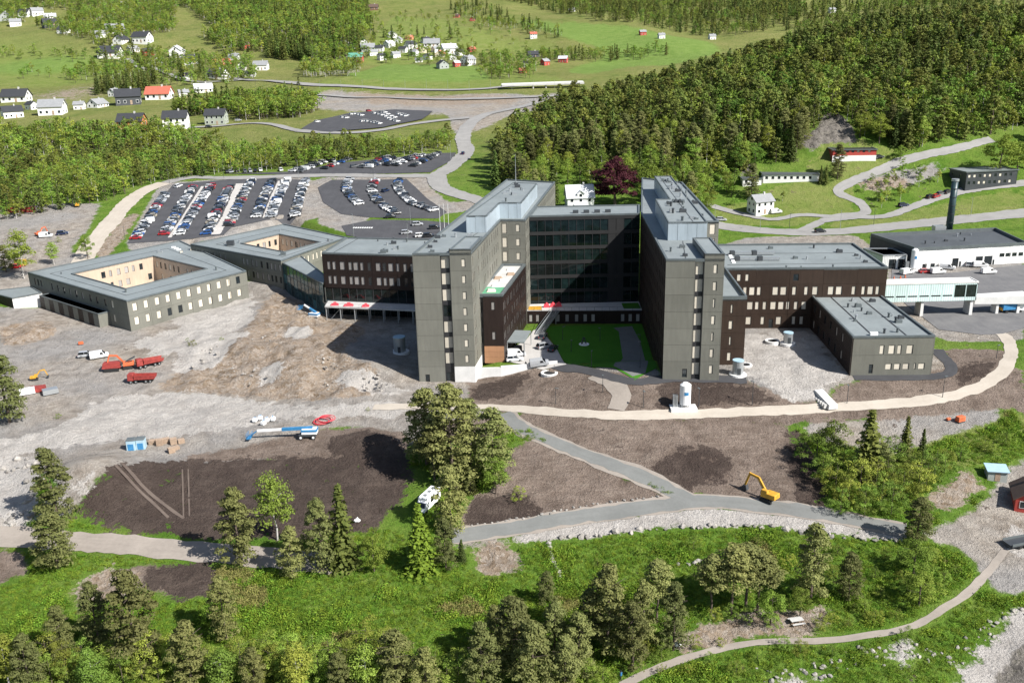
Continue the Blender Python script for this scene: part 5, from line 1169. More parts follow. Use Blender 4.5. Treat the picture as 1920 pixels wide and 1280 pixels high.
wood('midslope', 'in the hedgerows of the far hillside', [(0,140),(60,150),(330,172),(500,160),(480,140),(330,150),(60,132)], 26, [('broadleaf', .7), ('birch', .3)], (9, 15))
wood('gardens', 'in the gardens around the white bungalow', [(1345,410),(1345,385),(1385,352),(1430,352),(1530,352),(1555,335),(1570,350),(1500,375),(1400,380),(1380,410)], 10, [('broadleaf', .6), ('birch', .4)], (4, 8))
wood('gardens', 'in the gardens around the red and white house', [(1500,318),(1560,312),(1640,312),(1680,300),(1660,318),(1580,330)], 9, [('broadleaf', .6), ('birch', .4)], (3, 6))
wood('rowdark', 'in the dark conifer row above the black roofed houses', [(180,180),(285,172),(285,160),(180,166)], 7, [('spruce', 1)], (12, 16))
allt = [(kd, x, y, z, h, lb) for nm, lb, L_ in WOODS for kd, x, y, z, h in L_]
def visible(x, y, z, h):
    a, b_ = proj((x, y, z+h)); return -25 < a < 1945 and -10 < b_ < 1290
single = {'spruce': 'dark pointed spruce', 'pine': 'olive green pine', 'birch': 'light green birch', 'broadleaf': 'rounded leafy tree'}
rest = {}
for kd in ('spruce', 'pine', 'birch', 'broadleaf'):
    L_ = [q for q in allt if q[0] == kd]; ins = [q for q in L_ if visible(*q[1:5])]; ins.sort(key=lambda q: -q[4]/math.hypot(q[1], q[2])); top = set(id(q) for q in ins[:235])
    for q in ins[:235]:
        near_ = math.hypot(q[1], q[2]) < 470
        tree(kd if near_ and q[4]/q[2] > .022 else 'far_'+kd, q[1], q[2], q[4], single[kd]+' '+q[5], {'spruce': 'spruces', 'pine': 'pines', 'birch': 'birches', 'broadleaf': 'leafy trees'}[kd]+' '+q[5], trnd.uniform(.85, 1.2), z=q[3]-.2)
    rest[kd] = [q for q in L_ if id(q) not in top]
def scatter_stuff(name, srcs, items, seed=1):
    for i, src in enumerate(srcs):
        its = items[i::len(srcs)]
        if not its: continue
        me = bpy.data.meshes.new(name); me.from_pydata([q[:3] for q in its], [], [])
        for an, k in (('scl', 3), ('rot', 4)):
            a = me.attributes.new(an, 'FLOAT', 'POINT'); a.data.foreach_set('value', np.array([q[k] for q in its], 'f'))
        o = link(name, me); tag(o, kind='stuff')
        ng = bpy.data.node_groups.new(name+'_scatter', 'GeometryNodeTree')
        ng.interface.new_socket('Geometry', in_out='INPUT', socket_type='NodeSocketGeometry'); ng.interface.new_socket('Geometry', in_out='OUTPUT', socket_type='NodeSocketGeometry')
        N_ = ng.nodes; gi = N_.new('NodeGroupInput'); go = N_.new('NodeGroupOutput'); ip = N_.new('GeometryNodeInstanceOnPoints'); ob = N_.new('GeometryNodeObjectInfo'); ob.inputs['Object'].default_value = src; ob.inputs['As Instance'].default_value = True
        def na(nm):
            a = N_.new('GeometryNodeInputNamedAttribute'); a.data_type = 'FLOAT'; a.inputs[0].default_value = nm; return [s for s in a.outputs if s.enabled and s.name == 'Attribute'][0]
        cx = N_.new('ShaderNodeCombineXYZ'); er = N_.new('FunctionNodeEulerToRotation'); ng.links.new(na('rot'), cx.inputs[2]); ng.links.new(cx.outputs[0], er.inputs[0])
        ng.links.new(gi.outputs[0], ip.inputs['Points']); ng.links.new(ob.outputs['Geometry'], ip.inputs['Instance']); ng.links.new(er.outputs[0], ip.inputs['Rotation']); ng.links.new(na('scl'), ip.inputs['Scale']); ng.links.new(ip.outputs[0], go.inputs[0])
        md = o.modifiers.new('scatter', 'NODES'); md.node_group = ng
def joined(cr, tk):
    bm = bmesh.new(); bm.from_mesh(cr); n = len(bm.faces); bm.from_mesh(tk); bm.faces.ensure_lookup_table()
    for f in bm.faces[n:]: f.material_index = 1
    me = bpy.data.meshes.new('tree'); bm.to_mesh(me); bm.free(); me.materials.append(cr.materials[0]); me.materials.append(tk.materials[0]); return bpy.data.objects.new('tree', me)
STN = {'spruce': 'spruce_wood', 'pine': 'pine_wood', 'birch': 'birch_wood', 'broadleaf': 'leafy_wood'}
for kd, L_ in rest.items():
    scatter_stuff(STN[kd], [joined(*s) for s in SP['far_'+kd]], [(q[1], q[2], q[3]-.2, q[4]/10*trnd.uniform(.9, 1.15), trnd.uniform(0, 6.28)) for q in L_])
print('woods', {k: len(v) for k, v in rest.items()}, len(allt))
# --- undergrowth and grass tufts on the lush banks
def tuft(seed, mat, n, s, hgt):
    rs = np.random.RandomState(seed); C = np.stack([rs.normal(0, .35, n), rs.normal(0, .35, n), np.abs(rs.normal(0, .5, n))*hgt], 1); Nn = rs.normal(0, 1, (n, 3)); Nn[:, 2] = np.abs(Nn[:, 2])
    return bpy.data.objects.new('tuft', leafmesh('tuft', C, Nn, s, s*.6, mat, seed))
nw = 85000; tx = nrs.uniform(-110, 112, nw); ty = nrs.uniform(98, 205, nw)
bare_ = np.zeros(nw)
for nm in ('gravel', 'pale', 'brown', 'dark', 'tan', 'rock'): bare_ = np.maximum(bare_, zone_at(nm, tx, ty))
paths_ = [[(845,1005),(960,990),(1100,966),(1290,942),(1400,946),(1560,967),(1700,994)], [(-60,1000),(150,1016),(350,1032),(500,1045),(640,1060)], [(1165,1285),(1260,1243),(1400,1207),(1560,1200),(1700,1177),(1800,1122),(1850,1075),(1885,1030)]]
mask = bare_ < .3
for pth, wd in zip(paths_, (3.2, 3.6, 1.6)):
    for p in spline([Vector(G(*q)[:2]) for q in pth], 1.5): mask &= (tx-p.x)**2+(ty-p.y)**2 > wd**2
mown = inpoly([tuple(G(*q)[:2]) for q in [(690,990),(750,930),(740,860),(800,880),(830,930),(770,1000)]], tx, ty); mask &= ~mown
mask &= ty < 196
tx, ty = tx[mask], ty[mask]; tz = terrain(tx, ty); dn = fbm(tx/9, ty/9, 3)
items = [(float(a), float(b_), float(c_), trnd.uniform(.45, .95)*(1.3 if d > .15 else .75), trnd.uniform(0, 6.28)) for a, b_, c_, d in zip(tx, ty, tz, dn)]
k1 = [q for q, d in zip(items, dn) if d < .42]; k2 = [q for q, d in zip(items, dn) if d >= .42]
scatter_stuff('undergrowth', [tuft(s, 'weed', 50, .15, .7) for s in range(3)], k1); scatter_stuff('dry_grass', [tuft(9, 'dry_grass', 40, .15, .6)], k2)

# ------------------------------------------------------------------ vehicles
crnd = random.Random(21)
PAINT = {'white': (.74, .74, .73), 'silver': (.36, .37, .38), 'grey': (.11, .115, .12), 'black': (.016, .017, .019), 'blue': (.025, .09, .28), 'red': (.36, .02, .022), 'dark blue': (.012, .022, .06), 'beige': (.42, .37, .28), 'green': (.03, .09, .06)}
for k, v in PAINT.items():
    m_ = simple('paint_'+k.replace(' ', '_'), v, .28, .04, .5, spec=.6); m_.node_tree.nodes['Principled BSDF'].inputs['Coat Weight'].default_value = .6
simple('lamp_glass', (.75, .75, .72), .2); simple('tail_lamp', (.35, .01, .01), .3)
def car_meshes(kind, paint):
    bd, gl = MB(), MB()
    if kind in ('hatchback', 'estate car', 'saloon'):
        xr = {'hatchback': (-1.95, -1.45), 'estate car': (-2.15, -1.8), 'saloon': (-1.45, -.75)}[kind]; tp = 1.48 if kind != 'saloon' else 1.42
        if kind == 'estate car': tp = 1.6
        bd.hexa([(-2.2, -.86, .22), (2.15, -.82, .22), (2.15, .82, .22), (-2.2, .86, .22)], [(-2.24, -.9, .62), (2.25, -.84, .55), (2.25, .84, .55), (-2.24, .9, .62)])
        bd.hexa([(-2.24, -.9, .62), (2.25, -.84, .55), (2.25, .84, .55), (-2.24, .9, .62)], [(-2.12, -.85, .95), (2.0, -.74, .76), (2.0, .74, .76), (-2.12, .85, .95)])
        bd.hexa([(-.4, -.85, .75), (1.95, -.74, .7), (1.95, .74, .7), (-.4, .85, .75)], [(-.4, -.82, 1.0), (1.15, -.74, .93), (1.15, .74, .93), (-.4, .82, 1.0)])
        gl.hexa([(xr[0]-.1, -.82, .92), (1.2, -.8, .92), (1.2, .8, .92), (xr[0]-.1, .82, .92)], [(xr[1], -.64, tp-.03), (.35, -.63, tp-.03), (.35, .63, tp-.03), (xr[1], .64, tp-.03)])
        bd.hexa([(xr[1]-.08, -.67, tp-.06), (.42, -.66, tp-.06), (.42, .66, tp-.06), (xr[1]-.08, .67, tp-.06)], [(xr[1], -.58, tp), (.25, -.56, tp), (.25, .56, tp), (xr[1], .58, tp)])
        for s in (-1, 1):
            for a, b_ in (((.42, .66), (1.24, .81)), ((-.45, .66), (-.5, .84)), ((xr[1]-.05, .67), (xr[0]-.14, .84))): bd.bar((a[0], s*a[1], tp-.05), (b_[0], s*b_[1], .9), .09, .07)
        wx, wr = 1.33, .33
    else:
        h = 1.95; L_ = 2.45
        bd.hexa([(-L_, -.95, .3), (L_-.1, -.92, .3), (L_-.1, .92, .3), (-L_, .95, .3)], [(-L_, -.97, 1.1), (L_, -.9, .95), (L_, .9, .95), (-L_, .97, 1.1)])
        bd.hexa([(-L_, -.97, 1.1), (1.45, -.95, 1.08), (1.45, .95, 1.08), (-L_, .97, 1.1)], [(-L_+.06, -.86, h), (.8, -.84, h), (.8, .84, h), (-L_+.06, .86, h)])
        bd.hexa([(1.3, -.92, .9), (L_, -.9, .9), (L_, .9, .9), (1.3, .92, .9)], [(1.45, -.9, 1.12), (2.2, -.84, 1.05), (2.2, .84, 1.05), (1.45, .9, 1.12)])
        gl.hexa([(1.0, -.9, 1.12), (1.62, -.86, 1.12), (1.62, .86, 1.12), (1.0, .9, 1.12)], [(.7, -.82, h-.12), (.98, -.78, h-.12), (.98, .78, h-.12), (.7, .82, h-.12)])
        for s in (-1, 1): gl.hexa([(.2, s*.955, 1.2), (1.1, s*.95, 1.2), (1.1, s*.97, 1.2), (.2, s*.975, 1.2)], [(.2, s*.885, h-.25), (.85, s*.88, h-.25), (.85, s*.9, h-.25), (.2, s*.905, h-.25)])
        wx, wr = 1.55, .36
    bm_ = bevel_mesh(bd.mesh('body', paint), .06); gm_ = gl.mesh('windows', 'car_glass')
    wl = MB().cyl((0, -.11, 0), (0, .11, 0), wr, n=12).mesh('tyre', 'rubber', smooth=False)
    rim = MB().cyl((0, -.125, 0), (0, .125, 0), wr*.58, n=8).mesh('rim', 'steel')
    hl = MB().box(2.1 if kind != 'van' else 2.35, 2.27 if kind != 'van' else 2.46, -.17, .17, .55, .72).mesh('headlight', 'lamp_glass'); tl = MB().box(-2.27 if kind != 'van' else -2.48, -2.1, -.13, .13, .62, .9).mesh('tail_light', 'tail_lamp')
    return bm_, gm_, wl, rim, hl, tl, wx, wr
CARP = {}
def car(kind, colr, x, y, yaw, label, group=None, z=None, full=False, scale=1.0):
    key = (kind, colr)
    if key not in CARP: CARP[key] = car_meshes(kind, 'paint_'+colr.replace(' ', '_'))
    bm_, gm_, wl, rim, hl, tl, wx, wr = CARP[key]
    if z is None: z = terr(x, y)+.14+lift_at(y)-.07
    o = thing({'hatchback': 'parked_car', 'saloon': 'parked_car', 'estate car': 'parked_car', 'van': 'van'}[kind], label, 'van' if kind == 'van' else 'car', (x, y, z), yaw, group); o.scale = (scale,)*3
    # follow the slope
    e = 1.5; dx, dy = math.cos(yaw), math.sin(yaw); p_ = math.atan2(terr(x+dx*e, y+dy*e)-terr(x-dx*e, y-dy*e), 2*e); r_ = math.atan2(terr(x-dy*e, y+dx*e)-terr(x+dy*e, y-dx*e), 2*e)
    r_ = max(-.12, min(.12, r_)); p_ = max(-.12, min(.12, p_)); o.rotation_euler = (r_, -p_, yaw)
    link('body', bm_, o); link('windows', gm_, o)
    for sx in (-1, 1):
        for sy in (-1, 1):
            t_ = link('wheel', wl, o); t_.location = (sx*wx, sy*.8, wr)
            if full: link('rim', rim, t_)
    if full:
        for s in (-1, 1): link('headlight', hl, o).location = (0, s*.6, 0); link('tail_light', tl, o).location = (0, s*.68, 0)
    return o
SC = []
cols = ['white']*6+['silver']*5+['grey']*8+['black']*8+['blue']*2+['dark blue']*2+['red']*2+['beige']
kinds = ['hatchback']*3+['estate car']*4+['saloon']*2
ncar = 0
def car_row(px, where, occ=.97, pitch=2.55, flip=False, world=None):
    global ncar
    pts = spline([Vector(G(*q)[:2]) for q in px], .25); d = 0; nxt = 0
    for i in range(1, len(pts)):
        d += (pts[i]-pts[i-1]).length
        if d >= nxt:
            nxt += pitch
            if crnd.random() > occ: continue
            tg = pts[i]-pts[i-1]; yaw = math.atan2(tg.y, tg.x)+math.pi/2*(1 if (crnd.random() < .6) != flip else -1)+crnd.gauss(0, .03)
            k = crnd.choice(kinds) if crnd.random() > .03 else 'van'; c_ = crnd.choice(cols) if k != 'van' else 'white'; j_ = crnd.gauss(0, .18); n_ = Vector((-tg.y, tg.x)).normalized()*j_
            if ncar >= 248: SC.append((k, c_, pts[i].x+n_.x, pts[i].y+n_.y, yaw)); continue
            car(k, c_, pts[i].x+n_.x, pts[i].y+n_.y, yaw, '%s %s parked in %s' % (c_, k, where), '%s %ss in %s' % (c_, k, where)); ncar += 1
big = 'the long rows of the large car park'
for r_ in ([(254,449),(280,412),(312,364)], [(308,441),(335,396),(362,352)], [(336,441),(364,398),(398,348)], [(388,440),(408,396),(430,352)], [(430,424),(450,380),(472,340)], [(482,408),(494,374),(510,340)], [(508,408),(521,374),(538,340)], [(553,407),(562,372),(573,339)]): car_row(r_, big)
bend = 'the curving rows of the bend car park'
for r_ in ([(656,338),(651,352),(656,366),(674,384)], [(704,340),(698,358),(711,380),(742,402)], [(748,340),(746,354),(771,380),(816,398)]): car_row(r_, bend)
upr = 'the upper car park along the tree belt'
def u4(a, b_): return (200+a/2.667, 180+b_/2.667)
for r_ in ([u4(930,382),u4(1080,328)], [u4(1085,368),u4(1215,320)], [u4(1270,362),u4(1400,312)], [u4(1400,352),u4(1555,296)], [u4(1530,356),u4(1655,294)], [u4(690,384),u4(790,376)], [u4(960,384),u4(1100,332)], [u4(1310,362),u4(1440,312)], [u4(1440,352),u4(1590,296)], [u4(600,386),u4(660,380)]): car_row(r_, upr, .9)
for a, b_ in ((360,457),(620,384),(800,356),(880,352),(1130,330),(870,375),(1240,358),(1395,480)):
    q = G(*u4(a, b_)); c_ = crnd.choice(cols); car('estate car', c_, q.x, q.y, crnd.uniform(0, 3), c_+' estate car parked apart from the rows at the car parks', c_+' estate cars apart from the rows')
low_ = 'the small car park behind the green winged ward tower'
for a, b_ in ((1500,690),(1555,648),(1570,705),(1610,705),(1640,665),(1420,610)):
    q = G(*u4(a, b_)); c_ = crnd.choice(['black', 'grey', 'white', 'silver']); car('estate car', c_, q.x, q.y, .2, c_+' estate car parked in '+low_, c_+' estate cars in '+low_)
far_ = 'the remote car park by the main road'
for a, b_ in ((430,645),(450,650),(470,655),(490,662),(505,672),(520,680),(540,686),(555,690),(390,690),(410,694),(430,697),(455,702),(565,648),(590,652),(608,656),(320,648),(105,692),(395,632),(470,640),(500,650),(520,660),(540,668),(340,652),(355,656),(300,650),(360,690),(375,688),(445,700),(580,655),(600,660),(250,668),(270,670),(485,640)):
    q = G(560+a/3, b_/3); c_ = 'red' if (a, b_) == (395, 632) else crnd.choice(['white', 'white', 'white', 'silver']); SC.append(('estate car', c_, q.x, q.y, 1.0))
# the smaller, more distant cars of the upper and the remote car park, joined
sv, sf, sm_, slots = [], [], [], {}
for k, c_, x, y, yaw in SC:
    if (k, c_) not in CARP: CARP[(k, c_)] = car_meshes(k, 'paint_'+c_.replace(' ', '_'))
    bm_, gm_, wl, rim, hl, tl, wx, wr = CARP[(k, c_)]; T_ = Matrix.Translation((x, y, terr(x, y)+.14+lift_at(y)-.07)) @ Matrix.Rotation(yaw, 4, 'Z')
    for me, M4 in [(bm_, T_), (gm_, T_)]+[(wl, T_ @ Matrix.Translation((sx*wx, sy*.8, wr))) for sx in (-1, 1) for sy in (-1, 1)]:
        n_ = len(sv); sl = slots.setdefault(me.materials[0].name, len(slots)); sv += [tuple(M4 @ v.co) for v in me.vertices]
        for p in me.polygons: sf.append([n_+i for i in p.vertices]); sm_.append(sl)
me = bpy.data.meshes.new('distant_parked_cars'); me.from_pydata(sv, [], sf)
for nm in slots: me.materials.append(MATS[nm])
me.polygons.foreach_set('material_index', sm_); tag(link('distant_parked_cars', me), kind='stuff'); print('cars', ncar, len(SC), len(sf))
NEAR = [('estate car','grey',1018,634,1.3,'grey car parked on the forecourt beside the courtyard lawn, nearest the stair'),('estate car','silver',1021,653,.5,'silver car standing side by side with a dark car beside the courtyard lawn'),('hatchback','black',1037,657,1.2,'black car standing side by side with a silver car beside the courtyard lawn'),
 ('estate car','white',965,677,.15,'white car parked in front of the wood clad tower base'),('van','white',968,668,.15,'white van parked under the entrance canopy'),('van','silver',1012,686,.05,'silver van on the forecourt above the round soil bed'),
 ('estate car','silver',163,669,.25,'silver car parked beside the white van on the gravel yard'),('van','white',187,671,.45,'white van parked beside the silver car on the gravel yard'),
 ('estate car','black',1538,436,.05,'black car driving on the pale road behind the brown service block'),('hatchback','dark blue',868,290,1.5,'dark car driving down the pale access road to the car parks'),
 ('van','white',1700,514,.4,'white van parked beside the tall white tank at the utility building'),('hatchback','red',1735,512,.05,'maroon red car parked in front of the white utility building'),('van','white',1758,513,.1,'white van parked next to the maroon red car'),('van','white',1776,505,-.5,'white van parked askew before the dark utility building gate'),
 ('estate car','silver',1822,500,-.2,'silver car parked before the twin gates of the utility building'),('van','white',1838,501,-.2,'white van parked beside the silver car at the twin gates'),('van','white',1853,513,.05,'white van standing out in the delivery yard'),
 ('estate car','dark blue',1694,387,0.1,'dark blue car parked alone on the office lane'),('estate car','black',1744,371,.5,'black car first in the line parked on the office lane'),('hatchback','red',1755,370,.5,'red car in the line parked on the office lane'),('estate car','grey',1764,365,.5,'grey car in the line parked on the office lane, behind the red one'),('estate car','black',1777,362,.5,'black car in the line parked nearest the grey office building'),
 ('estate car','black',1648,297,.1,'black car parked beside the red and white house'),('van','white',1455,400,.1,'white van parked beside the white house with grey roof'),('estate car','silver',1352,414,.1,'silver car parked behind the seven storey ward tower'),
 ('estate car','dark blue',118,440,.3,'dark blue car in the construction yard behind the courtyard block'),('van','white',87,445,.1,'white van in the construction yard behind the courtyard block'),('estate car','red',32,503,.1,'red car in the construction yard beside the birch'),
 ('estate car','silver',447,228,.2,'silver car on the lane beside the grey green house'),('estate car','black',392,240,.2,'black car on the lane before the grey green house')]
for k, c_, px, py, yaw, lb in NEAR:
    q = G(px, py); car(k, c_, q.x, q.y, yaw, lb, full=True)
# ------------------------------------------------------------------ houses
hrnd = random.Random(4)
def wallmat(name, rgb): return simple('house_'+name, rgb, .8, .08, .5) if 'house_'+name not in MATS else MATS['house_'+name]
HW = {'white': (.76, .75, .72), 'red': (.42, .06, .045), 'orange': (.55, .20, .08), 'grey': (.34, .36, .34), 'dark': (.07, .075, .08), 'green grey': (.33, .36, .30), 'brown': (.16, .09, .06), 'cream': (.62, .55, .40)}
HR = {'black': (.035, .037, .042), 'grey': (.24, .245, .25), 'red': (.40, .11, .07), 'green': (.10, .28, .20), 'orange': (.50, .20, .12), 'pale': (.52, .53, .54), 'brown': (.10, .065, .05)}
for k, v in HW.items(): wallmat(k.replace(' ', '_'), v)
for k, v in HR.items(): simple('tiles_'+k, v, .75, .15, .6, fine=.12)
HWIN = MB().box(-.55, .55, -.06, .02, 0, 1.25).mesh('window', 'glass'); HFR = MB().box(-.65, .65, -.05, .01, -.1, 0).box(-.65, .65, -.05, .01, 1.25, 1.35).box(-.65, -.55, -.05, .01, 0, 1.25).box(.55, .65, -.05, .01, 0, 1.25).mesh('frame', 'white_paint'); HDOOR = MB().box(-.5, .5, -.08, .02, 0, 2.05).mesh('door', 'timber')
def house(px, py, wpx, wallc, roofc, label, yaw=0.0, floors=1.5, dep=.78, pitch=.36, detail=1, porch=False, dormer=False, group=None):
    g_ = G(px, py); D_ = math.hypot(g_.x, g_.y); w_ = max(6.5, min(34, wpx*.85*D_/1720)); ks = max(1, w_/11.5); w_ /= ks; d_ = w_*dep if w_ < 15 else 9.0; hw = 2.75*floors
    o = thing('house', label, 'house', g_-Vector((0, 0, .3)), yaw, group); o.scale = (ks,)*3; X, Y = w_/2, d_/2; rh = Y*2*pitch
    mb = MB(); mb.box(-X, X, -Y, Y, -2.5, hw)
    for s in (-1, 1): mb.poly([(s*X, -Y, hw), (s*X, Y, hw), (s*X, 0, hw+rh)] if s > 0 else [(s*X, Y, hw), (s*X, -Y, hw), (s*X, 0, hw+rh)])
    mb.build('wall', 'house_'+wallc.replace(' ', '_'), o)
    rf = MB(); ov = .5; t_ = .22; k = ov*rh/Y
    for s in (-1, 1):
        A_ = [(-X-ov, s*(Y+ov), hw-k), (X+ov, s*(Y+ov), hw-k), (X+ov, 0, hw+rh), (-X-ov, 0, hw+rh)]
        if s > 0: A_ = A_[::-1]
        rf.hexa([(a, b_, c_+.02) for a, b_, c_ in A_], [(a, b_, c_+t_) for a, b_, c_ in A_])
    r_ = rf.build('roof', 'tiles_'+roofc, o)
    MB().box(X*.25, X*.25+.7, -.4, .4, hw+rh*.6, hw+rh+1.0).build('chimney', 'concrete', r_)
    nf = max(1, int(floors+.5)); nw_ = max(2, int(w_/2.8))
    for f in range(nf):
        z = .9+2.75*f
        if z+1.3 > hw+.1: break
        for i in range(nw_):
            x = -X+w_*(i+.5)/nw_
            if f == 0 and i == nw_//2:
                link('door', HDOOR, o).location = (x, -Y-.02, 0.1); continue
            q = link('window', HWIN, o); q.location = (x, -Y-.02, z); link('frame', HFR, q)
        for s in (-1, 1):
            for yy in (-Y*.45, Y*.45):
                q = link('window', HWIN, o); q.location = (s*(X+.02), yy, z); q.rotation_euler = (0, 0, s*math.pi/2); link('frame', HFR, q)
    if rh > 2.2:
        for s in (-1, 1):
            q = link('window', HWIN, o); q.location = (s*(X+.02), 0, hw+.4); q.rotation_euler = (0, 0, s*math.pi/2)
    if dormer:
        dm = MB().box(-1.4, 1.4, -Y-.02, -Y+2.5, hw-.2, hw+1.5); dm.poly([(-1.4, -Y-.02, hw+1.5), (1.4, -Y-.02, hw+1.5), (0, -Y-.02, hw+2.6)]); dm.build('gable', 'house_'+wallc.replace(' ', '_'), o)
        dr = MB()
        for s in (-1, 1): dr.hexa([(0, -Y-.4, hw+2.65), (s*1.8, -Y-.4, hw+1.2), (s*1.8, -Y+3.2, hw+1.2), (0, -Y+3.2, hw+2.65)], [(0, -Y-.4, hw+2.85), (s*1.8, -Y-.4, hw+1.4), (s*1.8, -Y+3.2, hw+1.4), (0, -Y+3.2, hw+2.85)])
        dr.build('gable_roof', 'tiles_'+roofc, o); q = link('window', HWIN, o); q.location = (0, -Y-.04, hw+.1)
    if porch:
        MB().box(-X*.5, X*.5, -Y-2.2, -Y-.03, 0, 2.5).build('porch', 'house_'+wallc.replace(' ', '_'), o); MB().box(-X*.55, X*.55, -Y-2.4, -Y-.03, 2.5, 2.7).build('porch_roof', 'tiles_'+roofc, o)
    return o
HS = [(250,247,48,'orange','black','orange timber house beside the lane above the tree belt',.1,2),(332,240,46,'white','black','tall white house between the orange and the grey green house',.15,2),(407,232,40,'green grey','black','grey green house with black roof on the lane',.1,2),
 (32,190,44,'white','black','long white bungalow with black roof behind the leafy gardens',.1,1),(24,220,34,'white','black','white two storey house with black roof below the long bungalow',.1,1.5),(100,214,44,'white','grey','white house with big glazed gable beside a paved drive',.2,1.5),
 (184,201,32,'white','grey','small white bungalow beside the dark timber house',.1,1),(242,195,46,'dark','black','dark timber house with black roof in front of the conifer row',.25,1.5),(300,185,46,'white','red','white house with bright red tiled roof',.1,1),(382,173,34,'white','pale','white house with pale roof half hidden by trees',.3,1),
 (70,28,20,'white','grey','white house high on the wooded slope above a white garage',.1,1.5),(95,36,20,'white','pale','white garage with pale gable on the wooded slope',.4,1),(96,50,28,'dark','black','dark roofed long house below the white garage',.1,1),(12,36,24,'grey','grey','grey house high beside the wooded slope',.1,1),
 (216,62,32,'white','grey','flat long white house above the black roofed pair',.1,1),(228,80,26,'white','black','white house with black roof beside its larger twin',.15,1),(268,80,32,'white','black','large white house with black hipped gables above the red shed',.2,1.5),(208,107,40,'white','black','wide white house with black roof alone beside the green meadow',.1,1),
 (278,103,20,'red','black','red timber house among the hillside houses',.2,1.5),(333,105,30,'white','pale','white house with pale gable next to the red house',.35,1.5),(362,120,34,'white','black','white house with black roof beside the hillside lane',.2,1),(400,118,14,'orange','orange','small orange shed beside the orange house',.1,1),(422,122,20,'orange','red','orange house with round front on the hillside',.3,1.5),
 (453,131,22,'white','black','white steep roofed house beside a dark roofed one',.5,1.5),(490,131,28,'white','grey','white house with grey roof at the end of the hillside lane',.4,1.5),(410,147,36,'white','black','long low white house with black roof by the hillside road',.1,1),(470,143,20,'white','black','small white house by the hillside road',.1,1),
 (262,18,14,'red','brown','little red barn up on the wooded slope',.1,1),(232,10,12,'white','grey','white cabin at the top of the wooded slope',.1,1),(460,90,16,'red','brown','dark red house half hidden below the wood',.3,1.5),(634,82,15,'white','black','white house with black roof beside the plantation',.3,1.5),
 (644,82,18,'white','black','white gabled house at the hamlet edge below the wood',.4,1.5),(681,82,20,'white','black','white twin gabled house at the top of the hamlet',.2,1),(668,116,28,'red','green','red farmhouse with green roof at the hamlet',.3,1.5),(735,70,24,'white','pale','white house with pale roof at the top of the hamlet',.1,1),(730,88,20,'white','pale','white gabled house in the hamlet middle',.5,1.5),
 (768,74,14,'orange','orange','small orange roofed house at the back of the hamlet',.1,1),(770,90,22,'white','black','white house with black roof below the orange one',.2,1.5),(716,113,15,'white','black','narrow tall white house with black roof in the hamlet',.6,2),(690,95,28,'grey','grey','grey long house in the hamlet',.1,1),(790,98,26,'cream','orange','cream house with orange roof in the hamlet',.1,1),
 (826,106,24,'cream','orange','second cream house with orange roof, further down the hamlet',.2,1),(810,88,32,'white','grey','long white house with grey roof in the hamlet',.1,1),(842,100,30,'white','pale','white house with pale steep roof at the hamlet end',.4,1.5),(786,117,15,'white','grey','small white cottage below the hamlet garden',.1,1),(830,128,26,'grey','black','grey house with black roof at the meadow edge',.3,1.5),
 (856,125,12,'red','pale','small red house between the grey and the large white house',.1,1.5),(878,122,26,'white','grey','large white farmhouse at the meadow edge',.45,2),(884,96,15,'red','red','red cottage above the large white farmhouse',.2,1),(1000,72,14,'white','red','lone white house with red roof in the green fields',.1,2),
 (856,33,12,'red','brown','small red barn up in the pasture','.1',1),(886,39,12,'red','brown','dark red barn beside the pasture farm',.2,1),(700,18,20,'brown','brown','brown farm building high on the pasture',.1,1),(1000,107,24,'dark','black','dark long house beside the red leaved tree grove',.1,1),(1022,122,16,'red','grey','red and grey house beside the grove',.3,1.5),
 (1056,117,18,'red','pale','red barn with pale roof beside the bright field',.1,1.5),(988,125,13,'white','black','small white house below the grove',.1,1.5),(980,137,16,'red','red','low red shed near the main road grove',.2,1),(1072,22,12,'white','pale','white house far up between the forests',.1,1),
 (1425,398,44,'white','grey','white wooden house with grey slate roof on the lawn beside the lane',.25,2)]
for h_ in HS:
    px, py, wp, wc, rc, lb, yw, fl = h_; house(px, py, wp, wc, rc, lb, float(yw)+hrnd.choice([0, 0, .5, -.4, 1.2, 1.7])*(wp < 40)+hrnd.uniform(-.1, .1), fl)
house(1086, 390, 58, 'white', 'pale', 'white wooden villa with dormer gable beside the copper beech', .08, 2, dep=.8, pitch=.5, porch=True, dormer=True)
for (px, py, c_, lb) in ((1240,72,'white','tiny white house on the far valley side by the forest'),(1335,74,'white','tiny white house at the corner of the bright far field'),(1560,24,'white','tiny white house in the clearing of the far forest'),(1205,66,'red','tiny red barn on the far valley side by the forest')): house(px, py, 13, c_, 'grey', lb, .2, 1.5)
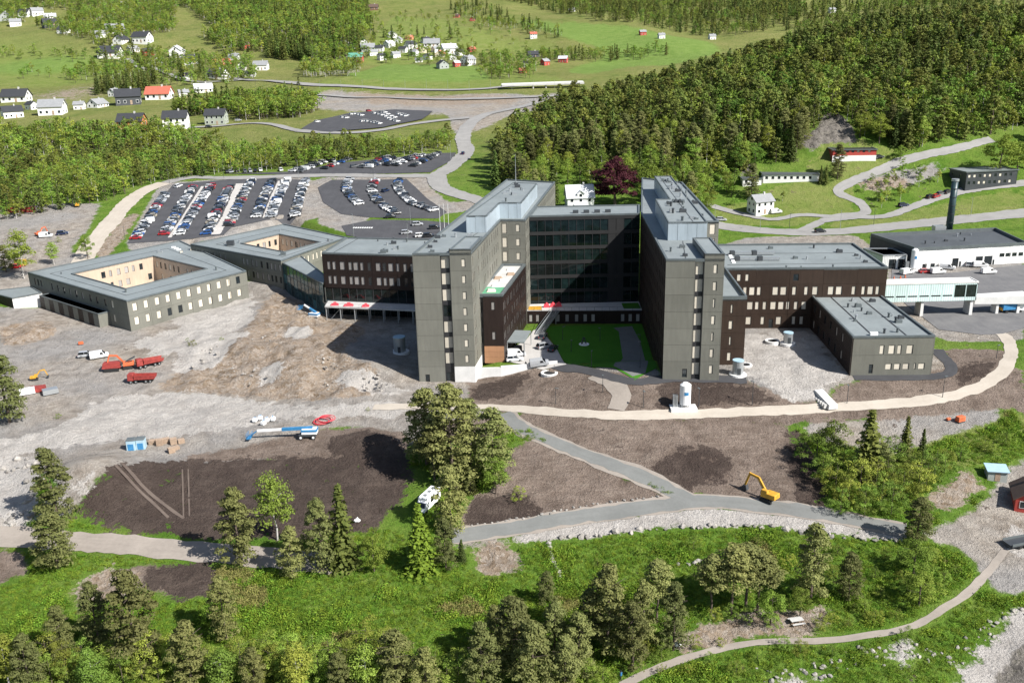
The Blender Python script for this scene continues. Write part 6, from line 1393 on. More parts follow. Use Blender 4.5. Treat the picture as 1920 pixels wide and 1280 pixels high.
def flat_house(px0, py0, px1, h, dep, mat, rmat, label, bays, wrows_, kinds=('glass',), name='house', cat='house', base_off=0.0, ob=None):
    a_ = G(px0, py0[0]); b_ = G(px1, py0[1]); z0 = min(a_.z, b_.z)-1.5; zt = max(a_.z, b_.z)+h; o = thing(name, label, cat)
    d_ = Vector((b_.x-a_.x, b_.y-a_.y)); n_ = Vector((-d_.y, d_.x)).normalized()*dep
    pl = [(a_.x, a_.y), (b_.x, b_.y), (b_.x+n_.x, b_.y+n_.y), (a_.x+n_.x, a_.y+n_.y)]; L_ = d_.length; core(o, pl, z0, zt-.1, .3)
    us_ = steps(1.0, L_-2, L_/bays); wrows = abs(wrows_)
    if wrows_ < 0: MB().prism([(a_.x-d_.y/L_*-.04, a_.y-.06), (b_.x, b_.y-.06), (b_.x, b_.y-.01), (a_.x, a_.y-.01)], z0, zt-h+2.6).build('white_base', 'house_white', o); zt0 = zt
    wall(o, pl[0], pl[1], z0, zt, mat, (), (), rows(us_, [zt-h+.2+2.9*k for k in range(wrows)], .8, 1.3, 1.2, kinds), t=.28)
    wall(o, pl[1], pl[2], z0, zt, mat, (), (), rows([1.5, dep*.6], [zt-h+.2+2.9*k for k in range(wrows)], .8, 1.3, 1.2, kinds)); wall(o, pl[2], pl[3], z0, zt, mat); wall(o, pl[3], pl[0], z0, zt, mat, (), (), rows([1.5, dep*.6], [zt-h+.2+2.9*k for k in range(wrows)], .8, 1.3, 1.2, kinds))
    roof(o, inset(pl, -.4), zt, mat=rmat, par=.2, tw=.4, trim='trim'); return o
flat_house(1430, (344, 340), 1535, 3.2, 9, 'house_white', 'roof_black', 'long flat roofed white bungalow below the rock face', 9, 1)
flat_house(1392, (350, 347), 1428, 3.0, 8, 'house_white', 'roof_black', 'small flat roofed white annex house at the rock foot', 3, 1)
flat_house(1560, (304, 302), 1642, 5.2, 9, 'house_red', 'trim_dark', 'long red and white house on the lawn above the side road', 8, -2, ('blind', 'glass'))
flat_house(1808, (359, 346), 1905, 6.4, 12, 'dark_steel', 'roof', 'dark grey two storey office building beside the parked cars', 10, 2, ('blind', 'glass', 'blind'), 'office_building', 'building')
flat_house(1862, (70, 64), 1935, 10, 16, 'house_cream', 'roof', 'large pale and orange block on the far edge of the wooded hill', 7, 3, ('glass',), 'apartment_block', 'building')
house(1925, 944, 40, 'red', 'brown', 'red timber house beside the gravel lane junction', 1.2, 1)
# ------------------------------------------------------------------ machines and site things
def at(px, py): return G(px, py)
def excavator(px, py, yaw, label, s=1.0, c_='yellow_paint'):
    o = thing('excavator', label, 'excavator', at(px, py), yaw); o.scale = (s,)*3
    for q in (-1, 1):
        t_ = MB(); t_.box(-1.7, 1.7, q*1.2-.3, q*1.2+.3, .05, .85, .8, 1); me = bevel_mesh(t_.mesh('track', 'rubber'), .15); link('track', me, o)
    MB().cyl((0, 0, .7), (0, 0, 1.1), .7).build('turntable', 'dark_steel', o)
    link('engine_housing', bevel_mesh(MB().box(-2.3, .6, -1.3, 1.3, 1.1, 2.3, .95, .92).mesh('engine_housing', c_), .1), o)
    cb_ = link('cab', bevel_mesh(MB().box(-.3, 1.4, .25, 1.25, 1.1, 2.9, .85, .9).mesh('cab', c_), .06), o); MB().box(.1, 1.46, .3, 1.2, 1.8, 2.7, .85, .95).build('cab_glass', 'car_glass', cb_); 
    MB().bar((.6, -.3, 1.6), (3.0, -.3, 4.9), .45, .6).bar((2.95, -.3, 4.8), (5.2, -.3, 5.1), .4, .55).build('boom', c_, o); MB().bar((5.1, -.3, 5.4), (6.3, -.3, 1.9), .32, .45).build('arm', c_, o)
    MB().hexa([(5.6, -.95, .7), (6.7, -.95, .6), (6.7, .35, .6), (5.6, .35, .7)], [(6.0, -.95, 1.9), (6.9, -.95, 1.6), (6.9, .35, 1.6), (6.0, .35, 1.9)]).build('bucket', 'dark_steel', o)
    MB().cyl((1.2, -.3, 1.7), (2.7, -.3, 3.6), .1).build('hydraulic_ram', 'steel', o); return o
excavator(1440, 938, R(135), 'yellow tracked excavator digging at the edge of the grey walkway', .85)
excavator(66, 712, R(20), 'small yellow excavator with lowered boom on the grey gravel yard', .5)
excavator(240, 690, R(200), 'dark orange tracked digger between the two red trucks', .8, 'orange_paint'); excavator(73, 442, R(60), 'orange digger in the construction yard behind the courtyard block', .6, 'orange_paint'); excavator(146, 388, R(100), 'yellow digger on the gravel at the edge of the tree belt', .6)
def dump_truck(px, py, yaw, label, cabm, bedm):
    o = thing('dump_truck', label, 'truck', at(px, py), yaw); o.scale = (.85,)*3; MB().box(-3.8, 3.6, -.5, .5, .7, 1.05).build('chassis', 'dark_steel', o)
    c_ = link('cab', bevel_mesh(MB().box(1.9, 3.9, -1.2, 1.2, .9, 3.0, .88, .95).mesh('cab', cabm), .1), o); MB().box(3.2, 3.86, -1.05, 1.05, 1.95, 2.75, .9, .96).build('windscreen', 'car_glass', c_)
    b_ = MB(); b_.hexa([(-3.9, -1.2, 1.1), (1.6, -1.2, 1.1), (1.6, 1.2, 1.1), (-3.9, 1.2, 1.1)], [(-4.2, -1.3, 1.25), (1.7, -1.3, 1.25), (1.7, 1.3, 1.25), (-4.2, 1.3, 1.25)])
    for s in (-1, 1): b_.hexa([(-4.2, s*1.3-.06, 1.25), (1.7, s*1.3-.06, 1.25), (1.7, s*1.3+.06, 1.25), (-4.2, s*1.3+.06, 1.25)], [(-4.5, s*1.4-.06, 2.3), (1.8, s*1.4-.06, 2.5), (1.8, s*1.4+.06, 2.5), (-4.5, s*1.4+.06, 2.3)])
    b_.box(1.65, 1.8, -1.35, 1.35, 1.2, 2.7); b_.build('tipper_bed', bedm, o)
    for x in (-2.9, -1.6, 2.9, 1.4):
        for s in (-1, 1): t_ = link('wheel', MB().cyl((x, s*1.0-.2, .5), (x, s*1.0+.2, .5), .52, n=14).mesh('wheel', 'rubber'), o); MB().cyl((x, s*1.0-.22, .5), (x, s*1.0+.22, .5), .25, n=8).build('rim', 'steel', t_)
    return o
dump_truck(266, 716, R(185), 'red dump truck with a white cab at the foot of the rubble slope', 'red_paint', 'red_paint'); dump_truck(280, 686, R(215), 'dirty red articulated dump truck backed against the stones', 'red_paint', 'red_paint')
cr_ = thing('rock_crusher', 'dirty red mobile crusher with a long conveyor on the gravel yard', 'crusher', at(212, 694), R(10)); MB().box(-2.5, 2.2, -1.2, 1.2, .9, 2.3, .85, .9).build('hopper', 'red_paint', cr_); MB().bar((1.8, 0, 1.4), (6.0, 0, 3.4), .8, .25).build('conveyor', 'dark_steel', cr_)
for s in (-1, 1): MB().box(-2.2, 1.8, s*1.1-.25, s*1.1+.25, 0, .8, .85, 1).build('track', 'rubber', cr_)
def boom_lift(px, py, yaw, label, L_, el, s=1.0):
    o = thing('boom_lift', label, 'lift', at(px, py), yaw); o.scale = (s,)*3
    link('chassis', bevel_mesh(MB().box(-1.9, 1.9, -.95, .95, .55, 1.05).mesh('chassis', 'dark_steel'), .05), o)
    for x in (-1.4, 1.4):
        for q in (-1, 1): t_ = MB().cyl((x, q*1.05-.2, .5), (x, q*1.05+.2, .5), .5, n=14).build('wheel', 'rubber', o); MB().cyl((x, q*1.05-.22, .5), (x, q*1.05+.22, .5), .28, n=10).build('rim', 'white_paint', t_)
    link('turret', bevel_mesh(MB().box(-2.2, 1.3, -1.0, 1.0, 1.1, 2.3, .95, .9).mesh('turret', 'white_paint'), .1), o); MB().box(-2.25, 1.35, -1.02, 1.02, 1.75, 2.25, .97, .95).build('cowl', 'blue_paint', o)
    p = Vector((-1.2, 0, 2.4)); d = Vector((math.cos(el), 0, math.sin(el))); MB().bar(p, p+d*L_*.55, .55, .65).build('boom_section', 'blue_paint', o); MB().bar(p+d*L_*.5, p+d*L_, .4, .48).build('boom_section', 'white_paint', o)
    e_ = p+d*L_; MB().bar(e_, e_+Vector((1.4, 0, -1.0)), .25).build('jib', 'blue_paint', o); b_ = e_+Vector((1.4, 0, -1.6)); k = MB()
    k.box(b_.x, b_.x+.9, -1.1, 1.1, b_.z, b_.z+.12)
    for x in (b_.x, b_.x+.9):
        for y in (-1.1, 0, 1.1): k.bar((x, y, b_.z), (x, y, b_.z+1.1), .06)
    for zz in (.55, 1.1): k.bar((b_.x, -1.1, b_.z+zz), (b_.x, 1.1, b_.z+zz), .06); k.bar((b_.x+.9, -1.1, b_.z+zz), (b_.x+.9, 1.1, b_.z+zz), .06)
    k.build('basket', 'blue_paint', o); return o
boom_lift(578, 820, R(180), 'long blue and white boom lift with its boom lowered beside the brown soil field', 12.5, R(-2), 1.0); boom_lift(588, 598, R(160), 'blue boom lift with raised platform below the steel framed terrace', 5.0, R(28), .9)
mh = thing('motorhome', 'white motorhome parked on the mown grass beside the grove', 'motorhome', at(803, 950), R(246)); link('body', bevel_mesh(MB().box(-3.4, 2.0, -1.1, 1.1, .5, 2.95).hexa([(1.9, -1.05, .5), (3.4, -1.0, .5), (3.4, 1.0, .5), (1.9, 1.05, .5)], [(1.9, -1.05, 2.4), (2.5, -.95, 2.2), (2.5, .95, 2.2), (1.9, 1.05, 2.4)]).mesh('body', 'white_paint'), .1), mh)
MB().hexa([(2.6, -.9, 1.4), (3.1, -.9, 1.4), (3.1, .9, 1.4), (2.6, .9, 1.4)], [(2.3, -.85, 2.15), (2.62, -.85, 2.15), (2.62, .85, 2.15), (2.3, .85, 2.15)]).build('windscreen', 'car_glass', mh)
for s in (-1, 1):
    for x in (-2.0, 0.3): MB().box(x-.5, x+.5, s*1.1-.03, s*1.1+.03, 1.6, 2.3).build('side_window', 'car_glass', mh)
    for x in (-2.0, 2.3): MB().cyl((x, s*.95-.12, .36), (x, s*.95+.12, .36), .36).build('wheel', 'rubber', mh)
for x in (-2.4, -.8, .9): MB().box(x-.4, x+.4, -.35, .35, 2.95, 3.1).build('roof_hatch', 'steel', mh)
for i, px in enumerate((248, 266)):
    o = thing('portable_toilet', 'blue portable toilet with a pale door beside the stacked pallets', 'toilet', at(px, 842-i*2), R(8), 'pair of portable toilets'); link('cabin', bevel_mesh(MB().box(-.95, .95, -.95, .95, 0, 2.4, .95, .95).mesh('cabin', 'pale_blue'), .06), o); MB().box(-.6, .6, -.99, -.9, .15, 1.6).build('door', 'blue_paint', o); MB().box(-1.0, 1.0, -1.0, 1.0, 2.4, 2.6, .8, .8).build('cabin_roof', 'trim', o)
for i, (px, py, n_) in enumerate(((286,832,4),(300,834,6),(312,830,5),(326,832,6),(340,830,4),(322,848,5),(330,842,3))):
    o = thing('pallet_stack', 'stack of weathered timber pallets in the row beside the portable toilets', 'pallets', at(px, py), R(8)+.1*i, 'pallet stacks on the gravel')
    for k in range(n_):
        z = k*.24; MB().box(-.7, .7, -.55, .55, z+.16, z+.23).box(-.7, .7, -.5, -.38, z, z+.16).box(-.7, .7, .38, .5, z, z+.16).box(-.7, .7, -.06, .06, z, z+.16).build('pallet', 'timber', o)
for i, (px, py) in enumerate(((478,790),(488,786),(500,790),(494,796),(512,788))):
    o = thing('building_sack', 'plump white building sack on the pale gravel behind the long boom lift', 'sack', at(px, py), .4*i, 'white sacks behind the long boom lift'); link('sack_body', bevel_mesh(MB().box(-.6, .6, -.6, .6, 0, 1.0, .88, .88).mesh('sack_body', 'white_paint'), .2, 2), o); MB().bar((-.4, 0, .95), (.4, 0, 1.15), .1).build('sack_strap', 'blue_paint', o)
hc = MB()
for k in range(5):
    for i in range(20):
        a, b_ = 6.283*i/20, 6.283*(i+1)/20; r_ = 1.5+.12*math.sin(k*2); x0 = k*.35
        hc.cyl((x0+math.cos(a)*r_*1.2, math.sin(a)*r_, .3+.18*k+.2*math.sin(a)), (x0+math.cos(b_)*r_*1.2, math.sin(b_)*r_, .3+.18*k+.2*math.sin(b_)), .09, n=5, cap=False)
o = hc.build('hose_coil', 'red_tarp'); o.location = at(602, 792); tag(o, 'coil of bright red hose lying on the gravel near the long boom lift', 'hose')
def tank(px, py, top, label, r=1.25, name='gas_tank'):
    g_ = at(px, py); h = ray_at(px, top, g_.y).z-g_.z; o = thing(name, label, 'tank', g_)
    MB().box(-3.4, 2.6, -1.8, 2.4, -.6, .35).build('plinth', 'white_concrete', o); MB().cyl((0, 0, 1.0), (0, 0, h-.5), r, n=24).build('vessel', 'white_paint', o, smooth=False); MB().cyl((0, 0, h-.5), (0, 0, h), r, r*.45, 24).build('dome', 'white_paint', o)
    for a in (.6, 2.2, 3.8, 5.4): MB().bar((math.cos(a)*r*.8, math.sin(a)*r*.8, .3), (math.cos(a)*r*.8, math.sin(a)*r*.8, 1.1), .2).build('leg', 'steel', o)
    mb = MB()
    for i in range(5):
        a0_, a1_ = -1.95+.17*i, -1.95+.17*(i+1); mb.quad(*[(math.cos(a)*(r+.012), math.sin(a)*(r+.012), z) for a, z in ((a0_, h*.55), (a1_, h*.55), (a1_, h*.68), (a0_, h*.68))])
    mb.build('emblem', 'blue_paint', o); 
    for k in range(4): MB().box(-2.8+.3*k, -2.62+.3*k, -.4, .6, .35, 3.2).build('vaporizer_fin', 'steel', o)
    return o
tank(1284, 764, 717, 'tall white gas tank with a blue emblem on a concrete plinth before the ward tower'); tank(1712, 507, 466, 'tall white tank with a blue emblem squeezed beside the utility building', 1.1)
def silo(px, py, top, r, label):
    g_ = at(px, py); h = ray_at(px, top, g_.y).z-g_.z; o = thing('vent_shaft', label, 'vent shaft', g_); MB().cyl((0, 0, -.3), (0, 0, .3), r*1.7, r*1.6, 20).build('foundation', 'white_concrete', o); MB().cyl((0, 0, .2), (0, 0, h), r, n=20).build('shaft', 'steel', o); MB().cyl((0, 0, h), (0, 0, h+.2), r*1.06, n=20).build('cap', 'pale_blue', o); MB().box(-.4, .4, -r-.05, -r+.1, .3, 2.0).build('hatch', 'dark_steel', o)
silo(750, 660, 632, 1.6, 'round steel vent shaft standing in the shadow of the green winged ward tower'); silo(1383, 702, 676, 1.3, 'round steel vent shaft on white foundation beside the brown annex'); silo(1477, 644, 624, 1.2, 'round steel vent shaft out on the gravel yard')
for px, py, r_, lb in ((1030, 701, 1.5, 'round concrete well ring in the soil bed before the forecourt'), (1448, 641, 1.3, 'open round shaft in the gravel beside the steel vent shaft'), (1397, 686, 1.2, 'open round shaft on the gravel beside the brown annex')):
    o = thing('well_ring', lb, 'well', at(px, py)); mb = MB(); n = 20
    for i in range(n):
        a, b_ = 6.283*i/n, 6.283*(i+1)/n; c0_, s0, c1_, s1 = math.cos(a), math.sin(a), math.cos(b_), math.sin(b_); ro = r_*1.45
        mb.quad((c0_*ro, s0*ro, .45), (c1_*ro, s1*ro, .45), (c1_*r_, s1*r_, .45), (c0_*r_, s0*r_, .45)); mb.quad((c0_*ro, s0*ro, -.5), (c1_*ro, s1*ro, -.5), (c1_*ro, s1*ro, .45), (c0_*ro, s0*ro, .45)); mb.quad((c1_*r_, s1*r_, -.5), (c0_*r_, s0*r_, -.5), (c0_*r_, s0*r_, .45), (c1_*r_, s1*r_, .45))
    mb.build('ring', 'white_concrete', o); MB().cyl((0, 0, .1), (0, 0, .3), r_*.98, n=20).build('grate', 'core', o)
# concrete ramp slab in the soil bed, site boxes, shed, barriers
o = thing('culvert_slab', 'pale concrete slab with a stone apron leading down to the beige track', 'slab', at(1548, 752), R(100)); MB().hexa([(-3.5, -1.1, -.6), (3.5, -1.1, -.6), (3.5, 1.1, -.6), (-3.5, 1.1, -.6)], [(-3.5, -1.0, .5), (3.5, -1.0, 1.6), (3.5, 1.0, 1.6), (-3.5, 1.0, .5)]).build('slab', 'white_concrete', o)
for k in range(6): MB().box(-3+k, -2.3+k, 1.2, 2.0, -.4, .5, .7, .7).build('stone', 'concrete', o)
sh = thing('garden_shed', 'small grey shed with a pale sloping roof on the sandy slope', 'shed', at(1866, 896), R(-12)); MB().box(-1.8, 1.8, -1.3, 1.3, -.5, 2.0).build('wall', 'house_grey', sh); MB().hexa([(-2.1, -1.6, 2.0), (2.1, -1.6, 2.0), (2.1, 1.6, 2.4), (-2.1, 1.6, 2.4)], [(-2.1, -1.6, 2.15), (2.1, -1.6, 2.15), (2.1, 1.6, 2.55), (-2.1, 1.6, 2.55)]).build('roof', 'pale_blue', sh); MB().box(-.5, .5, -1.35, -1.28, 0, 1.8).build('door', 'timber', sh)
tr_ = thing('flat_trailer', 'dark flat trailer parked on the pale concrete pad by the lane', 'trailer', at(1910, 1022), R(15)); MB().box(-2.6, 2.6, -1.2, 1.2, .6, .85).build('bed', 'dark_steel', tr_)
for s in (-1, 1):
    MB().box(-2.6, 2.6, s*1.2-.05, s*1.2+.05, .85, 1.3).build('side_board', 'trim', tr_)
    for x in (-.6, .6): MB().cyl((x, s*1.05-.1, .35), (x, s*1.05+.1, .35), .35).build('wheel', 'rubber', tr_)
for px, py, s_, lb in ((1800,790,1.0,'orange site generator on the gravel field beside the beige track'),(1778,788,.5,'small dark site pump next to the orange generator'),(152,646,.7,'orange barrier box on the gravel before the courtyard block'),(1700,600,.8,'orange barrier box lying in the delivery yard')):
    o = thing('site_box', lb, 'site box', at(px, py), .4); link('box_body', bevel_mesh(MB().box(-1.0*s_, 1.0*s_, -.6*s_, .6*s_, .15, 1.3*s_, .95, .9).mesh('box_body', 'orange_paint' if 'orange' in lb else 'dark_steel'), .06), o); MB().box(-.9*s_, .9*s_, -.62*s_, .62*s_, 0, .2).build('skid', 'dark_steel', o)
for px, py in ((1676,524),(1688,523),(1697,521),(1885,492)):
    o = thing('traffic_cone', 'bright orange traffic cone in the delivery yard', 'cone', at(px, py), 0, 'orange cones in the delivery yard'); MB().cyl((0, 0, .05), (0, 0, 1.1), .35, .08, 10).build('cone_body', 'orange_paint', o); MB().box(-.45, .45, -.45, .45, 0, .06).build('base', 'rubber', o)
for i, (px, py, w_, yaw, m_) in enumerate(((1908,490,7.5,.25,'blue_paint'),(1895,585,6.5,.1,'blue_paint'))):
    o = thing('box_truck', ('blue box truck with striped tail parked beside the utility building' if i == 0 else 'blue box truck parked under the white loading canopy'), 'truck', at(px, py), yaw); link('cargo_box', bevel_mesh(MB().box(-w_/2, w_/2-2, -1.2, 1.2, 1.0, 3.2).mesh('cargo_box', m_), .06), o); c_ = link('cab', bevel_mesh(MB().box(w_/2-1.9, w_/2, -1.15, 1.15, .6, 2.8, .85, .95).mesh('cab', 'white_paint'), .1), o); MB().box(w_/2-.6, w_/2-.06, -1.0, 1.0, 1.7, 2.5).build('windscreen', 'car_glass', c_); MB().box(-w_/2-.04, -w_/2+.02, -1.1, 1.1, .8, 1.6).build('striped_tail', 'yellow_paint', o)
    for x in (-w_*.3, w_*.33):
        for s in (-1, 1): MB().cyl((x, s*1.0-.15, .45), (x, s*1.0+.15, .45), .45).build('wheel', 'rubber', o)
# containers and rubble in the yard behind
for i, (px, py, m_, lb) in enumerate(((40,398,'red_paint','row of bright red site containers behind the construction yard'),(40,498,'yellow_paint','yellow skip container beside the birch in the construction yard'),(72,734,'red_paint','red and black scrap skip on the grey gravel yard'),(52,738,'white_paint','white site trailer beside the scrap skip on the gravel yard'),(95,738,'steel','grey water tank trailer beside the scrap skip'))):
    o = thing('site_container', lb, 'container', at(px, py), .15*i); L_ = 5.5 if i == 0 else 1.8
    for k in range(3 if i == 0 else 1): MB().box(-L_+k*4, -L_+k*4+3.6 if i == 0 else L_, -1.1, 1.1, .2, 2.2 if i < 2 else 1.4, .97, .95).build('container_body', m_, o)
    MB().box(-L_, L_ if i else 6, -.9, .9, 0, .22).build('skid', 'dark_steel', o)
# lamp posts
def lamp(px, py, top, label, group, two=False):
    g_ = at(px, py); h = max(3.5, min(11, ray_at(px, top, g_.y).z-g_.z)); o = thing('lamp_post', label, 'lamp post', g_-Vector((0, 0, .1)), crnd.uniform(0, 6), group); MB().cyl((0, 0, 0), (0, 0, h), .085, .055, 7).build('pole', 'dark_steel' if h < 7 else 'steel', o); MB().box(-.12, .75, -.16, .16, h, h+.1).build('lamp_head', 'trim', o); MB().box(.2, .7, -.12, .12, h-.02, h).build('lamp_glass', 'white_paint', o)
for px, py, tp in ((1042,757,727),(1130,735,702),(1206,764,732),(1310,762,728),(1410,760,715),(1588,756,722),(1767,745,705),(1868,672,648)): lamp(px, py, tp, 'slim dark lamp post in the soil beds along the beige track', 'lamp posts along the beige track')
for px, py, tp in ((1055,638,612),(1109,688,658),(1125,640,615),(1200,690,640),(1200,650,628),(1071,660,645)): lamp(px, py, tp, 'slim lamp post on the courtyard lawn', 'lamp posts on the courtyard lawn')
for px, py, tp in ((235,450,425),(318,345,318),(420,335,308),(560,335,300),(664,448,400),(770,420,385),(765,452,415),(845,300,270),(600,325,300),(700,332,305),(358,330,305),(480,412,385)): lamp(px, py, tp, 'tall steel lamp post at the car parks', 'lamp posts at the car parks')
for px, py, tp in ((1340,418,385),(1425,432,398),(1575,430,395),(1638,422,392),(1820,405,370),(1480,428,400)): lamp(px, py, tp, 'tall steel lamp post along the road behind the service block', 'lamp posts behind the service block')
for px in range(480, 1120, 40): lamp(px, 172-abs(px-860)*.02, 150, 'tall steel lamp post along the distant main road', 'lamp posts on the main road')
for px, tp in ((826,372),(834,376),(842,380)):
    o = thing('flagpole', 'white flagpole behind the green winged ward tower', 'flagpole', at(px, 440), 0, 'flagpoles behind the ward tower'); h = 12; MB().cyl((0, 0, 0), (0, 0, h), .09, .05, 7).build('pole', 'white_paint', o); MB().cyl((0, 0, h), (0, 0, h+.2), .1, .1, 7).build('finial', 'steel', o)
# overpass on the main road
ov = thing('road_overpass', 'pale concrete overpass with piers carrying the main road', 'bridge'); q0, q1 = at(985, 166), at(1085, 170); q1 = Vector((q1.x, q0.y+6, q0.z)); zt = ray_at(1000, 158, q0.y).z
MB().bar((q0.x-20, q0.y, zt-.6), (q1.x+6, q1.y, zt-.2), 11, 1.3).build('deck', 'concrete', ov); 
for s in (-5.3, 5.3): MB().bar((q0.x-20, q0.y+s, zt+.5), (q1.x+6, q1.y+s, zt+.9), .3, 1.0).build('parapet', 'white_concrete', ov)
for u in (.15, .4, .65, .9):
    p = q0.lerp(q1, u)
    for s in (-3, 3): MB().cyl((p.x, p.y+s, terr(p.x, p.y)-6), (p.x, p.y+s, zt-1), .7, n=10).build('pier', 'concrete', ov)
# courtyard sculpture, parasol pebble beds, picnic bench
o = thing('courtyard_sculpture', 'dark curved sculpture on a white disc in the courtyard lawn', 'sculpture', at(1095, 646)); MB().cyl((0, 0, -.2), (0, 0, .22), 1.5, 1.4, 20).build('disc', 'white_paint', o); mb = MB()
pts = [Vector((-.6+1.2*i/8, 0, .2+1.9*math.sin(math.pi*min(1, i/7.5)))) for i in range(9)]
for i in range(8): mb.cyl(pts[i], pts[i+1], .22-.012*i, .21-.012*i, 8)
mb.build('curved_figure', 'dark_steel', o)
pt_ = thing('picnic_table', 'weathered picnic table with benches on the sandy clearing by the trail', 'picnic table', at(1493, 1168), R(12)); MB().box(-1.1, 1.1, -.45, .45, .72, .8).build('table_top', 'concrete', pt_)
for s in (-1, 1):
    MB().box(-1.1, 1.1, s*.85-.16, s*.85+.16, .42, .5).build('bench', 'concrete', pt_); MB().bar((s*.8, -.9, 0), (s*.8, .2, .75), .09).bar((s*.8, .9, 0), (s*.8, -.2, .75), .09).bar((s*.8, -.9, .4), (s*.8, .9, .4), .08).build('leg_frame', 'timber', pt_)
for px, py, lb in ((670, 978, 'white bundled sack beside the dark spruce at the soil field'), (1271, 1210, 'white bag lying at the foot of the pine by the trail')):
    o = thing('white_bag', lb, 'bag', at(px, py)); link('bag_body', bevel_mesh(MB().box(-.7, .7, -.45, .45, 0, .8, .7, .7).mesh('bag_body', 'white_paint'), .25, 2), o); MB().cyl((0, 0, .7), (.1, 0, 1.0), .2, .1, 8).build('bag_neck', 'white_paint', o)
# boulders
def boulder_mesh(seed):
    bm = bmesh.new(); bmesh.ops.create_icosphere(bm, subdivisions=1, radius=1); rs = random.Random(seed); ph = [rs.uniform(0, 6) for _ in range(6)]
    for v in bm.verts:
        c_ = v.co; k = 1+.18*math.sin(c_.x*2.3+ph[0])+.15*math.sin(c_.y*3.1+ph[1])+.14*math.sin(c_.z*2.7+ph[2])+rs.uniform(-.16, .16); v.co = Vector((c_.x*k*1.15, c_.y*k*.9, c_.z*k*.75))
    me = bpy.data.meshes.new('boulder'); bm.to_mesh(me); bm.free(); me.materials.append(MATS['boulder']); return me
simple('boulder', (.27, .25, .225), .9, .25, 1.2, .4, objvar=.25, fine=.15)
BM = [boulder_mesh(i) for i in range(5)]; brnd = random.Random(8)
def boulders(px, n, smin, smax, label, group, jit=5):
    pts = spline([Vector((*q, 0)) for q in px], 1.0)
    for i in range(n):
        q = pts[int((i+.5)/n*(len(pts)-1))]; g_ = G(q.x+brnd.uniform(-jit, jit), q.y+brnd.uniform(-jit*.5, jit*.5)); o = link('boulder', brnd.choice(BM)); s = brnd.uniform(smin, smax); o.location = (g_.x, g_.y, g_.z+s*.25); o.scale = (s, s*brnd.uniform(.8, 1.2), s); o.rotation_euler = (0, 0, brnd.uniform(0, 6)); tag(o, label, 'boulder', group)
boulders([(1030,1010),(1150,1000),(1260,990),(1380,986),(1480,992),(1560,1005),(1680,1015)], 55, .2, .75, 'pale boulder in the line below the grey walkway', 'boulders below the walkway', 7)
boulders([(1030,1018),(1032,1040),(1042,1062),(1052,1085)], 14, .35, .6, 'pale boulder in the short row running down the weedy bank', 'boulders down the weedy bank', 3)
boulders([(1270,1058),(1300,1055),(1330,1050)], 5, .3, .6, 'pale boulder lying out in the weeds above the lower wood', 'boulders in the weeds', 4)
boulders([(1440,1268),(1560,1256),(1680,1220),(1800,1230),(1860,1190),(1915,1140)], 110, .1, .45, 'grey shore boulder along the rocky waterside edge', 'boulders of the shore edge', 34)
boulders([(10,880),(50,870),(66,900),(40,950),(10,980),(60,960)], 40, .3, .8, 'pale stone of the heap behind the tall pine', 'stones of the pale heap', 16)
boulders([(330,680),(420,660),(480,640),(560,640),(640,690),(720,720),(540,720),(430,700)], 120, .15, .5, 'loose stone on the rubble slope before the green winged ward tower', 'stones on the rubble slope', 26)
boulders([(880,985),(1000,968),(1100,948),(1240,930)], 30, .2, .4, 'small stone on the edge between brown soil and walkway', 'stones on the soil edge', 3)
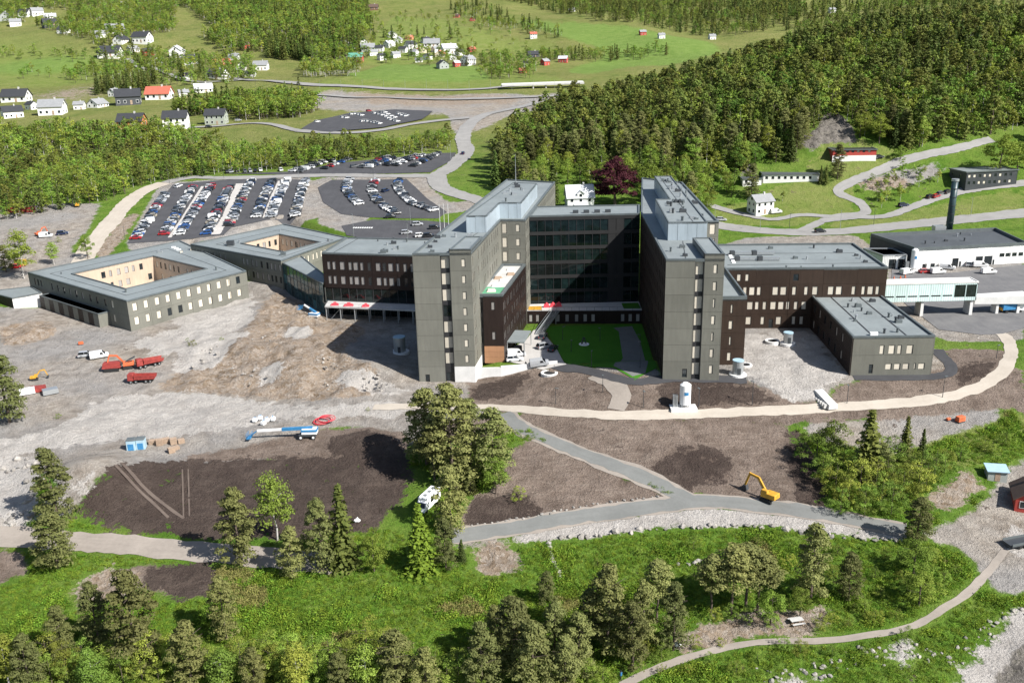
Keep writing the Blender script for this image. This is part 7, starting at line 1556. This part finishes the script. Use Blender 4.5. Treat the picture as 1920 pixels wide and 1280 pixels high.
# people
def person(px, py, label, top_, legs_, yaw=0, stride=.18):
    o = thing('person', label, 'person', at(px, py)+Vector((0, 0, .05)), yaw); V = [(0, 0, .95), (0, 0, 1.2), (0, 0, 1.45), (0, 0, 1.56), (0, .02, 1.68), (.1, 0, .9), (.11, stride, .5), (.11, stride*.7, .07), (.11, stride*.7+.16, .04), (-.1, 0, .9), (-.11, -stride*.6, .5), (-.11, -stride*1.3, .08), (-.11, -stride*1.3+.16, .04), (.2, 0, 1.42), (.25, -.06, 1.15), (.25, .08, .92), (-.2, 0, 1.42), (-.25, .06, 1.15), (-.25, .16, .92)]
    E_ = [(0, 1), (1, 2), (2, 3), (3, 4), (0, 5), (5, 6), (6, 7), (7, 8), (0, 9), (9, 10), (10, 11), (11, 12), (2, 13), (13, 14), (14, 15), (2, 16), (16, 17), (17, 18)]; RR = [.15, .15, .16, .06, .11, .1, .075, .055, .05, .1, .075, .055, .05, .075, .055, .045, .075, .055, .045]
    me = bpy.data.meshes.new('body'); me.from_pydata(V, E_, []); b_ = link('body', me, o); sm = b_.modifiers.new('skin', 'SKIN'); 
    if not me.skin_vertices: bm = bmesh.new(); bm.from_mesh(me); bm.verts.layers.skin.verify(); bm.to_mesh(me); bm.free()
    for v, r_ in zip(me.skin_vertices[0].data, RR): v.radius = (r_, r_)
    me.skin_vertices[0].data[0].use_root = True; b_.modifiers.new('smooth', 'SUBSURF').levels = 1; me.materials.append(M_(legs_))
    MB().cyl((0, 0, .92), (0, 0, 1.47), .19, .2, 10).build('jacket', top_, o); MB().cyl((0, .0, 1.66), (0, 0, 1.8), .12, .07, 8).build('hair', 'core', o)
person(986, 690, 'person in dark clothes standing on the forecourt beside the white car', 'trim_dark', 'trim_dark', .3); person(1164, 1275, 'person in dark blue jacket walking on the shore trail', 'blue_paint', 'trim_dark', .8)
# kerbs between the car rows, crossing stripes
for pts in ([(318,446),(350,398),(380,350)], [(404,440),(428,398),(450,345)], [(495,409),(508,375),(524,340)]): ribbon('kerb', pts, 1.3 if pts[0][0] != 404 else 3.5, 'paving', .1)
for i in range(9):
    a = G(664+i*4.2, 427); MB().box(a.x-.3, a.x+.3, a.y-2, a.y+2, a.z+.16, a.z+.165).build('crossing_stripe', 'marking')
for o_ in [q for q in col.objects if q.name.startswith('crossing_stripe')]: tag(o_, kind='structure')

# more small houses of the far settlements, alike but for their place
for px, py, c_, r_ in ((656,92,'white','black'),(700,104,'white','grey'),(712,96,'white','black'),(748,80,'white','grey'),(756,98,'white','black'),(776,104,'white','grey'),(802,112,'white','black'),(818,98,'white','grey'),(850,112,'white','grey'),(862,104,'white','black'),(742,108,'white','grey'),(798,80,'white','black')):
    house(px, py, 17, c_, r_, 'small white house with %s roof packed into the hamlet' % r_, hrnd.uniform(-.6, 1.6), 1.5, group='small white %s roofed hamlet houses' % r_)
for px, py, c_, r_ in ((150,205,'white','grey'),(60,205,'white','black'),(215,180,'white','grey'),(345,150,'white','black'),(300,118,'white','black'),(250,98,'white','grey'),(440,112,'white','grey'),(120,62,'white','black'),(190,70,'white','grey'),(345,182,'white','grey'),(48,30,'white','black'),(30,48,'white','grey')):
    house(px, py, 19, c_, r_, 'small white house with %s roof among the hillside gardens' % r_, hrnd.uniform(-.6, 1.6), 1.5, group='small white %s roofed hillside houses' % r_)
